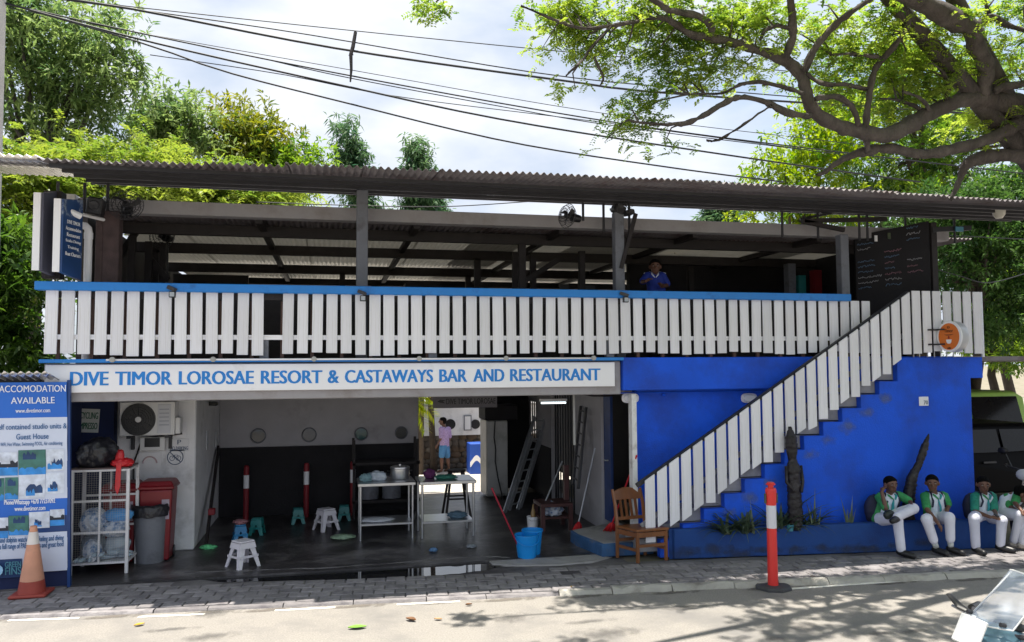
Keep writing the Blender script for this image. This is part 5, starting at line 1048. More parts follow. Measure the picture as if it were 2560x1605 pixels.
for s in (-1,1): b = MB(); b.b6(q.x+s*.07-.006,q.x+s*.07+.006,q.y-.012,q.y+.012,z2_+.02,z3_-.03); b.build('strap_loop', ALOE, t)
# fallen leaves
LM = {k: mat('leaf_'+k, c, .7, .25, 20) for k, c in (('yellow',(.55,.33,.03)),('green',(.16,.34,.04)),('brown',(.16,.075,.03)),('tan',(.4,.25,.12)))}
for (px, py, kk, sz, lab) in ((348,1565,'yellow',.10,'small orange yellow leaf on the road near the left lane dashes'),(893,1572,'green',.17,'bright green leaf lying flat on the road at the bottom of the picture'),(1027,1553,'brown',.12,'curled brown leaf on the sunlit road right of the green leaf'),(1095,1551,'tan',.08,'small tan leaf right of the curled brown one'),(1172,1515,'brown',.07,'little dark leaf at the end of the lane dash'),(1430,1472,'yellow',.12,'yellow leaf in the gutter right of the bucket'),(1170,1482,'tan',.07,'tan scrap leaf in the gutter below the puddle'),(1972,1466,'yellow',.14,'yellow leaf against the bollard base'),(2033,1449,'brown',.12,'curled brown leaf near the kerb right of the bollard')):
    p = gr(px,py,ROADZ); rg_ = random.Random(px); a = rg_.uniform(-.8,.8); b = MB(); vs = []; n = 6; ca_, sa_ = math.cos(a), math.sin(a); cur = .5 if kk == 'brown' else .18
    for i in range(n+1):
        s_ = i/n; w_ = sz*.26*math.sin(math.pi*min(.97,max(.03,s_)))**.8; x_ = (s_-.5)*sz
        for (yy_, zz_) in ((-w_,.012+cur*w_),(0,.004),(w_,.012+cur*w_)): vs.append((p.x+x_*ca_-yy_*sa_, p.y+x_*sa_+yy_*ca_, ROADZ+.006+zz_+cur*.12*sz*(2*s_-1)**2))
    b.add(vs,[f for i in range(n) for f in ((i*3,i*3+1,i*3+4,i*3+3),(i*3+1,i*3+2,i*3+5,i*3+4))]); tag(b.build('fallen_leaf', LM[kk], smooth=True),lab,'leaf','fallen leaves on the road')
# ================================================================ things on the upper deck
def fan(label, c, r, dirv, base):
    c = Vector(c); dirv = Vector(dirv).normalized(); t = thing('electric_fan',label,'fan',(c.x,c.y,base)); M = dirv.to_track_quat('Z','Y').to_matrix()
    b = MB()
    for rr_, zo in ((r,0),(r*.8,.045),(r*.55,.06),(r*.3,.068),(r*.8,-.045),(r*.5,-.06)): b.tube([c+M@Vector((rr_*math.cos(R(k*15)),rr_*math.sin(R(k*15)),zo)) for k in range(25)],.004,5)
    for k in range(24):
        a = R(k*15); o_ = Vector((math.cos(a),math.sin(a),0))
        for sg in (1,-1): b.tube([c+M@(o_*r),c+M@(o_*r*.8+Vector((0,0,.045*sg))),c+M@(o_*r*.12+Vector((0,0,.07*sg)))],.002,4)
    b.build('cage', IRON, t)
    b = MB(); b.lathe([(.001,-.03),(r*.2,-.03),(r*.2,.03),(.001,.035)],c,16,M); b.lathe([(.001,-.22),(r*.3,-.2),(r*.36,-.08),(.001,-.07)],c,16,M); b.build('motor', BLACK, t, smooth='auto')
    for k in range(3):
        b = MB(); vs = []
        for i in range(6):
            s_ = i/5; a0_ = R(120*k)+.5*s_; w_ = .55*(1-.35*s_); rr_ = r*(.18+.72*s_)
            vs += [c+M@Vector((rr_*math.cos(a0_-w_/2),rr_*math.sin(a0_-w_/2),-.02)), c+M@Vector((rr_*math.cos(a0_+w_/2),rr_*math.sin(a0_+w_/2),.02))]
        b.add(vs,[(i*2,i*2+1,i*2+3,i*2+2) for i in range(5)]); b.build('blade', BLACK, t)
    b = MB(); b.bar(c-dirv*.14,(c.x-dirv.x*.14,c.y-dirv.y*.14,base),.03,.03); b.build('mount', IRON, t); return t
c = at(315,512,.25); fan('black wall fan with open cage high at the left end of the deck',c,.19,(.1,-1,.25),4.36)
c = at(1418,540,.1); fan('black cage fan seen edge-on under the roof beam left of the slim column',c,.16,(-.95,-.35,.1),4.36)
c = at(405,590,2.6); fan('dark pedestal fan standing inside the left part of the deck',c,.2,(-.4,-1,0),2.47)
def pa_box(label, px, py, y, w, h, tilt):
    p = at(px,py,y); t = thing('loudspeaker',label,'speaker',(p.x,y,p.z)); M = Matrix.Rotation(tilt,3,'Y'); b = MB(); b.box(p,(w,.16,h),M); b.build('cabinet', BLACK, t, bevel=.015); b = MB(); b.lathe([(.001,0),(w*.36,0),(w*.3,.012),(.001,.004)],p+Vector((0,-.081,0)),16,Matrix.Rotation(R(90),3,'X')); b.build('cone', IRON, t); b = MB(); b.bar(p+Vector((0,.08,h*.3)),p+Vector((0,.3,h*.6)),.03,.03); b.build('bracket', IRON, t)
pa_box('black loudspeaker hung next to the wall fan at the left end of the deck',240,517,.2,.17,.2,R(8)); pa_box('black loudspeaker on top of the slim column near the person',1546,524,.3,.17,.10,R(18)); pa_box('dark loudspeaker box on the cross arm right of the slim column',1572,532,.3,.12,.07,R(-12))
# tangle of cables and dark board brackets on the slim column
t = thing('cable_tangle','tangle of thin black cables above the slim column','cables',(4,.3,4.4)); rg_ = random.Random(8)
for k in range(6):
    p = at(1560+rg_.uniform(-10,30),515,.3); b = MB(); q = [p+Vector((rg_.uniform(-.06,.06),rg_.uniform(-.04,.04),.05*i-.05)) for i in range(5)]; b.tube(q,.004,4); b.build('cable', BLACK, t)
a, c = at(1560,690,.3), at(1588,535,.3); b = MB(); b.bar((a.x-.05,.28,a.z+.1),(c.x,.28,c.z),.04,.05); tag(b.build('diagonal_brace', DARK),'dark diagonal timber brace beside the slim column','brace')
# menu blackboard
L0, L1, Rb, Rt = at(2137,760,.75), at(2137,590,.75), at(2322,760,.1), at(2322,552,.1); L0.z = 2.9; Rb.z = 2.9
L0.x = L1.x; Rb.x = Rt.x
t = thing('menu_blackboard','large black menu board with chalk writing at the stair head','blackboard',((L0.x+Rb.x)/2,.4,2.5)); b = MB(); th = Vector((.02,.06,0)); b.hexa([L0,Rb,Rb+th,L0+th,L1,Rt,Rt+th,L1+th]); b.build('board', BLACKM, t)
CH = [mat('chalk_'+k, c_, .9, .15, 20) for k, c_ in (('white',(.35,.35,.38)),('pink',(.3,.16,.2)),('blue',(.12,.2,.32)))]
u_ = (Rb-L0); nn = Vector((u_.y,-u_.x,0)).normalized()
def bp(s_, f_): 
    zt_ = L1.z+(Rt.z-L1.z)*s_; p = L0+u_*s_; return Vector((p.x,p.y,2.9+(zt_-2.9)*f_))+nn*.004
for cidx, (s0, s1, f0, f1) in enumerate(((.03,.36,.42,.9),(.4,.66,.42,.78),(.7,.97,.55,.97))):
    f = f1
    while f > f0:
        if rg_.random() < .2: f -= .07; continue
        e = s0+(s1-s0)*rg_.uniform(.5,1); b = MB(); pts = []; n = int((e-s0)*110)
        for i in range(n): pts.append(bp(s0+(e-s0)*i/n, f+rg_.uniform(-.012,.012)))
        if len(pts) > 2: b.tube(pts,.0045,4); b.build('chalk_line', rg_.choice(CH), t)
        f -= .055
for (s_, f_) in ((.30,.93),(.48,.93)): p = bp(s_,f_); b = MB(); b.box(p,(.07,.01,.09)); b.build('sticker', rg_.choice((SIGNW,ALOE)), t)
for e in (Rb,): b = MB(); b.b6(e.x+.02,e.x+.11,e.y-.02,e.y+.08,2.47,4.45); b.build('post', DARK, t)
p = at(1687,621,3.0); t = thing('bulb_lamp','small glowing bulb lamp under the roof to the right of the slim column','lamp',(p.x,3,p.z)); b = MB(); b.ell(p,(.045,.045,.03),12,8); b.build('bulb', mat('warm_bulb',(1,.9,.7),.3,0,1,emit=((1,.82,.5),6)), t, smooth=True); b = MB(); b.lathe([(.05,.0),(.02,.05),(.001,.06)],p+Vector((0,0,.02)),12); b.build('shade', IRON, t); b = MB(); b.cyl(p+Vector((0,0,.07)),(p.x,3,4.33),.006,5); b.build('cord', IRON, t)
p = at(2497,525,-.5); t = thing('pendant_lamp','white ribbed pendant lamp under the right end of the canopy','lamp',(p.x,-.5,p.z-.1)); b = MB(); b.lathe([(.001,-.12),(.045,-.115),(.075,-.07),(.088,0),(.088,.09),(.03,.1),(.001,.1)],p,20); b.build('shade', mat('milky_shade',(.6,.58,.52),.35,.06,4), t, smooth='auto'); b = MB(); b.cyl(p+Vector((0,0,.1)),(p.x,-.5,4.56),.01,6); b.build('stem', IRON, t)
t = thing('bracket_sign','black bracket arm with a small blue panel beyond the blackboard','sign',(8,.2,4)); a, c = at(2328,575,.1), at(2425,570,.1); b = MB(); b.bar(a,c,.06,.07); b.build('arm', BLACK, t); p = at(2398,573,.05); b = MB(); b.box(p,(.13,.02,.07)); b.build('panel', mat('teal_panel',(.08,.25,.35),.3,.2,6), t)
# bamboo blinds and bar fascia on the right of the deck
t = thing('bar_counter','dark bar counter and rolled bamboo blinds in the right part of the deck','bar',(7,2.5,2.47)); b = MB(); b.b6(5.2,8.2,2.4,3.0,2.47,3.5); b.build('counter', DARK, t); a, c = at(1800,598,1.5), at(2085,600,1.5)
b = MB(); b.tube([a.lerp(c,k/8)+Vector((0,0,-.03*math.sin(math.pi*k/8))) for k in range(9)],.045,10); b.build('rolled_blind', mat('dim_bamboo',(.05,.03,.03),.8,.3,12), t, smooth='auto'); b = MB(); b.b6(a.x,c.x,1.48,1.54,a.z+.05,4.32); b.build('valance', DARK, t)
for k, (px, m) in enumerate(((2010,STL),(2050,RW1),(1985,GREYC))): p = at(px,700,2.5); b = MB(); b.b6(p.x-.07,p.x+.07,2.55,2.7,3.505,3.95+.1*k); b.build('bottle_box', m, t)
# dark chairs and seats just behind the railing on the left
t = thing('bar_table','dark bar table and cabinet standing inside the deck left of centre','table',(.5,4,2.47))
b = MB(); b.b6(-1.6,.9,4.6,5.2,3.68,3.75); b.build('table_top', DARK, t)
for x in (-1.5,.8):
    for y in (4.66,5.14): b = MB(); b.b6(x-.03,x+.03,y-.03,y+.03,2.47,3.68); b.build('leg', DARK, t)
# ================================================================ overhead wires, stick and pole
WIRE = mat('black_wire',(.012,.014,.018),.5,.1,3)
def wire(label, pts, y, r=.011, y2=None):
    y2 = y if y2 is None else y2; x0_, x1_ = pts[0][0], pts[-1][0]
    P = [at(px,py,y+(y2-y)*(px-x0_)/(x1_-x0_)) for px, py in pts]; n = 24; S = [(p[0]-x0_)/(x1_-x0_) for p in pts]
    q = []
    for k in range(n+1):
        s_ = k/n; j = 0
        while j < len(S)-2 and S[j+1] < s_: j += 1
        a_, c_ = S[j], S[j+1]; u = (s_-a_)/(c_-a_); p0_ = P[max(j-1,0)]; p1_ = P[j]; p2_ = P[j+1]; p3_ = P[min(j+2,len(P)-1)]
        q.append(p1_*1.0+(p2_-p0_)*.5*u+(p0_*2-p1_*5+p2_*4-p3_)*.5*u*u+(p1_*3-p0_-p2_*3+p3_)*.5*u**3 if len(P) > 2 else p1_.lerp(p2_,u))
    b = MB(); b.tube(q,r,5); tag(b.build('overhead_wire', WIRE, smooth=True),label,'wire','overhead wires')
YW = 2.2
wire('topmost thin overhead wire crossing the sky above the hanging stick',[(250,8),(850,73),(1400,128),(1900,172),(2700,235)],YW,.008)
wire('second overhead wire from the top, just above the thick cable',[(150,-2),(700,75),(1400,190),(1900,235),(2700,300)],YW,.010)
wire('thick black overhead cable touched by the middle of the hanging stick',[(130,-6),(330,22),(850,122),(1400,200),(1700,235),(2560,292)],YW,.019)
wire('thin faint overhead wire just below the hanging stick middle',[(20,18),(260,66),(850,170),(1500,282),(2050,350),(2700,420)],YW,.006)
wire('upper of two close overhead cables under the hanging stick',[(20,10),(300,72),(850,184),(1500,300),(2000,368),(2700,450)],YW,.012)
wire('slack wavy overhead wire just under the upper of two close cables',[(640,142),(850,190),(1230,262),(1560,318),(2100,385)],YW,.008)
wire('dark overhead cable running down towards the middle of the canopy',[(15,8),(370,103),(850,212),(1280,303),(1850,392),(2300,455)],YW,.016)
wire('thin overhead wire crossing the descending cable on the left',[(375,137),(700,185),(1000,242),(1500,305),(2000,372)],YW,.007)
wire('lowest overhead cable sloping down to the canopy edge',[(20,9),(370,112),(560,178),(850,253),(1280,356),(1700,422),(1960,455)],YW,.014)
wire('thin wire strung between the roof beam and the canopy',[(640,505),(900,514),(1120,516),(1350,502),(1500,494)],.7,.007)
wire('pale wire drooping at the far right beside the deck',[(2330,670),(2400,690),(2470,707),(2560,685)],.8,.008)
wire('thin horizontal wire behind the deck right of the blackboard',[(2320,586),(2440,592),(2600,600)],.8,.007)
a, c = at(889,80,YW-.03), at(876,205,YW-.03); t = thing('hanging_stick','short broken stick hanging across the overhead wires','stick',c); b = MB(); b.tube([a,a.lerp(c,.3)+Vector((-.015,0,0)),a.lerp(c,.45)+Vector((-.035,0,0)),a.lerp(c,.75)+Vector((-.005,0,0)),c],[.026,.03,.028,.022,.012],7); b.build('stem', DARK, t); m_ = a.lerp(c,.45); b = MB(); b.tube([m_,m_+Vector((-.07,0,-.02))],[.015,.005],5); b.build('twig', DARK, t)
p = at(2,300,YW); b = MB(); b.tube([(p.x-.12,YW,-.66),(p.x-.12,YW,8.5)],[.17,.13],14); t = thing('utility_pole','pale concrete utility pole at the extreme left edge','utility pole',(p.x-.12,YW,-.66)); b.build('shaft', mat('pale_concrete_pole',(.5,.47,.44),.8,.08,4,bump=.2), t, smooth='auto'); b = MB(); b.bar((p.x-.6,YW,7.6),(p.x+.3,YW,7.6),.08,.1); b.build('cross_arm', DARK, t)
# ================================================================ vehicles on the right
GLS = mat('dark_car_glass',(.008,.009,.012),.12,.1,3,spec=.25); TYRE = mat('tyre_rubber',(.015,.015,.016),.8,.2,8); RIM = mat('wheel_rim',(.4,.4,.42),.35,.1,5,metal=.6)
def car(name, label, x0, y0, Lc, Wc, prof, glass, paint, z0=-.03):
    t = thing(name,label,'car',(x0+Lc/2,y0+Wc/2,z0)); b = MB(); n = len(prof)
    rows = []
    for (f, ins) in ((0,.07),(.06,.0),(.94,.0),(1,.07)):
        rows.append([(x0+px_*Lc, y0+Wc*f+(0), z0+pz_-(ins*.5 if pz_ > .5 else 0)) for px_, pz_ in prof])
    # tumblehome above the belt line
    def sh(v, f): 
        k = max(0, v[2]-z0-.85)*.28; return (v[0], v[1]+(k if f < .5 else -k), v[2])
    rows = [[sh(v, f) for v in r_] for r_, f in zip(rows,(0,.06,.94,1))]
    vs = [v for r_ in rows for v in r_]; fs = [(i*n+k,i*n+(k+1)%n,(i+1)*n+(k+1)%n,(i+1)*n+k) for i in range(3) for k in range(n)]+[tuple(range(n)),tuple(range(4*n-1,3*n-1,-1))]
    b.add(vs,fs); b.build('body', paint, t, bevel=.03, seg=2)
    for poly_ in glass:
        b = MB(); b.prism([(x0+px_*Lc,z0+pz_) for px_,pz_ in poly_],0,1,mp=lambda x,y,z:(x,y0-.012+max(0,z-z0-.85)*.28+.02*y,z)); b.build('window', GLS, t)
    for fx in (.17,.80):
        cx_ = x0+Lc*fx
        for (yy_, s) in ((y0+.10,-1),(y0+Wc-.10,1)):
            b = MB(); M = Matrix.Rotation(R(90),3,'X'); b.lathe([(.19,-.1),(.30,-.11),(.33,-.07),(.33,.07),(.30,.11),(.19,.1)],(cx_,yy_,z0+.33),24,M); w_ = b.build('wheel', TYRE, t, smooth='auto'); b = MB(); b.lathe([(.001,-.06),(.195,-.09),(.195,.09),(.001,.06)],(cx_,yy_,z0+.33),20,M); b.build('rim', RIM, w_, smooth='auto')
    for (fx, z_) in ((.03,.75),(.97,.8)): b = MB(); b.box((x0+Lc*fx,y0+.03,z0+z_),(.16,.08,.12)); b.build('lamp', SIGNW if fx < .5 else RW1, t, bevel=.02)
    for z_ in (.92,): b = MB(); b.b6(x0+Lc*.42,x0+Lc*.48,y0-.035,y0-.012,z0+z_-.12,z0+z_-.09); b.build('handle', IRON, t)
    b = MB(); b.box((x0+Lc*.30,y0-.1,z0+1.0),(.10,.16,.11)); b.build('mirror', paint, t, bevel=.03)
    return t
HB = [(0,.3),(0,.72),(.03,.82),(.22,.95),(.34,1.36),(.42,1.43),(.72,1.42),(.88,1.10),(.98,1.0),(1,.7),(1,.3)]
car('parked_car','black car parked beside the blue wall behind the boys',8.75,1.5,4.1,1.7,HB,[[(.27,.97),(.52,.97),(.52,1.34),(.37,1.34)],[(.535,.97),(.83,1.0),(.72,1.33),(.535,1.34)]],mat('black_car_paint',(.003,.003,.004),.45,.1,3,spec=.06))
VN = [(0,.35),(0,.95),(.05,1.05),(.16,1.15),(.26,1.80),(.30,1.86),(.96,1.86),(1,1.75),(1,.35)]
car('green_van','lime green van parked behind the black car',9.9,4.4,4.6,1.8,VN,[[(.22,1.12),(.40,1.12),(.40,1.74),(.285,1.74)],[(.42,1.12),(.68,1.12),(.68,1.74),(.42,1.74)],[(.70,1.12),(.96,1.12),(.96,1.74),(.70,1.74)]],mat('lime_paint',(.42,.72,.14),.4,.06,3))
b = MB(); b.b6(8.9,16,7.5,7.7,-.03,2.45); t = thing('shed_wall','dark shed wall behind the parked vehicles','wall',(12,7.6,-.03)); b.build('wall', BLACKM, t); b = MB(); b.b6(8.9,16,.7,7.9,2.451,2.52); b.build('roof', GALVD, t)
def motorbike(name, label, org, rot, paint, screen=False):
    t = thing(name,label,'motorbike',org,rot); W_ = dict(world=False)
    for x_ in (-.62,.62):
        M = Matrix.Rotation(R(90),3,'X'); b = MB(); b.lathe([(.2,-.04),(.26,-.045),(.285,0),(.26,.045),(.2,.04)],(x_,0,.285),26,M); w_ = b.build('wheel', TYRE, t, smooth='auto', world=False); b = MB(); b.lathe([(.17,-.03),(.205,-.035),(.205,.035),(.17,.03),(.17,-.03)],(x_,0,.285),22,M)
        for k in range(5): b.bar((x_,0,.285),(x_+.18*math.cos(R(72*k)),0,.285+.18*math.sin(R(72*k))),.03,.02); 
        b.build('rim', ALU, w_, world=False)
    b = MB(); b.tube([(.62,.0,.285),(.50,0,.62),(.43,0,.86)],[.035,.04,.035],8); b.build('fork', IRON, t, smooth='auto', **W_)
    b = MB(); b.tube([(.40,0,.45),(.1,0,.33),(-.3,0,.42),(-.5,0,.6)],[.09,.12,.12,.07],10,sq=.8); b.build('frame', paint, t, smooth='auto', **W_)
    b = MB(); b.tube([(.44,0,.80 if screen else .86),(.46,0,.62),(.38,0,.38)],[.10,.15,.12],12,sq=.45); b.build('front_shield', paint, t, smooth='auto', **W_)
    b = MB(); b.tube([(.03,0,.70),(-.25,0,.74),(-.55,0,.78),(-.7,0,.79)],[.09,.13,.12,.06],12,sq=.5); b.build('seat', BLACK, t, smooth='auto', **W_)
    b = MB(); b.tube([(-.15,0,.6),(-.5,0,.66),(-.8,0,.74)],[.11,.11,.04],10,sq=.8); b.build('tail_fairing', paint, t, smooth='auto', **W_)
    b = MB(); b.box((-.82,0,.70),(.05,.14,.08)); b.build('tail_light', mat('tail_red',(.5,.01,.01),.3,.05,4), t, bevel=.015, **W_)
    b = MB(); b.box((-.84,0,.55),(.012,.2,.13)); b.build('number_plate', SIGNW, t, **W_)
    b = MB(); b.tube([(.30,-.34,.98),(.42,-.2,.97),(.44,0,.93),(.42,.2,.97),(.30,.34,.98)],.014,8); b.build('handlebar', IRON, t, smooth='auto', **W_)
    for s in (-1,1):
        b = MB(); b.cyl((.24,s*.37,.975),(.34,s*.31,.98),.022,10); b.build('grip', BLACK, t, **W_)
        if screen:
            b = MB(); b.tube([(.40,s*.2,.97),(.44,s*.28,1.0),(.40,s*.42,1.03)],[.018,.03,.02],8,sq=.5); b.build('hand_guard', BLACK, t, smooth='auto', **W_); continue
        b = MB(); b.tube([(.40,s*.22,.98),(.38,s*.30,1.14)],.007,6); b.ell((.38,s*.34,1.19),(.02,.075,.05),12,8); b.build('mirror', BLACK, t, smooth='auto', **W_)
    b = MB(); b.ell((.55,0,.80 if screen else .90),(.06,.10,.08),12,8); b.build('headlight', mat('headlamp_glass',(.6,.62,.66),.15,.05,4), t, smooth=True, **W_)
    b = MB(); vs = []; fs = []
    for k in range(9): a_ = R(30+120*k/8); vs += [(.62+.31*math.cos(a_),-.06,.285+.31*math.sin(a_)),(.62+.31*math.cos(a_),.06,.285+.31*math.sin(a_))]
    b.add(vs,[(k*2,k*2+1,k*2+3,k*2+2) for k in range(8)]); b.build('front_mudguard', paint, t, smooth=True, **W_)
    b = MB(); b.tube([(.0,-.14,.28),(-.4,-.16,.32),(-.75,-.17,.36)],[.03,.05,.055],10); b.build('exhaust', STEEL, t, smooth='auto', **W_)
    return t
CRM = mat('cream_red_paint',(.6,.5,.42),.3,.25,2,coat=.3)
q = gr(2585,1345); motorbike('motorbike','parked cream and red motorbike behind the seated boys at the right edge',(9.75,-.35,-.012),R(200),CRM)
# near scooter at the lower right corner: only its windscreen, plate and mirror reach into the picture
rr_ = ray(2424,1578); fp = CAM+rr_*((.93-CAM.z)/rr_.z)
NEARW = mat('scooter_white',(.78,.78,.76),.3,.03,3,coat=.4)
t = motorbike('scooter','white scooter with clear windscreen at the lower right corner of the road',(0,0,0),0,NEARW,True)
hd = R(178)
hx = Vector((math.cos(hd),math.sin(hd),0)); t.rotation_euler = (0,R(0),hd); base = fp-hx*.62; t.location = (base.x+.0,base.y-.0,ROADZ)
for ch in list(t.children):
    if ch.name.split('.')[0] in ('headlight',): ch.scale = (1,1,1)
SCR = mat('clear_screen',(.62,.72,.85),.06,.0,2,spec=.6,alpha=.22)
b = MB(); vs = []; fs = []; nu, nv = 8, 8
for layer in (0,.004):
    for i in range(nu+1):
        for j in range(nv+1):
            u = i/nu*2-1; v = j/nv; hw = .15-.02*v; vs.append((.57-.26*v-.09*u*u+layer, u*hw, 1.0+.27*v-.04*u*u*v))
N = (nu+1)*(nv+1)
for i in range(nu):
    for j in range(nv): k = i*(nv+1)+j; fs += [(k,k+nv+1,k+nv+2,k+1),(N+k,N+k+1,N+k+nv+2,N+k+nv+1)]
b.add(vs,fs); b.build('windscreen', SCR, t, smooth=True, world=False)
E_ = [vs[i*(nv+1)] for i in range(nu+1)]+[vs[nu*(nv+1)+j] for j in range(1,nv+1)]+[vs[i*(nv+1)+nv] for i in range(nu-1,-1,-1)]+[vs[j] for j in range(nv-1,-1,-1)]
b2 = MB(); b2.tube(E_,.0045,6); b2.build('screen_edge', NEARW, t, smooth=True, world=False)
BLS = mat('scooter_blue_grey',(.10,.2,.26),.3,.15,4,coat=.4)
b2 = MB(); b2.ell((.44,0,.90),(.15,.17,.085),16,10); b2.build('cowl', BLS, t, smooth=True, world=False)
b2 = MB(); b2.ell((.36,0,.975),(.07,.10,.02),14,8); b2.build('instrument_panel', BLACK, t, smooth=True, world=False)
for s in (-1,1):
    b2 = MB(); b2.tube([(.40,s*.12,.96),(.44,s*.20,.975),(.43,s*.36,.985)],.008,6); b2.build('brake_lever', ALU, t, smooth=True, world=False)
    b2 = MB(); b2.cyl((.50,s*.12,1.02),(.53,s*.12,1.025),.012,10); b2.build('screen_bolt', IRON, t, world=False)
b = MB(); b.box((.62,0,.96),(.02,.19,.16),Matrix.Rotation(R(-28),3,'Y')); b.build('front_plate', NEARW, t, bevel=.006, world=False)
# ================================================================ people
def C6(x, y): return (2140+.1587*x, 1160+.1587*y)
def C7(x, y): return (2380+.1323*x, 1130+.1323*y)
def fused(name, m, parent, parts, voxel=.010, it=4):
    b = MB()
    for q in parts:
        if q[0] == 't':
            _, pts, rads, *sq = q; pts = [Vector(p) for p in pts]; b.tube(pts, rads, 12, sq=sq[0] if sq else 1.)
            for p, r in ((pts[0], rads[0]), (pts[-1], rads[-1])): b.ell(p, (r*.98, r*.98, r*.98), 10, 8)
        else: _, c, r, *M = q; b.ell(c, r, 16, 12, M=M[0] if M else None)
    o = b.build(name, m, parent); md = o.modifiers.new('r', 'REMESH'); md.mode = 'VOXEL'; md.voxel_size = voxel; md.use_smooth_shade = True
    if it: s = o.modifiers.new('s', 'SMOOTH'); s.iterations = it; s.factor = .5
    bpy.context.view_layer.update(); me = bpy.data.meshes.new_from_object(o.evaluated_get(bpy.context.evaluated_depsgraph_get()))
    o.modifiers.clear(); old = o.data; o.data = me; bpy.data.meshes.remove(old); me.polygons.foreach_set('use_smooth', [True]*len(me.polygons)); return o
SKIN = mat('brown_skin',(.14,.066,.042),.5,.12,18); HAIR = mat('black_hair',(.005,.0045,.0045),.9,.3,60,bump=.6,bscale=120,spec=.08); SHOE = mat('black_shoe',(.012,.012,.014),.4,.2,9)
TROU = mat('white_trousers',(.70,.71,.80),.75,.06,7,bump=.25,bscale=18); SHW = mat('shirt_white',(.66,.72,.82),.75,.06,8,bump=.2,bscale=16); SHG = mat('shirt_green',(.035,.27,.085),.75,.25,30,bump=.2,bscale=16); SHT = mat('shirt_teal',(.03,.30,.34),.75,.15,20,bump=.2,bscale=16); PACK = mat('navy_backpack',(.015,.018,.05),.7,.2,9)
def hand_parts(w, d, up, r=1.):
    d = d.normalized(); s = d.cross(up).normalized(); n = s.cross(d); out = [('t',[w,w+d*.045*r],[.021*r,.027*r],.7)]
    for k in range(4):
        o = s*((k-1.5)*.0155*r); l_ = (.05,.06,.056,.044)[k]*r; p = w+d*.055*r+o; out.append(('t',[p,p+d*l_*.5-n*.006*r,p+d*l_*.85-n*.022*r],[.0092*r,.0088*r,.0075*r]))
    p = w+d*.015*r-s*.022*r; out.append(('t',[p,p-s*.022*r+d*.02*r,p-s*.03*r+d*.045*r],[.011*r,.010*r,.008*r])); return out
def face_kit(t, c, fd, s=1., hair=HAIR, skin=SKIN):
    fd = fd.normalized(); sd = Vector((0,0,1)).cross(fd).normalized(); up = fd.cross(sd)
    b = MB()
    for k in (-1,1): b.ell(c+fd*.083*s+sd*k*.031*s+up*.012*s,(.011*s,.009*s,.008*s),8,6)
    b.build('eyes', mat('eye_white',(.3,.27,.25),.3,.05,4), t, smooth=True); b = MB()
    for k in (-1,1): b.ell(c+fd*.0915*s+sd*k*.031*s+up*.012*s,(.005*s,.004*s,.006*s),8,6)
    b.build('pupils', BLACK, t, smooth=True); b = MB(); b.tube([c+fd*.083*s-up*.052*s+sd*k*.009*s for k in (-3,-1,1,3)],.0055*s,6); b.build('mouth', mat('lip',(.12,.035,.03),.5,.1,9), t, smooth=True)
    M = Matrix((sd,fd,up)).transposed()
    b = MB()
    for k in (-1,1): b.tube([c+fd*.087*s+sd*k*.044*s+up*.030*s,c+fd*.093*s+sd*k*.03*s+up*.036*s,c+fd*.093*s+sd*k*.017*s+up*.03*s],.004*s,5)
    b.build('eyebrows', hair, t)
    fused('hair', hair, t, [('e',c+up*.035*s-fd*.018*s,(.084*s,.098*s,.085*s),M),('e',c+up*.06*s+fd*.02*s,(.068*s,.06*s,.052*s),M),('e',c-fd*.05*s-up*.01*s,(.072*s,.05*s,.07*s),M)],.010,2)
def head_parts(c, fd, neck, s=1.):
    fd = fd.normalized(); sd = Vector((0,0,1)).cross(fd).normalized(); up = fd.cross(sd); M = Matrix((sd,fd,up)).transposed()
    return [('e',c+up*.02*s,(.076*s,.092*s,.092*s),M),('e',c+fd*.022*s-up*.045*s,(.056*s,.062*s,.062*s),M),('t',[c+fd*.086*s+up*.012*s,c+fd*.105*s-up*.018*s],[.010*s,.016*s]),('e',c+sd*.08*s-fd*.005*s,(.013*s,.022*s,.032*s),M),('e',c-sd*.08*s-fd*.005*s,(.013*s,.022*s,.032*s),M),('t',[c-fd*.02*s-up*.05*s,neck],[.045*s,.05*s])]
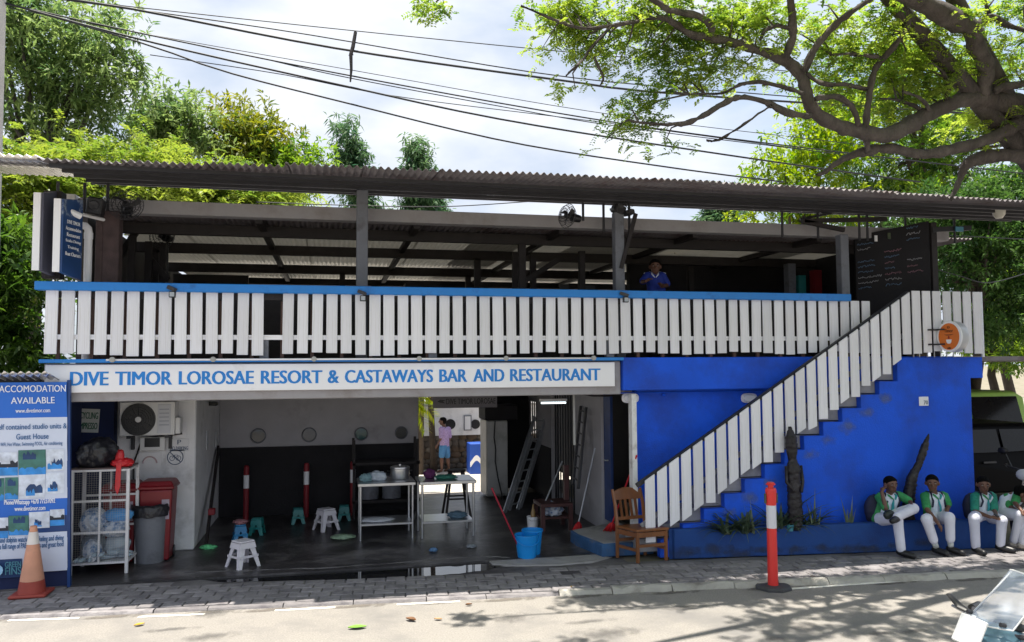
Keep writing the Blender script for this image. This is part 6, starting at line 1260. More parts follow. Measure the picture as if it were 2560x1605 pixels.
def figure(label, J, fd, shirt=None, sleeve=None, trous=None, shoes=SHOE, shorts=None, barefoot=False, strap=False, s=1., sock=None, cuff=0., collar=True, handl=None, handr=None):
    V = {k: Vector(v) for k, v in J.items()}; base = V['root']; t = thing('person', label, 'person', base); up = Vector((0,0,1))
    sh = (V['sl']+V['sr'])/2; pel = V['pel']; ax = (V['sr']-V['sl']).normalized()
    P = head_parts(V['head'], fd, V['neck'], s)+[('t',[V['neck'],sh+Vector((0,0,.0))],[.046*s,.055*s]),('t',[sh-up*.03,(sh+pel)/2,pel],[.07*s,.06*s,.065*s])]; lk = 1. if shorts else .62
    for a in 'lr':
        P += [('t',[V['s'+a],V['e'+a]],[.038*s,.033*s]),('t',[V['e'+a],V['w'+a]],[.033*s,.023*s])]
        dd = Vector((handl if a == 'l' else handr) or (V['w'+a]-V['e'+a])); P += hand_parts(V['w'+a], dd, up if abs(dd.normalized().z) < .9 else Vector((0,-1,0)), s)
        P += [('t',[V['h'+a],V['k'+a]],[.07*s*lk,.05*s*lk]),('t',[V['k'+a],V['k'+a].lerp(V['a'+a],.35),V['a'+a]],[.048*s*lk,.05*s*lk,.03*s])]
        if barefoot: P += [('t',[V['a'+a],V['a'+a]+V['t'+a]*.6-up*.03*s,V['a'+a]+V['t'+a]-up*.045*s],[.032*s,.034*s,.022*s])]
    fused('body', SKIN, t, P, .0085, 3); face_kit(t, V['head'], fd, s)
    tor = [('t',[sh-up*.015*s-ax*.10*s,sh-up*.015*s+ax*.10*s],[.062*s,.062*s]),('t',[sh-up*.05*s-ax*.05*s,(sh*.5+pel*.5)-ax*.045*s,pel-ax*.045*s-up*.02],[.095*s,.092*s,.10*s]),('t',[sh-up*.05*s+ax*.05*s,(sh*.5+pel*.5)+ax*.045*s,pel+ax*.045*s-up*.02],[.095*s,.092*s,.10*s])]
    fused('shirt', shirt, t, tor, .011, 4)
    for a in 'lr':
        e = V['s'+a].lerp(V['e'+a],.86); fused('sleeve', sleeve, t, [('t',[V['s'+a]+(sh-V['s'+a])*.15,V['s'+a],e],[.058*s,.058*s,.056*s])], .010, 2)
        if shorts: fused('shorts_leg', shorts, t, [('t',[pel.lerp(V['h'+a],.6),V['h'+a],V['h'+a].lerp(V['k'+a],.8)],[.11*s,.095*s,.085*s])], .011, 3)
        else: fused('trouser_leg', trous, t, [('t',[pel.lerp(V['h'+a],.6),V['h'+a],V['k'+a]],[.105*s,.09*s,.072*s]),('t',[V['k'+a],V['k'+a].lerp(V['a'+a],.25),V['k'+a].lerp(V['a'+a],.5),V['k'+a].lerp(V['a'+a],1-cuff)],[.072*s,.063*s,.060*s,.057*s])], .010, 3)
        if not barefoot:
            d = V['t'+a]; fused('shoe', shoes, t, [('t',[V['a'+a]-d*.15-up*.02*s,V['a'+a]+d*.3-up*.03*s,V['a'+a]+d*.85-up*.043*s],[.042*s,.045*s,.040*s])], .009, 2)
            if sock: b = MB(); b.tube([V['a'+a]+up*.01,V['k'+a].lerp(V['a'+a],.82)],[.036*s,.038*s],12); b.build('sock', sock, t, smooth=True)
    return t, sh, pel, ax
def school(t, sh, pel, ax, fd, s=1., strap=True):
    fd = Vector((fd.x,fd.y,0)).normalized(); up = Vector((0,0,1)); mid = (sh+pel)/2
    b = MB(); b.tube([sh+fd*.075*s-up*.04*s,mid+fd*.115*s,pel+fd*.10*s+up*.02],[.016*s,.018*s,.016*s],8,sq=.5); b.build('placket', SHT, t, smooth=True)
    for k in (-1,1):
        fused('side_panel', SHG, t, [('t',[sh+ax*k*.10*s-up*.06*s,mid+ax*k*.105*s,pel+ax*k*.115*s],[.055*s,.062*s,.065*s])], .011, 3)
        b = MB(); b.tube([sh+ax*k*.055*s+up*.045*s-fd*.03,sh+ax*k*.05*s+fd*.075*s+up*.01*s,sh+ax*k*.012*s+fd*.10*s-up*.035*s],[.014*s,.018*s,.010*s],7,sq=.6); b.build('collar', SHT if k > 0 else SHG, t, smooth=True)
        if strap: b = MB(); b.tube([sh+ax*k*.085*s+up*.055*s-fd*.05,sh+ax*k*.085*s+up*.045*s+fd*.04*s,sh+ax*k*.088*s+fd*.088*s-up*.06*s,mid+ax*k*.10*s+fd*.085*s,mid+ax*k*.13*s],.015*s,7,sq=.4); b.build('bag_strap', PACK, t, smooth=True)
def yfw(x): return A.y+(x-A.x)*d.y/d.x
d = (B-A).normalized()
# first boy: hand at ear, one leg crossed
yq = yfw(7.05)
J = dict(root=(at(*C6(480,900),yq).x,yq-.1,0), head=at(*C6(548,330),yq+.07), neck=at(*C6(535,440),yq+.10), sl=at(*C6(360,510),yq+.12), sr=at(*C6(670,490),yq+.10), pel=at(*C6(440,860),yq+.12), el=at(*C6(470,705),yq-.08), wl=at(*C6(405,440),yq-.02), er=at(*C6(850,590),yq+.0), wr=at(*C6(880,650),yq-.18), hl=at(*C6(385,870),yq+.06), hr=at(*C6(510,850),yq+.06), kl=at(*C6(650,855),yq-.26), al=at(*C6(710,1290),yq-.30), kr=at(*C6(905,700),yq-.16), ar=at(*C6(640,835),yq-.36), tl=Vector((.08,-.15,-.0)), tr=Vector((-.12,-.06,.01)))
dl = .045-J['al'].z; J['al'].z = .075
fd = Vector((-.1,-1,-.05)); t, sh, pel, ax = figure('seated boy in green and white shirt, hand raised to his ear, legs crossed', J, fd, SHW, SHG, TROU, cuff=.05, s=.98, handl=Vector((.05,.0,.08)), handr=Vector((.04,-.03,-.06))); school(t, sh, pel, ax, Vector((.1,-1,0)), .98)
p = at(*C6(270,640),yq+.2); tt = blob('backpack','navy backpack behind the first seated boy','backpack',(p.x+.02,yq+.20,PZ-.02),(.14,.10,.20),PACK,91,.12)
p = at(*C6(505,800),yq-.18); tt = blob('waist_pouch','dark round pouch on the lap of the first seated boy','pouch',(p.x,yq-.20,p.z-.05),(.075,.055,.065),mat('pouch_black',(.02,.028,.026),.4,.2,9),92,.1)
# second boy
yq = yfw(7.7)
J = dict(root=(at(*C6(1270,900),yq).x,yq-.1,0), head=at(*C6(1200,305),yq+.04), neck=at(*C6(1215,420),yq+.10), sl=at(*C6(1080,500),yq+.10), sr=at(*C6(1385,490),yq+.10), pel=at(*C6(1250,820),yq+.12), el=at(*C6(1120,715),yq-.13), wl=at(*C6(1300,940),yq-.34), er=at(*C6(1455,650),yq+.06), wr=at(*C6(1420,780),yq-.06), hl=at(*C6(1190,860),yq+.06), hr=at(*C6(1340,850),yq+.06), kl=at(*C6(1110,870),yq-.26), al=at(*C6(1260,1210),yq-.24), kr=at(*C6(1470,840),yq-.28), ar=at(*C6(1490,1220),yq-.26), tl=Vector((.05,-.15,0)), tr=Vector((.07,-.15,0)))
for k in ('al','ar'): J[k].z = .08
fd = Vector((-.6,-.85,-.06)); t, sh, pel, ax = figure('seated boy in green and white shirt, one arm hanging between his knees', J, fd, SHW, SHG, TROU, cuff=.28, s=.97, sock=mat('striped_sock',(.5,.52,.5),.8,.3,30), handl=Vector((.05,-.02,-.10)), handr=Vector((-.05,-.06,-.02))); school(t, sh, pel, ax, Vector((-.05,-1,0)), .97)
# third boy with phone
yq = yfw(8.35)
J = dict(root=(at(*C7(560,1200),yq).x,yq-.1,0), head=at(*C7(590,620),yq+.03), neck=at(*C7(600,740),yq+.09), sl=at(*C7(430,830),yq+.10), sr=at(*C7(760,820),yq+.10), pel=at(*C7(570,1190),yq+.12), el=at(*C7(430,1120),yq-.06), wl=at(*C7(720,1230),yq-.24), er=at(*C7(800,1110),yq-.04), wr=at(*C7(850,1210),yq-.22), hl=at(*C7(480,1210),yq+.06), hr=at(*C7(690,1210),yq+.06), kl=at(*C5(945,1045),yq-.27), al=at(*C5(955,1195),yq-.26), kr=at(*C5(1120,1060),yq-.27), ar=at(*C5(1110,1200),yq-.24), tl=Vector((.0,-.15,0)), tr=Vector((.09,-.14,0)))
for k in ('al','ar'): J[k].z = .08
fd = Vector((-.5,-.9,-.14)); t, sh, pel, ax = figure('seated boy in teal green and white school shirt holding a phone in both hands', J, fd, SHW, mat('shirt_sea_green',(.02,.24,.17),.75,.25,30,bump=.2,bscale=16), mat('cream_trousers',(.62,.63,.74),.75,.08,7,bump=.3,bscale=14), cuff=.06, s=.97, handl=Vector((.08,-.03,-.0)), handr=Vector((-.05,-.07,-.01))); school(t, sh, pel, ax, Vector((-.05,-1,0)), .97)
p = at(*C7(838,1195),yq-.27); b = MB(); b.box(p,(.035,.07,.012),Matrix.Rotation(R(20),3,'X')); tag(b.build('phone', BLACK, bevel=.003),'dark phone in the hands of the third seated boy','phone')
p = at(*C7(280,880),yq+.2); blob('backpack','dark backpack worn by the boy holding a phone','backpack',(p.x+.06,yq+.19,PZ-.02),(.12,.09,.19),PACK,93,.12)
# fourth boy at the picture edge
yq = yfw(8.75); x0_ = at(*C7(1100,1200),yq).x
J = dict(root=(x0_,yq-.1,0), head=at(*C7(1330,800),yq-.06), neck=at(*C7(1230,800),yq+.05), sl=at(*C7(1020,860),yq+.10), sr=at(*C7(1240,800),yq+.02), pel=at(*C7(1010,1130),yq+.10), el=at(*C7(1090,1030),yq+.02), wl=at(*C7(1250,1130),yq-.16), er=at(*C7(1190,960),yq-.1), wr=at(*C7(1300,1090),yq-.22), hl=at(*C7(1030,1170),yq+.05), hr=at(*C7(1130,1150),yq+.05), kl=at(*C7(1290,1190),yq-.2), al=at(*C5(1195,1190),yq-.1), kr=at(*C7(1420,1170),yq-.22), ar=at(*C5(1250,1180),yq-.2), tl=Vector((.12,-.1,0)), tr=Vector((.13,-.09,0)))
for k in ('al','ar'): J[k].z = .08
fd = Vector((.75,-.7,-.35)); t, sh, pel, ax = figure('seated boy in school shirt bent forward at the right picture edge', J, fd, SHW, SHG, TROU, shoes=mat('pale_trainer',(.4,.36,.32),.6,.2,9), cuff=.08, s=.97)
# man on the deck in a blue polo shirt
def K6(x, y): return (1280+.3307*x, 440+.3307*y)
yq = 1.1; POLO = mat('blue_polo',(.012,.035,.30),.75,.1,9,bump=.2,bscale=20)
J = dict(root=(at(*K6(1085,800),yq).x,yq,2.47), head=at(*K6(1082,688),yq-.05), neck=at(*K6(1080,735),yq), sl=at(*K6(1025,752),yq), sr=at(*K6(1135,752),yq), pel=at(*K6(1095,900),yq+.05), el=at(*K6(985,800),yq-.05), wl=at(*K6(1010,795),yq-.25), er=at(*K6(1175,825),yq-.02), wr=at(*K6(1130,835),yq-.22), hl=at(*K6(1065,920),yq+.05), hr=at(*K6(1125,920),yq+.05), kl=at(*K6(1065,1010),yq), al=at(*K6(1065,1100),yq+.05), kr=at(*K6(1125,1010),yq), ar=at(*K6(1125,1100),yq+.05), tl=Vector((0,-.16,0)), tr=Vector((0,-.16,0)))
for k, z_ in (('kl',2.95),('kr',2.95),('al',2.55),('ar',2.55),('hl',3.3),('hr',3.3)): J[k].z = z_
fd = Vector((-.35,-1,-.1)); t, sh, pel, ax = figure('person in blue polo shirt standing on the deck behind the blue rail', J, fd, POLO, POLO, DARK, s=1.0, handl=Vector((.07,-.02,.04)), handr=Vector((-.05,-.05,.05)))
f2 = Vector((fd.x,fd.y,0)).normalized(); b = MB()
for k in (-1,1): b.tube([sh+ax*k*.055+Vector((0,0,.05))-f2*.02,sh+ax*k*.05+f2*.075+Vector((0,0,.012)),sh+ax*k*.008+f2*.10-Vector((0,0,.04))],[.010,.012,.007],6)
b.build('collar_trim', SHW, t, smooth=True)
for k in (-1,1): b = MB(); b.tube([sh+ax*k*.07+Vector((0,0,.052)),sh+ax*k*.17+Vector((0,0,.03))],[.009,.009],6); b.build('shoulder_piping', SHW, t, smooth=True)
# man walking in the courtyard
yq = 13.2; LAV = mat('lavender_shirt',(.36,.26,.48),.8,.35,40); DEN = mat('blue_shorts',(.06,.2,.42),.8,.15,9)
q = lambda x, y, dy=0: at(*C3(x,y),yq+dy)
J = dict(root=(q(280,740).x,yq,-.6), head=q(268,437), neck=q(275,462), sl=q(256,482,-.12), sr=q(308,482,.05), pel=q(280,590), el=q(258,545,-.2), wl=q(234,585,-.28), er=q(316,540,.12), wr=q(300,590,.1), hl=q(268,600,-.05), hr=q(292,600,.05), kl=q(262,665,-.08), al=q(263,735,-.1), kr=q(300,665,.1), ar=q(308,732,.15), tl=Vector((-.12,.1,0)), tr=Vector((-.12,.1,0)))
for k in ('al','ar'): J[k].z = -.53
t, sh, pel, ax = figure('barefoot person in lavender shirt and blue shorts walking in the courtyard beyond the passage', J, Vector((-.9,.35,0)), LAV, LAV, shorts=DEN, barefoot=True, s=1.05)
# ================================================================ trees
BARK = mat('grey_brown_bark',(.08,.067,.062),.9,.45,9,bump=1.,bscale=38,dirt=(.055,.042,.038),dscale=4,stretch=(1,1,.4))
BARKD = mat('dark_bark',(.06,.045,.035),.9,.3,7,bump=.6,bscale=28)
nr = np.random.default_rng(42)
def unit(v): return v/np.maximum(1e-9, np.linalg.norm(v, axis=-1, keepdims=True))
def leaf_mesh(name, m, parent, base, dr, ln, wd, rv, sag=.12):
    """one folded diamond per leaf: base point, direction, length, half-width, tone"""
    n = len(base); up = np.array([0,0,1.])+nr.normal(0,.35,(n,3)); sd = unit(np.cross(dr, up)); nm = np.cross(sd, dr)
    ln = np.asarray(ln).reshape(-1,1)*np.ones((n,1)); wd = np.asarray(wd).reshape(-1,1)*np.ones((n,1))
    mid = base+dr*ln*.48-nm*0; tip = base+dr*ln-np.array([0,0,1.])*ln*sag
    v = np.stack([base, mid+sd*wd+nm*wd*.35, tip, mid-sd*wd+nm*wd*.35], 1).reshape(-1,3)
    v -= np.array(ORG[parent.name]) if parent is not None else 0
    me = bpy.data.meshes.new(name); me.vertices.add(4*n); me.vertices.foreach_set('co', v.astype(np.float32).ravel())
    me.loops.add(4*n); me.loops.foreach_set('vertex_index', np.arange(4*n, dtype=np.int32)); me.polygons.add(n)
    me.polygons.foreach_set('loop_start', np.arange(0,4*n,4,dtype=np.int32)); 
    a = me.attributes.new('rv','FLOAT','POINT'); a.data.foreach_set('value', np.repeat(rv,4).astype(np.float32))
    me.materials.append(m); me.update(); me.validate()
    o = bpy.data.objects.new(name, me); col.objects.link(o); o.parent = parent; return o
def clump_points(ells, nclump, per, rc):
    """clump centres biased to the crown's outside, then twig tips scattered round each clump"""
    C = []; w = np.array([e[1][0]*e[1][1]+e[1][0]*e[1][2] for e in ells]); w = w/w.sum()
    for k in range(nclump):
        e = ells[nr.choice(len(ells), p=w)]; u = unit(nr.normal(size=3)); r = nr.uniform(.35,1)**.5; C.append(np.array(e[0])+u*np.array(e[1])*r)
    C = np.array(C); T = (C[:,None,:]+nr.normal(0,1,(nclump,per,3))*np.array([rc,rc,rc*.7])).reshape(-1,3); tone = np.repeat(nr.uniform(0,.55,nclump),per)
    return C, T, tone
def rosettes(T, tone, cen, k, ln, wd, droop):
    n = len(T); ax = unit(unit(T-cen)+np.array([0,0,.5])+nr.normal(0,.35,(n,3)))
    r = unit(nr.normal(size=(n,k,3))); d = unit(r+ax[:,None,:]*.55+np.array([0,0,-droop])); base = np.repeat(T[:,None,:],k,1)+d*.02+nr.normal(0,.03,(n,k,3))
    N = n*k; return base.reshape(N,3), d.reshape(N,3), ln*nr.uniform(.45,1.25,N), wd*nr.uniform(.8,1.2,N), np.clip(np.repeat(tone,k)+nr.uniform(0,.45,N),0,1)
def sprays(T, tone, cen, npair, rl, ll, lw, droop=.25, nsp=3):
    """feathery leaves: pairs of leaflets along a rachis"""
    n = len(T)*nsp; P = np.repeat(T,nsp,0)+nr.normal(0,.02,(n,3)); out = unit(P-cen)*.4
    d = unit(nr.normal(size=(n,3))*np.array([1,1,.5])+out+np.array([0,0,-droop])); s = unit(np.cross(d, np.array([0,0,1.])+nr.normal(0,.3,(n,3)))); L_ = rl*nr.uniform(.7,1.2,n)
    B_, D_, LL, RV = [], [], [], []; tn = np.repeat(tone,nsp)
    for j in range(npair):
        f = (j+.6)/npair; b = P+d*(L_*f)[:,None]-np.array([0,0,1.])*((L_*f*f*.25)[:,None])
        for sg in (-1,1):
            B_.append(b); D_.append(unit(d*.45+s*sg+nr.normal(0,.12,(n,3)))); LL.append(ll*(1-.35*abs(f-.45))*nr.uniform(.85,1.1,n)); RV.append(np.clip(tn+nr.uniform(0,.4,n),0,1))
    return np.concatenate(B_), np.concatenate(D_), np.concatenate(LL), lw, np.concatenate(RV)
FY = 0.
def pe(px, py, y, rpx, rpy=None, ry=None):
    c = at(px,py,y+FY); dep = (c-CAM).dot(FW); r = rpx*dep/FPX; rz = (rpy or rpx)*dep/FPX; return (np.array(c), np.array([r, ry or r*.9, rz]))
def tree(name, label, base, ells, m, kind, nclump, per, rc, leafp, trunk_r=.16, bark=BARKD, limbs=9, group='trees behind the restaurant', cat='tree'):
    t = thing(name, label, cat, base, group=group); cen = np.mean([e[0] for e in ells], 0); C, T, tone = clump_points(ells, nclump, per, rc)
    if kind == 'r': B_ = rosettes(T, tone, cen-np.array([0,0,.8]), *leafp)
    else: B_ = sprays(T, tone, cen, *leafp)
    leaf_mesh('crown', m, t, *B_, sag=.12)
    rg_ = random.Random(len(label)); top = Vector(cen); bs = Vector(base); mid = bs.lerp(top,.55)+Vector((rg_.uniform(-.3,.3),rg_.uniform(-.3,.3),0))
    b = MB(); b.tube([bs,bs.lerp(mid,.5)+Vector((rg_.uniform(-.1,.1),0,0)),mid,top],[trunk_r,trunk_r*.85,trunk_r*.7,trunk_r*.35],9); b.build('trunk', bark, t, smooth=True)
    for k in range(limbs):
        c = Vector(C[rg_.randrange(len(C))]); s_ = mid.lerp(top, rg_.uniform(0,.8)); b = MB(); b.tube([s_,s_.lerp(c,.5)+Vector((0,0,rg_.uniform(-.1,.25))),c],[trunk_r*.4,trunk_r*.25,.012],6); b.build('limb', bark, t, smooth=True)
    return t
G0 = -.66
MANGO = leafmat('hazed_mango_leaf',(.06,.12,.045),(.25,.32,.11),.5); LIME = leafmat('lime_leaf',(.085,.165,.028),(.33,.37,.07),.48); MIDG = leafmat('mid_leaf',(.05,.13,.02),(.28,.38,.05),.5)  # mango leaves paled and greyed in colour to stand in for haze
DARKG = leafmat('dark_leaf',(.02,.06,.016),(.10,.18,.04),.4); BLUEG = leafmat('bluegreen_leaf',(.03,.085,.05),(.14,.22,.09),.42); RAIN = leafmat('rain_tree_leaf',(.08,.17,.025),(.38,.44,.08),.55)
tree('mango_tree','tall mango tree towering at the upper left behind the canopy',(at(60,900,9).x,9.2,G0),[pe(150,70,9,170,110),pe(60,230,9,110,120),pe(235,190,9,110,90),pe(125,330,9,130,85),pe(225,320,9.3,60,60),pe(40,60,9,80,90)],MANGO,'r',100,16,.34,(10,.21,.026,.35),.22,BARK,14)
tree('mango_tree','rounded mango tree left of centre just above the canopy',(at(430,900,11).x,11,G0),[pe(440,305,11,80,70),pe(490,355,11,65,60),pe(405,350,11,45,60)],MANGO,'r',45,14,.32,(9,.22,.028,.4),.15)
tree('mango_tree','mango tree with yellow young tips right of the rounded one above the canopy',(at(620,900,11.5).x,11.5,G0),[pe(610,310,11.5,80,65),pe(650,385,11.5,85,65),pe(590,385,11.5,55,60)],leafmat('yellow_tip_mango',(.035,.085,.02),(.28,.27,.03),.42),'r',50,14,.32,(9,.22,.028,.4),.15)
tree('small_tree','small leafy tree at the right end of the left-hand trees above the canopy',(at(740,900,11).x,11,G0),[pe(735,395,11,60,50),pe(700,470,11,90,50)],MIDG,'r',28,14,.28,(9,.2,.03,.35),.1)
tree('lime_tree','bright lime green tree at the far left beside the light box sign',(at(30,900,6).x,6,G0),[pe(40,450,6,110,70),pe(60,580,6,100,70),pe(20,680,6,80,60)],LIME,'s',60,12,.26,(7,.34,.11,.022,.25,3),.13)
tree('lime_tree','bright lime green feathery tree behind the left part of the canopy',(at(300,900,7).x,7.6,G0),[pe(160,420,7.6,110,60),pe(300,440,7.6,120,60),pe(420,470,7.6,110,60),pe(220,500,7.6,120,50)],LIME,'s',70,12,.28,(7,.36,.11,.022,.25,3),.13)
tree('lime_tree','yellow green feathery tree seen between canopy and roof beam left of the column',(at(560,900,8.5).x,8.5,G0),[pe(520,485,8.5,110,50),pe(660,500,8.5,100,45),pe(420,415,8.5,60,50)],LIME,'s',50,12,.28,(7,.36,.11,.022,.25,3),.13)
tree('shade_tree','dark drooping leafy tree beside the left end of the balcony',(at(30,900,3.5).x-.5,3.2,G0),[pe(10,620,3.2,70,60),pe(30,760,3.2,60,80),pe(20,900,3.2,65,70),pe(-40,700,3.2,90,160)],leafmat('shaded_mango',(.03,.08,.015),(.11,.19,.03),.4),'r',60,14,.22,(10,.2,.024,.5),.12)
def mast(label, px, ytop, ybot, y, wpx, lean=0):
    es = []; n = 7
    for k in range(n): f = k/(n-1); es.append(pe(px+lean*f,ytop+(ybot-ytop)*f,y,wpx*(.45+.7*f),wpx*(.7),None))
    return tree('mast_tree',label,(at(px+lean,800,y).x,y,G0),es,BLUEG,'r',46,14,.2,(9,.24,.024,1.1),.1,limbs=5)
mast('tall drooping mast tree leaning right, just right of the middle column',858,315,530,13,25,60); mast('slim drooping mast tree tip poking above the canopy centre',1035,362,520,13,14,15); mast('drooping mast tree visible only between canopy and beam right of the column',1085,480,560,13.5,32); mast('small dark drooping mast tree between canopy and beam on the right',1805,478,560,12,30)
# right-hand background trees
tree('background_tree','sunny yellow green tree rising over the right part of the canopy',(at(2000,900,9).x,9.5,G0),[pe(2010,400,9.5,120,70),pe(1950,450,9.5,90,50),pe(2100,330,9.5,120,90),pe(1930,520,9.5,90,40),pe(2060,520,9.5,110,40)],leafmat('sunny_leaf',(.06,.15,.015),(.32,.38,.035),.5),'r',90,13,.34,(9,.19,.034,.3),.16)
tree('background_tree','large green tree filling the sky behind the big branches at the upper right',(at(2300,900,11).x,11,G0),[pe(2200,180,11,140,110),pe(2330,260,11,160,120),pe(2450,180,11,130,90),pe(2250,380,11,160,80),pe(2460,380,11,150,110),pe(2120,230,11,90,70)],MIDG,'s',120,13,.4,(7,.34,.10,.024,.25,3),.22)
tree('background_tree','dark green tree behind the blackboard and right stair head',(at(2420,900,6).x,6.5,G0),[pe(2400,560,6.5,130,90),pe(2330,540,6.5,90,60),pe(2500,640,6.5,110,110),pe(2430,740,6.5,90,80),pe(2540,500,6.5,90,100),pe(2500,800,6.5,100,60),pe(2370,640,6.5,70,80),pe(2550,700,6.5,80,120),pe(2470,560,7.5,120,60)],DARKG,'r',230,14,.26,(9,.15,.028,.3),.18,limbs=14)
tree('background_tree','shaded olive tree low behind the right end of the blue wall',(at(2550,900,9).x,9.5,G0),[pe(2480,870,9.5,90,40),pe(2560,760,9.5,100,100),pe(2400,470,9.5,120,50),pe(2540,870,9.5,90,50)],MIDG,'r',70,14,.3,(9,.16,.03,.3),.16)
tree('background_tree','deep green tree behind the canopy right of the sunny one',(at(2200,900,10).x,12.5,G0),[pe(2200,450,12.5,140,60),pe(2300,480,12.5,140,60),pe(2150,530,12.5,120,40)],DARKG,'r',70,14,.36,(9,.18,.03,.3),.16)
for k, (px, y, h_, lab) in enumerate(((1040,11,1,'yellow green palm fronds at the left edge of the courtyard view'),)):
    t = thing('palm_plant',lab,'palm',(at(*C3(60,600),9.6).x-.1,9.6,-.6)); cp_ = at(*C3(70,330),9.6); b = MB(); b.tube([(cp_.x-.1,9.6,-.6),(cp_.x-.05,9.6,cp_.z*.5),(cp_.x,9.6,cp_.z)],[.07,.06,.05],8); b.build('trunk', BARKD, t, smooth=True)
    rg_ = random.Random(3); PB, PD, PL_ = [], [], []
    for (ex, ey, arc) in ((190,300,.25),(215,420,.30),(160,500,.35),(120,250,.2),(-20,420,.3),(20,280,.2)):
        e = at(*C3(ex,ey),9.55); 
        for i in range(26):
            f = (i+3)/29; p = cp_.lerp(e,f)+Vector((0,-.02,arc*4*f*(1-f)*.6)); dd = (e-cp_).normalized()
            for sg in (-1,1): sd = dd.cross(Vector((0,1,0)))*sg; PB.append(p); PD.append(((dd*.6+sd*.8+Vector((0,rg_.uniform(-.3,.3),-.25)))).normalized()); PL_.append(.30*(1-.6*abs(f-.4)))
    leaf_mesh('fronds', leafmat('palm_leaf',(.25,.34,.02),(.5,.5,.04),.5), t, np.array([list(p) for p in PB]), np.array([list(p) for p in PD]), np.array(PL_), .014, nr.uniform(0,1,len(PB)))
tree('background_tree','dense dark tree closing the gap behind the round orange sign',(at(2560,900,13).x,13,G0),[pe(2480,620,13,130,90),pe(2560,720,13,110,110),pe(2420,720,13,90,90),pe(2500,820,13,130,60),pe(2380,580,13,100,60)],DARKG,'r',150,14,.4,(9,.2,.036,.3),.2)
# ---------------------------------------------------------------- the great rain tree over the road
def K3(x, y): return (1700+x*.3571, y*.3571)
def K2(x, y): return (850+x*.3571, y*.3571)
TB = Vector((9.3,-1.5,-.05)); RTR = thing('rain_tree','great spreading rain tree whose limbs and feathery leaves fill the upper right','tree',TB)
def limb(pts, y0, y1, C=K3, mat_=BARK, name='limb', seed=0):
    rg_ = random.Random(seed+len(pts)); P, Rr = [], []; n = len(pts)
    for i, (x, y, dd) in enumerate(pts):
        yy = y0+(y1-y0)*i/(n-1); p = at(*C(x,y),yy); dep = (p-CAM).dot(FW); P.append(p); Rr.append(max(.006, dd*.3571*dep/FPX/2*.9))
    # smooth path
    Q, S = [], []
    for i in range(n-1):
        p0, p1, p2, p3 = P[max(i-1,0)], P[i], P[i+1], P[min(i+2,n-1)]
        for k in range(4):
            u = k/4; Q.append(p1+(p2-p0)*.5*u+(p0*2-p1*5+p2*4-p3)*.5*u*u+(p1*3-p0-p2*3+p3)*.5*u**3); S.append((Rr[i]*(1-u)+Rr[i+1]*u)*rg_.uniform(.88,1.12))
    Q.append(P[-1]); S.append(Rr[-1]); b = MB(); b.tube(Q,S,10)
    for v in b.v: v += Vector((rg_.uniform(-1,1),rg_.uniform(-1,1),rg_.uniform(-1,1)))*.011
    BRP.extend(Q[2:]); b.build(name, mat_, RTR, smooth=True); return P
Y0 = -2.1
BRP = []
PA = limb([(2700,830,190),(2500,760,180),(2300,720,170),(2100,690,125),(1950,710,110),(1750,790,120),(1600,880,130),(1450,945,125),(1300,930,115),(1100,880,105),(950,790,105),(890,680,95),(860,560,92),(800,470,92),(680,400,85),(520,345,75),(350,290,62),(180,265,66),(60,230,50),(-100,130,36),(-240,140,28),(-420,170,28),(-680,200,20),(-900,130,14),(-1110,40,8)],Y0,-2.3)
limb([(2110,690,120),(2130,600,115),(2145,450,130),(2075,330,130),(2050,210,145),(1900,130,160),(1750,50,150),(1560,-60,150),(1300,-220,120)],Y0,-2.9); limb([(2060,200,60),(2180,120,60),(2300,180,40),(2450,220,28)],-2.4,-2.6); limb([(2160,150,50),(2150,60,35),(2120,-30,25)],-2.4,-2.5)
limb([(2700,800,140),(2408,850,110),(2200,960,95),(1950,1035,85),(1700,1080,80),(1480,1040,72),(1330,1052,70),(1150,1110,50),(1020,1200,30),(955,1226,10)],Y0,-1.9)
limb([(1300,925,50),(1320,700,52),(1360,500,48),(1450,380,45),(1570,230,40),(1605,120,26),(1560,10,18)],-2.2,-2.5); limb([(1295,930,50),(1315,1055,58)],-2.2,-2.0)
limb([(865,500,50),(950,330,52),(1080,180,46),(1250,50,40),(1420,-60,34)],-2.3,-2.8); limb([(735,400,62),(790,260,60),(780,100,55),(765,-80,50)],-2.3,-2.7); limb([(790,200,30),(680,180,28),(600,210,24),(560,280,14)],-2.5,-2.4)
limb([(910,810,46),(750,790,55),(620,720,42),(450,680,36),(330,710,45),(200,790,40),(50,860,30),(-120,870,24),(-260,860,16),(-360,840,8)],-2.3,-2.2); limb([(640,740,26),(590,770,10),(400,900,9),(270,980,7),(190,985,4)],-2.3,-2.2)
limb([(865,660,32),(750,615,30),(560,578,28),(420,592,22),(300,650,12),(60,660,8)],-2.3,-2.1); limb([(1255,880,46),(1200,740,42),(1100,680,42),(950,690,46)],-2.25,-2.35); limb([(1315,620,36),(1150,592,30),(980,580,28),(885,515,22)],-2.25,-2.35)
limb([(215,260,52),(215,180,46),(120,110,46),(-60,75,42),(-140,30,42),(-260,-60,36)],-2.3,-2.5); limb([(1390,400,24),(1240,380,22),(1060,385,16)],-2.4,-2.3); limb([(1700,770,26),(1560,710,22),(1400,690,12)],-2.15,-2.1); limb([(1750,790,30),(1700,700,26),(1560,640,16)],-2.2,-2.4); limb([(1860,690,30),(1880,600,26),(1840,500,16)],-2.2,-2.4); limb([(2200,640,50),(2300,600,60),(2500,580,60)],-2.3,-2.4)
PM = limb([(2700,1120,150),(2500,1100,125),(2250,1085,110),(2060,1120,105),(1990,1170,70),(1970,1230,45),(1930,1330,40),(1890,1400,16)],-1.95,-1.75)
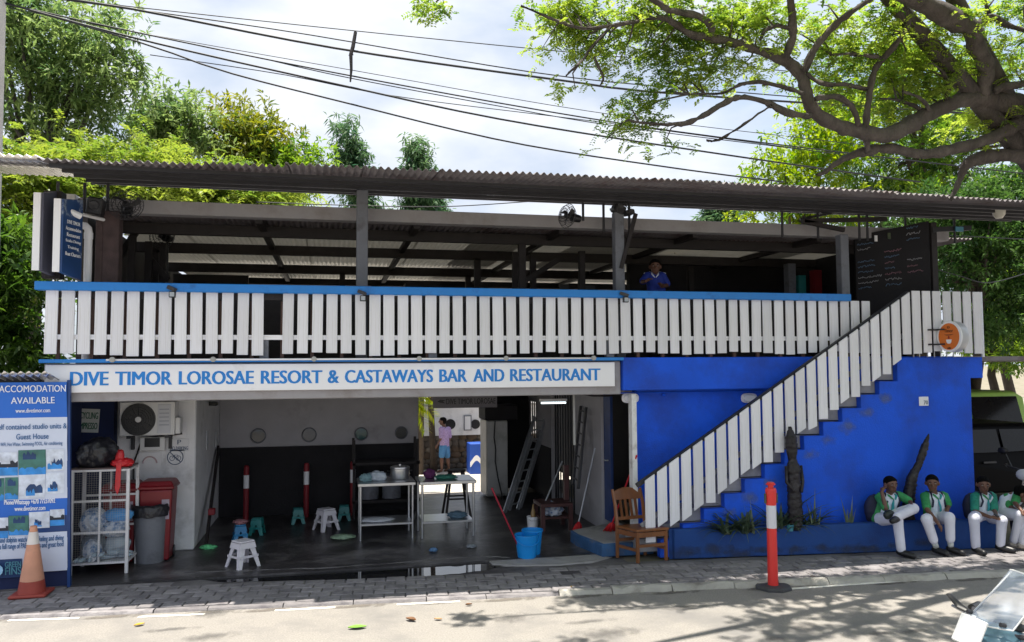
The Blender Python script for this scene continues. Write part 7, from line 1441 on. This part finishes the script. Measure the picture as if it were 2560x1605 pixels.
limb([(-480,180,18),(-620,330,14),(-680,420,11),(-800,530,7)],-2.3,-2.2,name='twig'); limb([(-600,400,9),(-540,540,7),(-560,600,4)],-2.3,-2.2,name='twig')
r0 = PA[0]; b = MB(); b.tube([TB,TB+Vector((-.05,-.05,.9)),TB+Vector((-.25,-.1,2.2)),TB.lerp(r0,.75)+Vector((.35,0,.3)),r0+Vector((.2,0,.05)),r0],[.48,.40,.36,.33,.28,.22],14); b.build('trunk', BARK, RTR, smooth=True)
b = MB(); r1 = PM[0]; b.tube([TB+Vector((-.2,-.1,2.4)),r1],[.2,.12],10); b.build('limb', BARK, RTR, smooth=True)
FY = .45
fol = [pe(*K2(x,y),yy,rx,ry) for (x,y,yy,rx,ry) in ((1480,60,-2.4,45,40),(1600,90,-2.3,50,45),(1700,30,-2.4,60,40),(1850,60,-2.4,60,50),(1800,220,-2.3,60,35),(1650,180,-2.3,45,30),(1740,320,-2.25,42,30),(2000,160,-2.4,60,50),(2000,330,-2.3,50,28),(2150,60,-2.5,70,45),(2250,300,-2.3,55,55),(2200,480,-2.25,45,45),(2300,620,-2.2,50,50),(2150,740,-2.2,55,35),(2050,850,-2.2,45,28),(1900,960,-2.2,38,22),(2280,900,-2.2,40,28),(1690,580,-2.25,32,12),(1440,250,-2.3,25,14),(2380,170,-2.4,60,50),(2350,1030,-2.2,18,12))]
fol += [pe(*K3(x,y),yy,rx,ry) for (x,y,yy,rx,ry) in ((100,100,-2.5,70,50),(300,120,-2.6,80,50),(500,90,-2.6,80,50),(120,400,-2.4,60,50),(330,430,-2.4,70,40),(600,200,-2.6,60,50),(560,470,-2.3,50,25),(950,120,-2.6,70,50),(1120,300,-2.6,70,50),(1400,120,-2.7,70,50),(1000,460,-2.5,40,30),(1650,350,-2.6,80,70),(1800,250,-2.7,70,50),(1250,470,-2.5,60,40),(1550,560,-2.5,70,40),(1950,450,-2.6,60,50),(2300,80,-2.7,60,40),(2300,420,-2.6,70,60),(1700,640,-2.4,60,30),(80,560,-2.3,50,25),(30,860,-2.2,25,30),(1050,760,-2.3,40,20),(1500,780,-2.3,50,22),(2100,900,-2.2,60,25))]
C_, T_, tn_ = clump_points(fol, 190, 9, .15)
rt_ = random.Random(12)
for c__ in C_[::2]:
    c__ = Vector(c__); s__ = min(BRP, key=lambda p: (p-c__).length)
    if .12 < (s__-c__).length < 1.1:
        m__ = s__.lerp(c__,.5)+Vector((rt_.uniform(-.05,.05),rt_.uniform(-.05,.05),rt_.uniform(-.02,.08))); b = MB(); b.tube([s__,m__,c__,c__+(c__-m__)*.5],[.012,.008,.005,.003],5); b.build('twig', BARK, RTR, smooth=True)
cen_ = np.array(at(2000,500,-2.2)); leaf_mesh('crown', RAIN, RTR, *sprays(T_, tn_, cen_, 6, .13, .047, .011, .35, 3))
p = at(1080,8,-2.3); C_, T_, tn_ = clump_points([(np.array(p),np.array([.17,.1,.09])),(np.array(at(1050,10,-2.3)),np.array([.08,.08,.08]))], 7, 6, .08); leaf_mesh('hanging_spray', RAIN, RTR, *sprays(T_, tn_, cen_, 5, .10, .04, .010, .5, 2)); b = MB(); q = at(1090,5,-2.3); b.tube([q,q+Vector((.5,.0,.5)),q+Vector((1.6,-.1,1.0)),q+Vector((2.9,-.2,.9))],[.008,.012,.018,.03],6); b.build('twig', BARK, RTR, smooth=True)
# the crown goes on above and towards the camera, out of the picture: it dapples the road
over = []
ro_ = np.random.default_rng(5)
for k in range(165):
    X_ = ro_.uniform(-1.6,11); Y_ = ro_.uniform(-8.5,-1.9); pr_ = min(1,.6+.06*X_)*(1 if Y_ < -2.2 else .75)
    if ro_.random() > pr_: continue
    if (X_ < 1.0 and Y_ > -3.6) or Y_ > -2.9: continue
    over.append((np.array([X_,Y_,ro_.uniform(6.2,7.6)]), np.array([ro_.uniform(.3,.7),ro_.uniform(.25,.5),.3])))
C_, T_, tn_ = clump_points(over, 500, 6, .16); leaf_mesh('upper_crown', RAIN, RTR, *sprays(T_, tn_, np.array([5,-4,6.5]), 6, .16, .06, .016, .2, 3))
for k in range(12):
    e = over[k % len(over)][0]; s_ = TB+Vector((-.6,-.2,4.6)); b = MB(); e = Vector(e); b.tube([s_,s_.lerp(e,.45)+Vector((0,0,.9)),s_.lerp(e,.8)+Vector((0,0,.35)),e],[.13,.08,.05,.015],8); b.build('upper_limb', BARK, RTR, smooth=True)
b = MB(); b.tube([TB+Vector((-.25,-.1,2.2)),TB+Vector((-.6,-.2,4.7))],[.3,.16],10); b.build('stem', BARK, RTR, smooth=True)
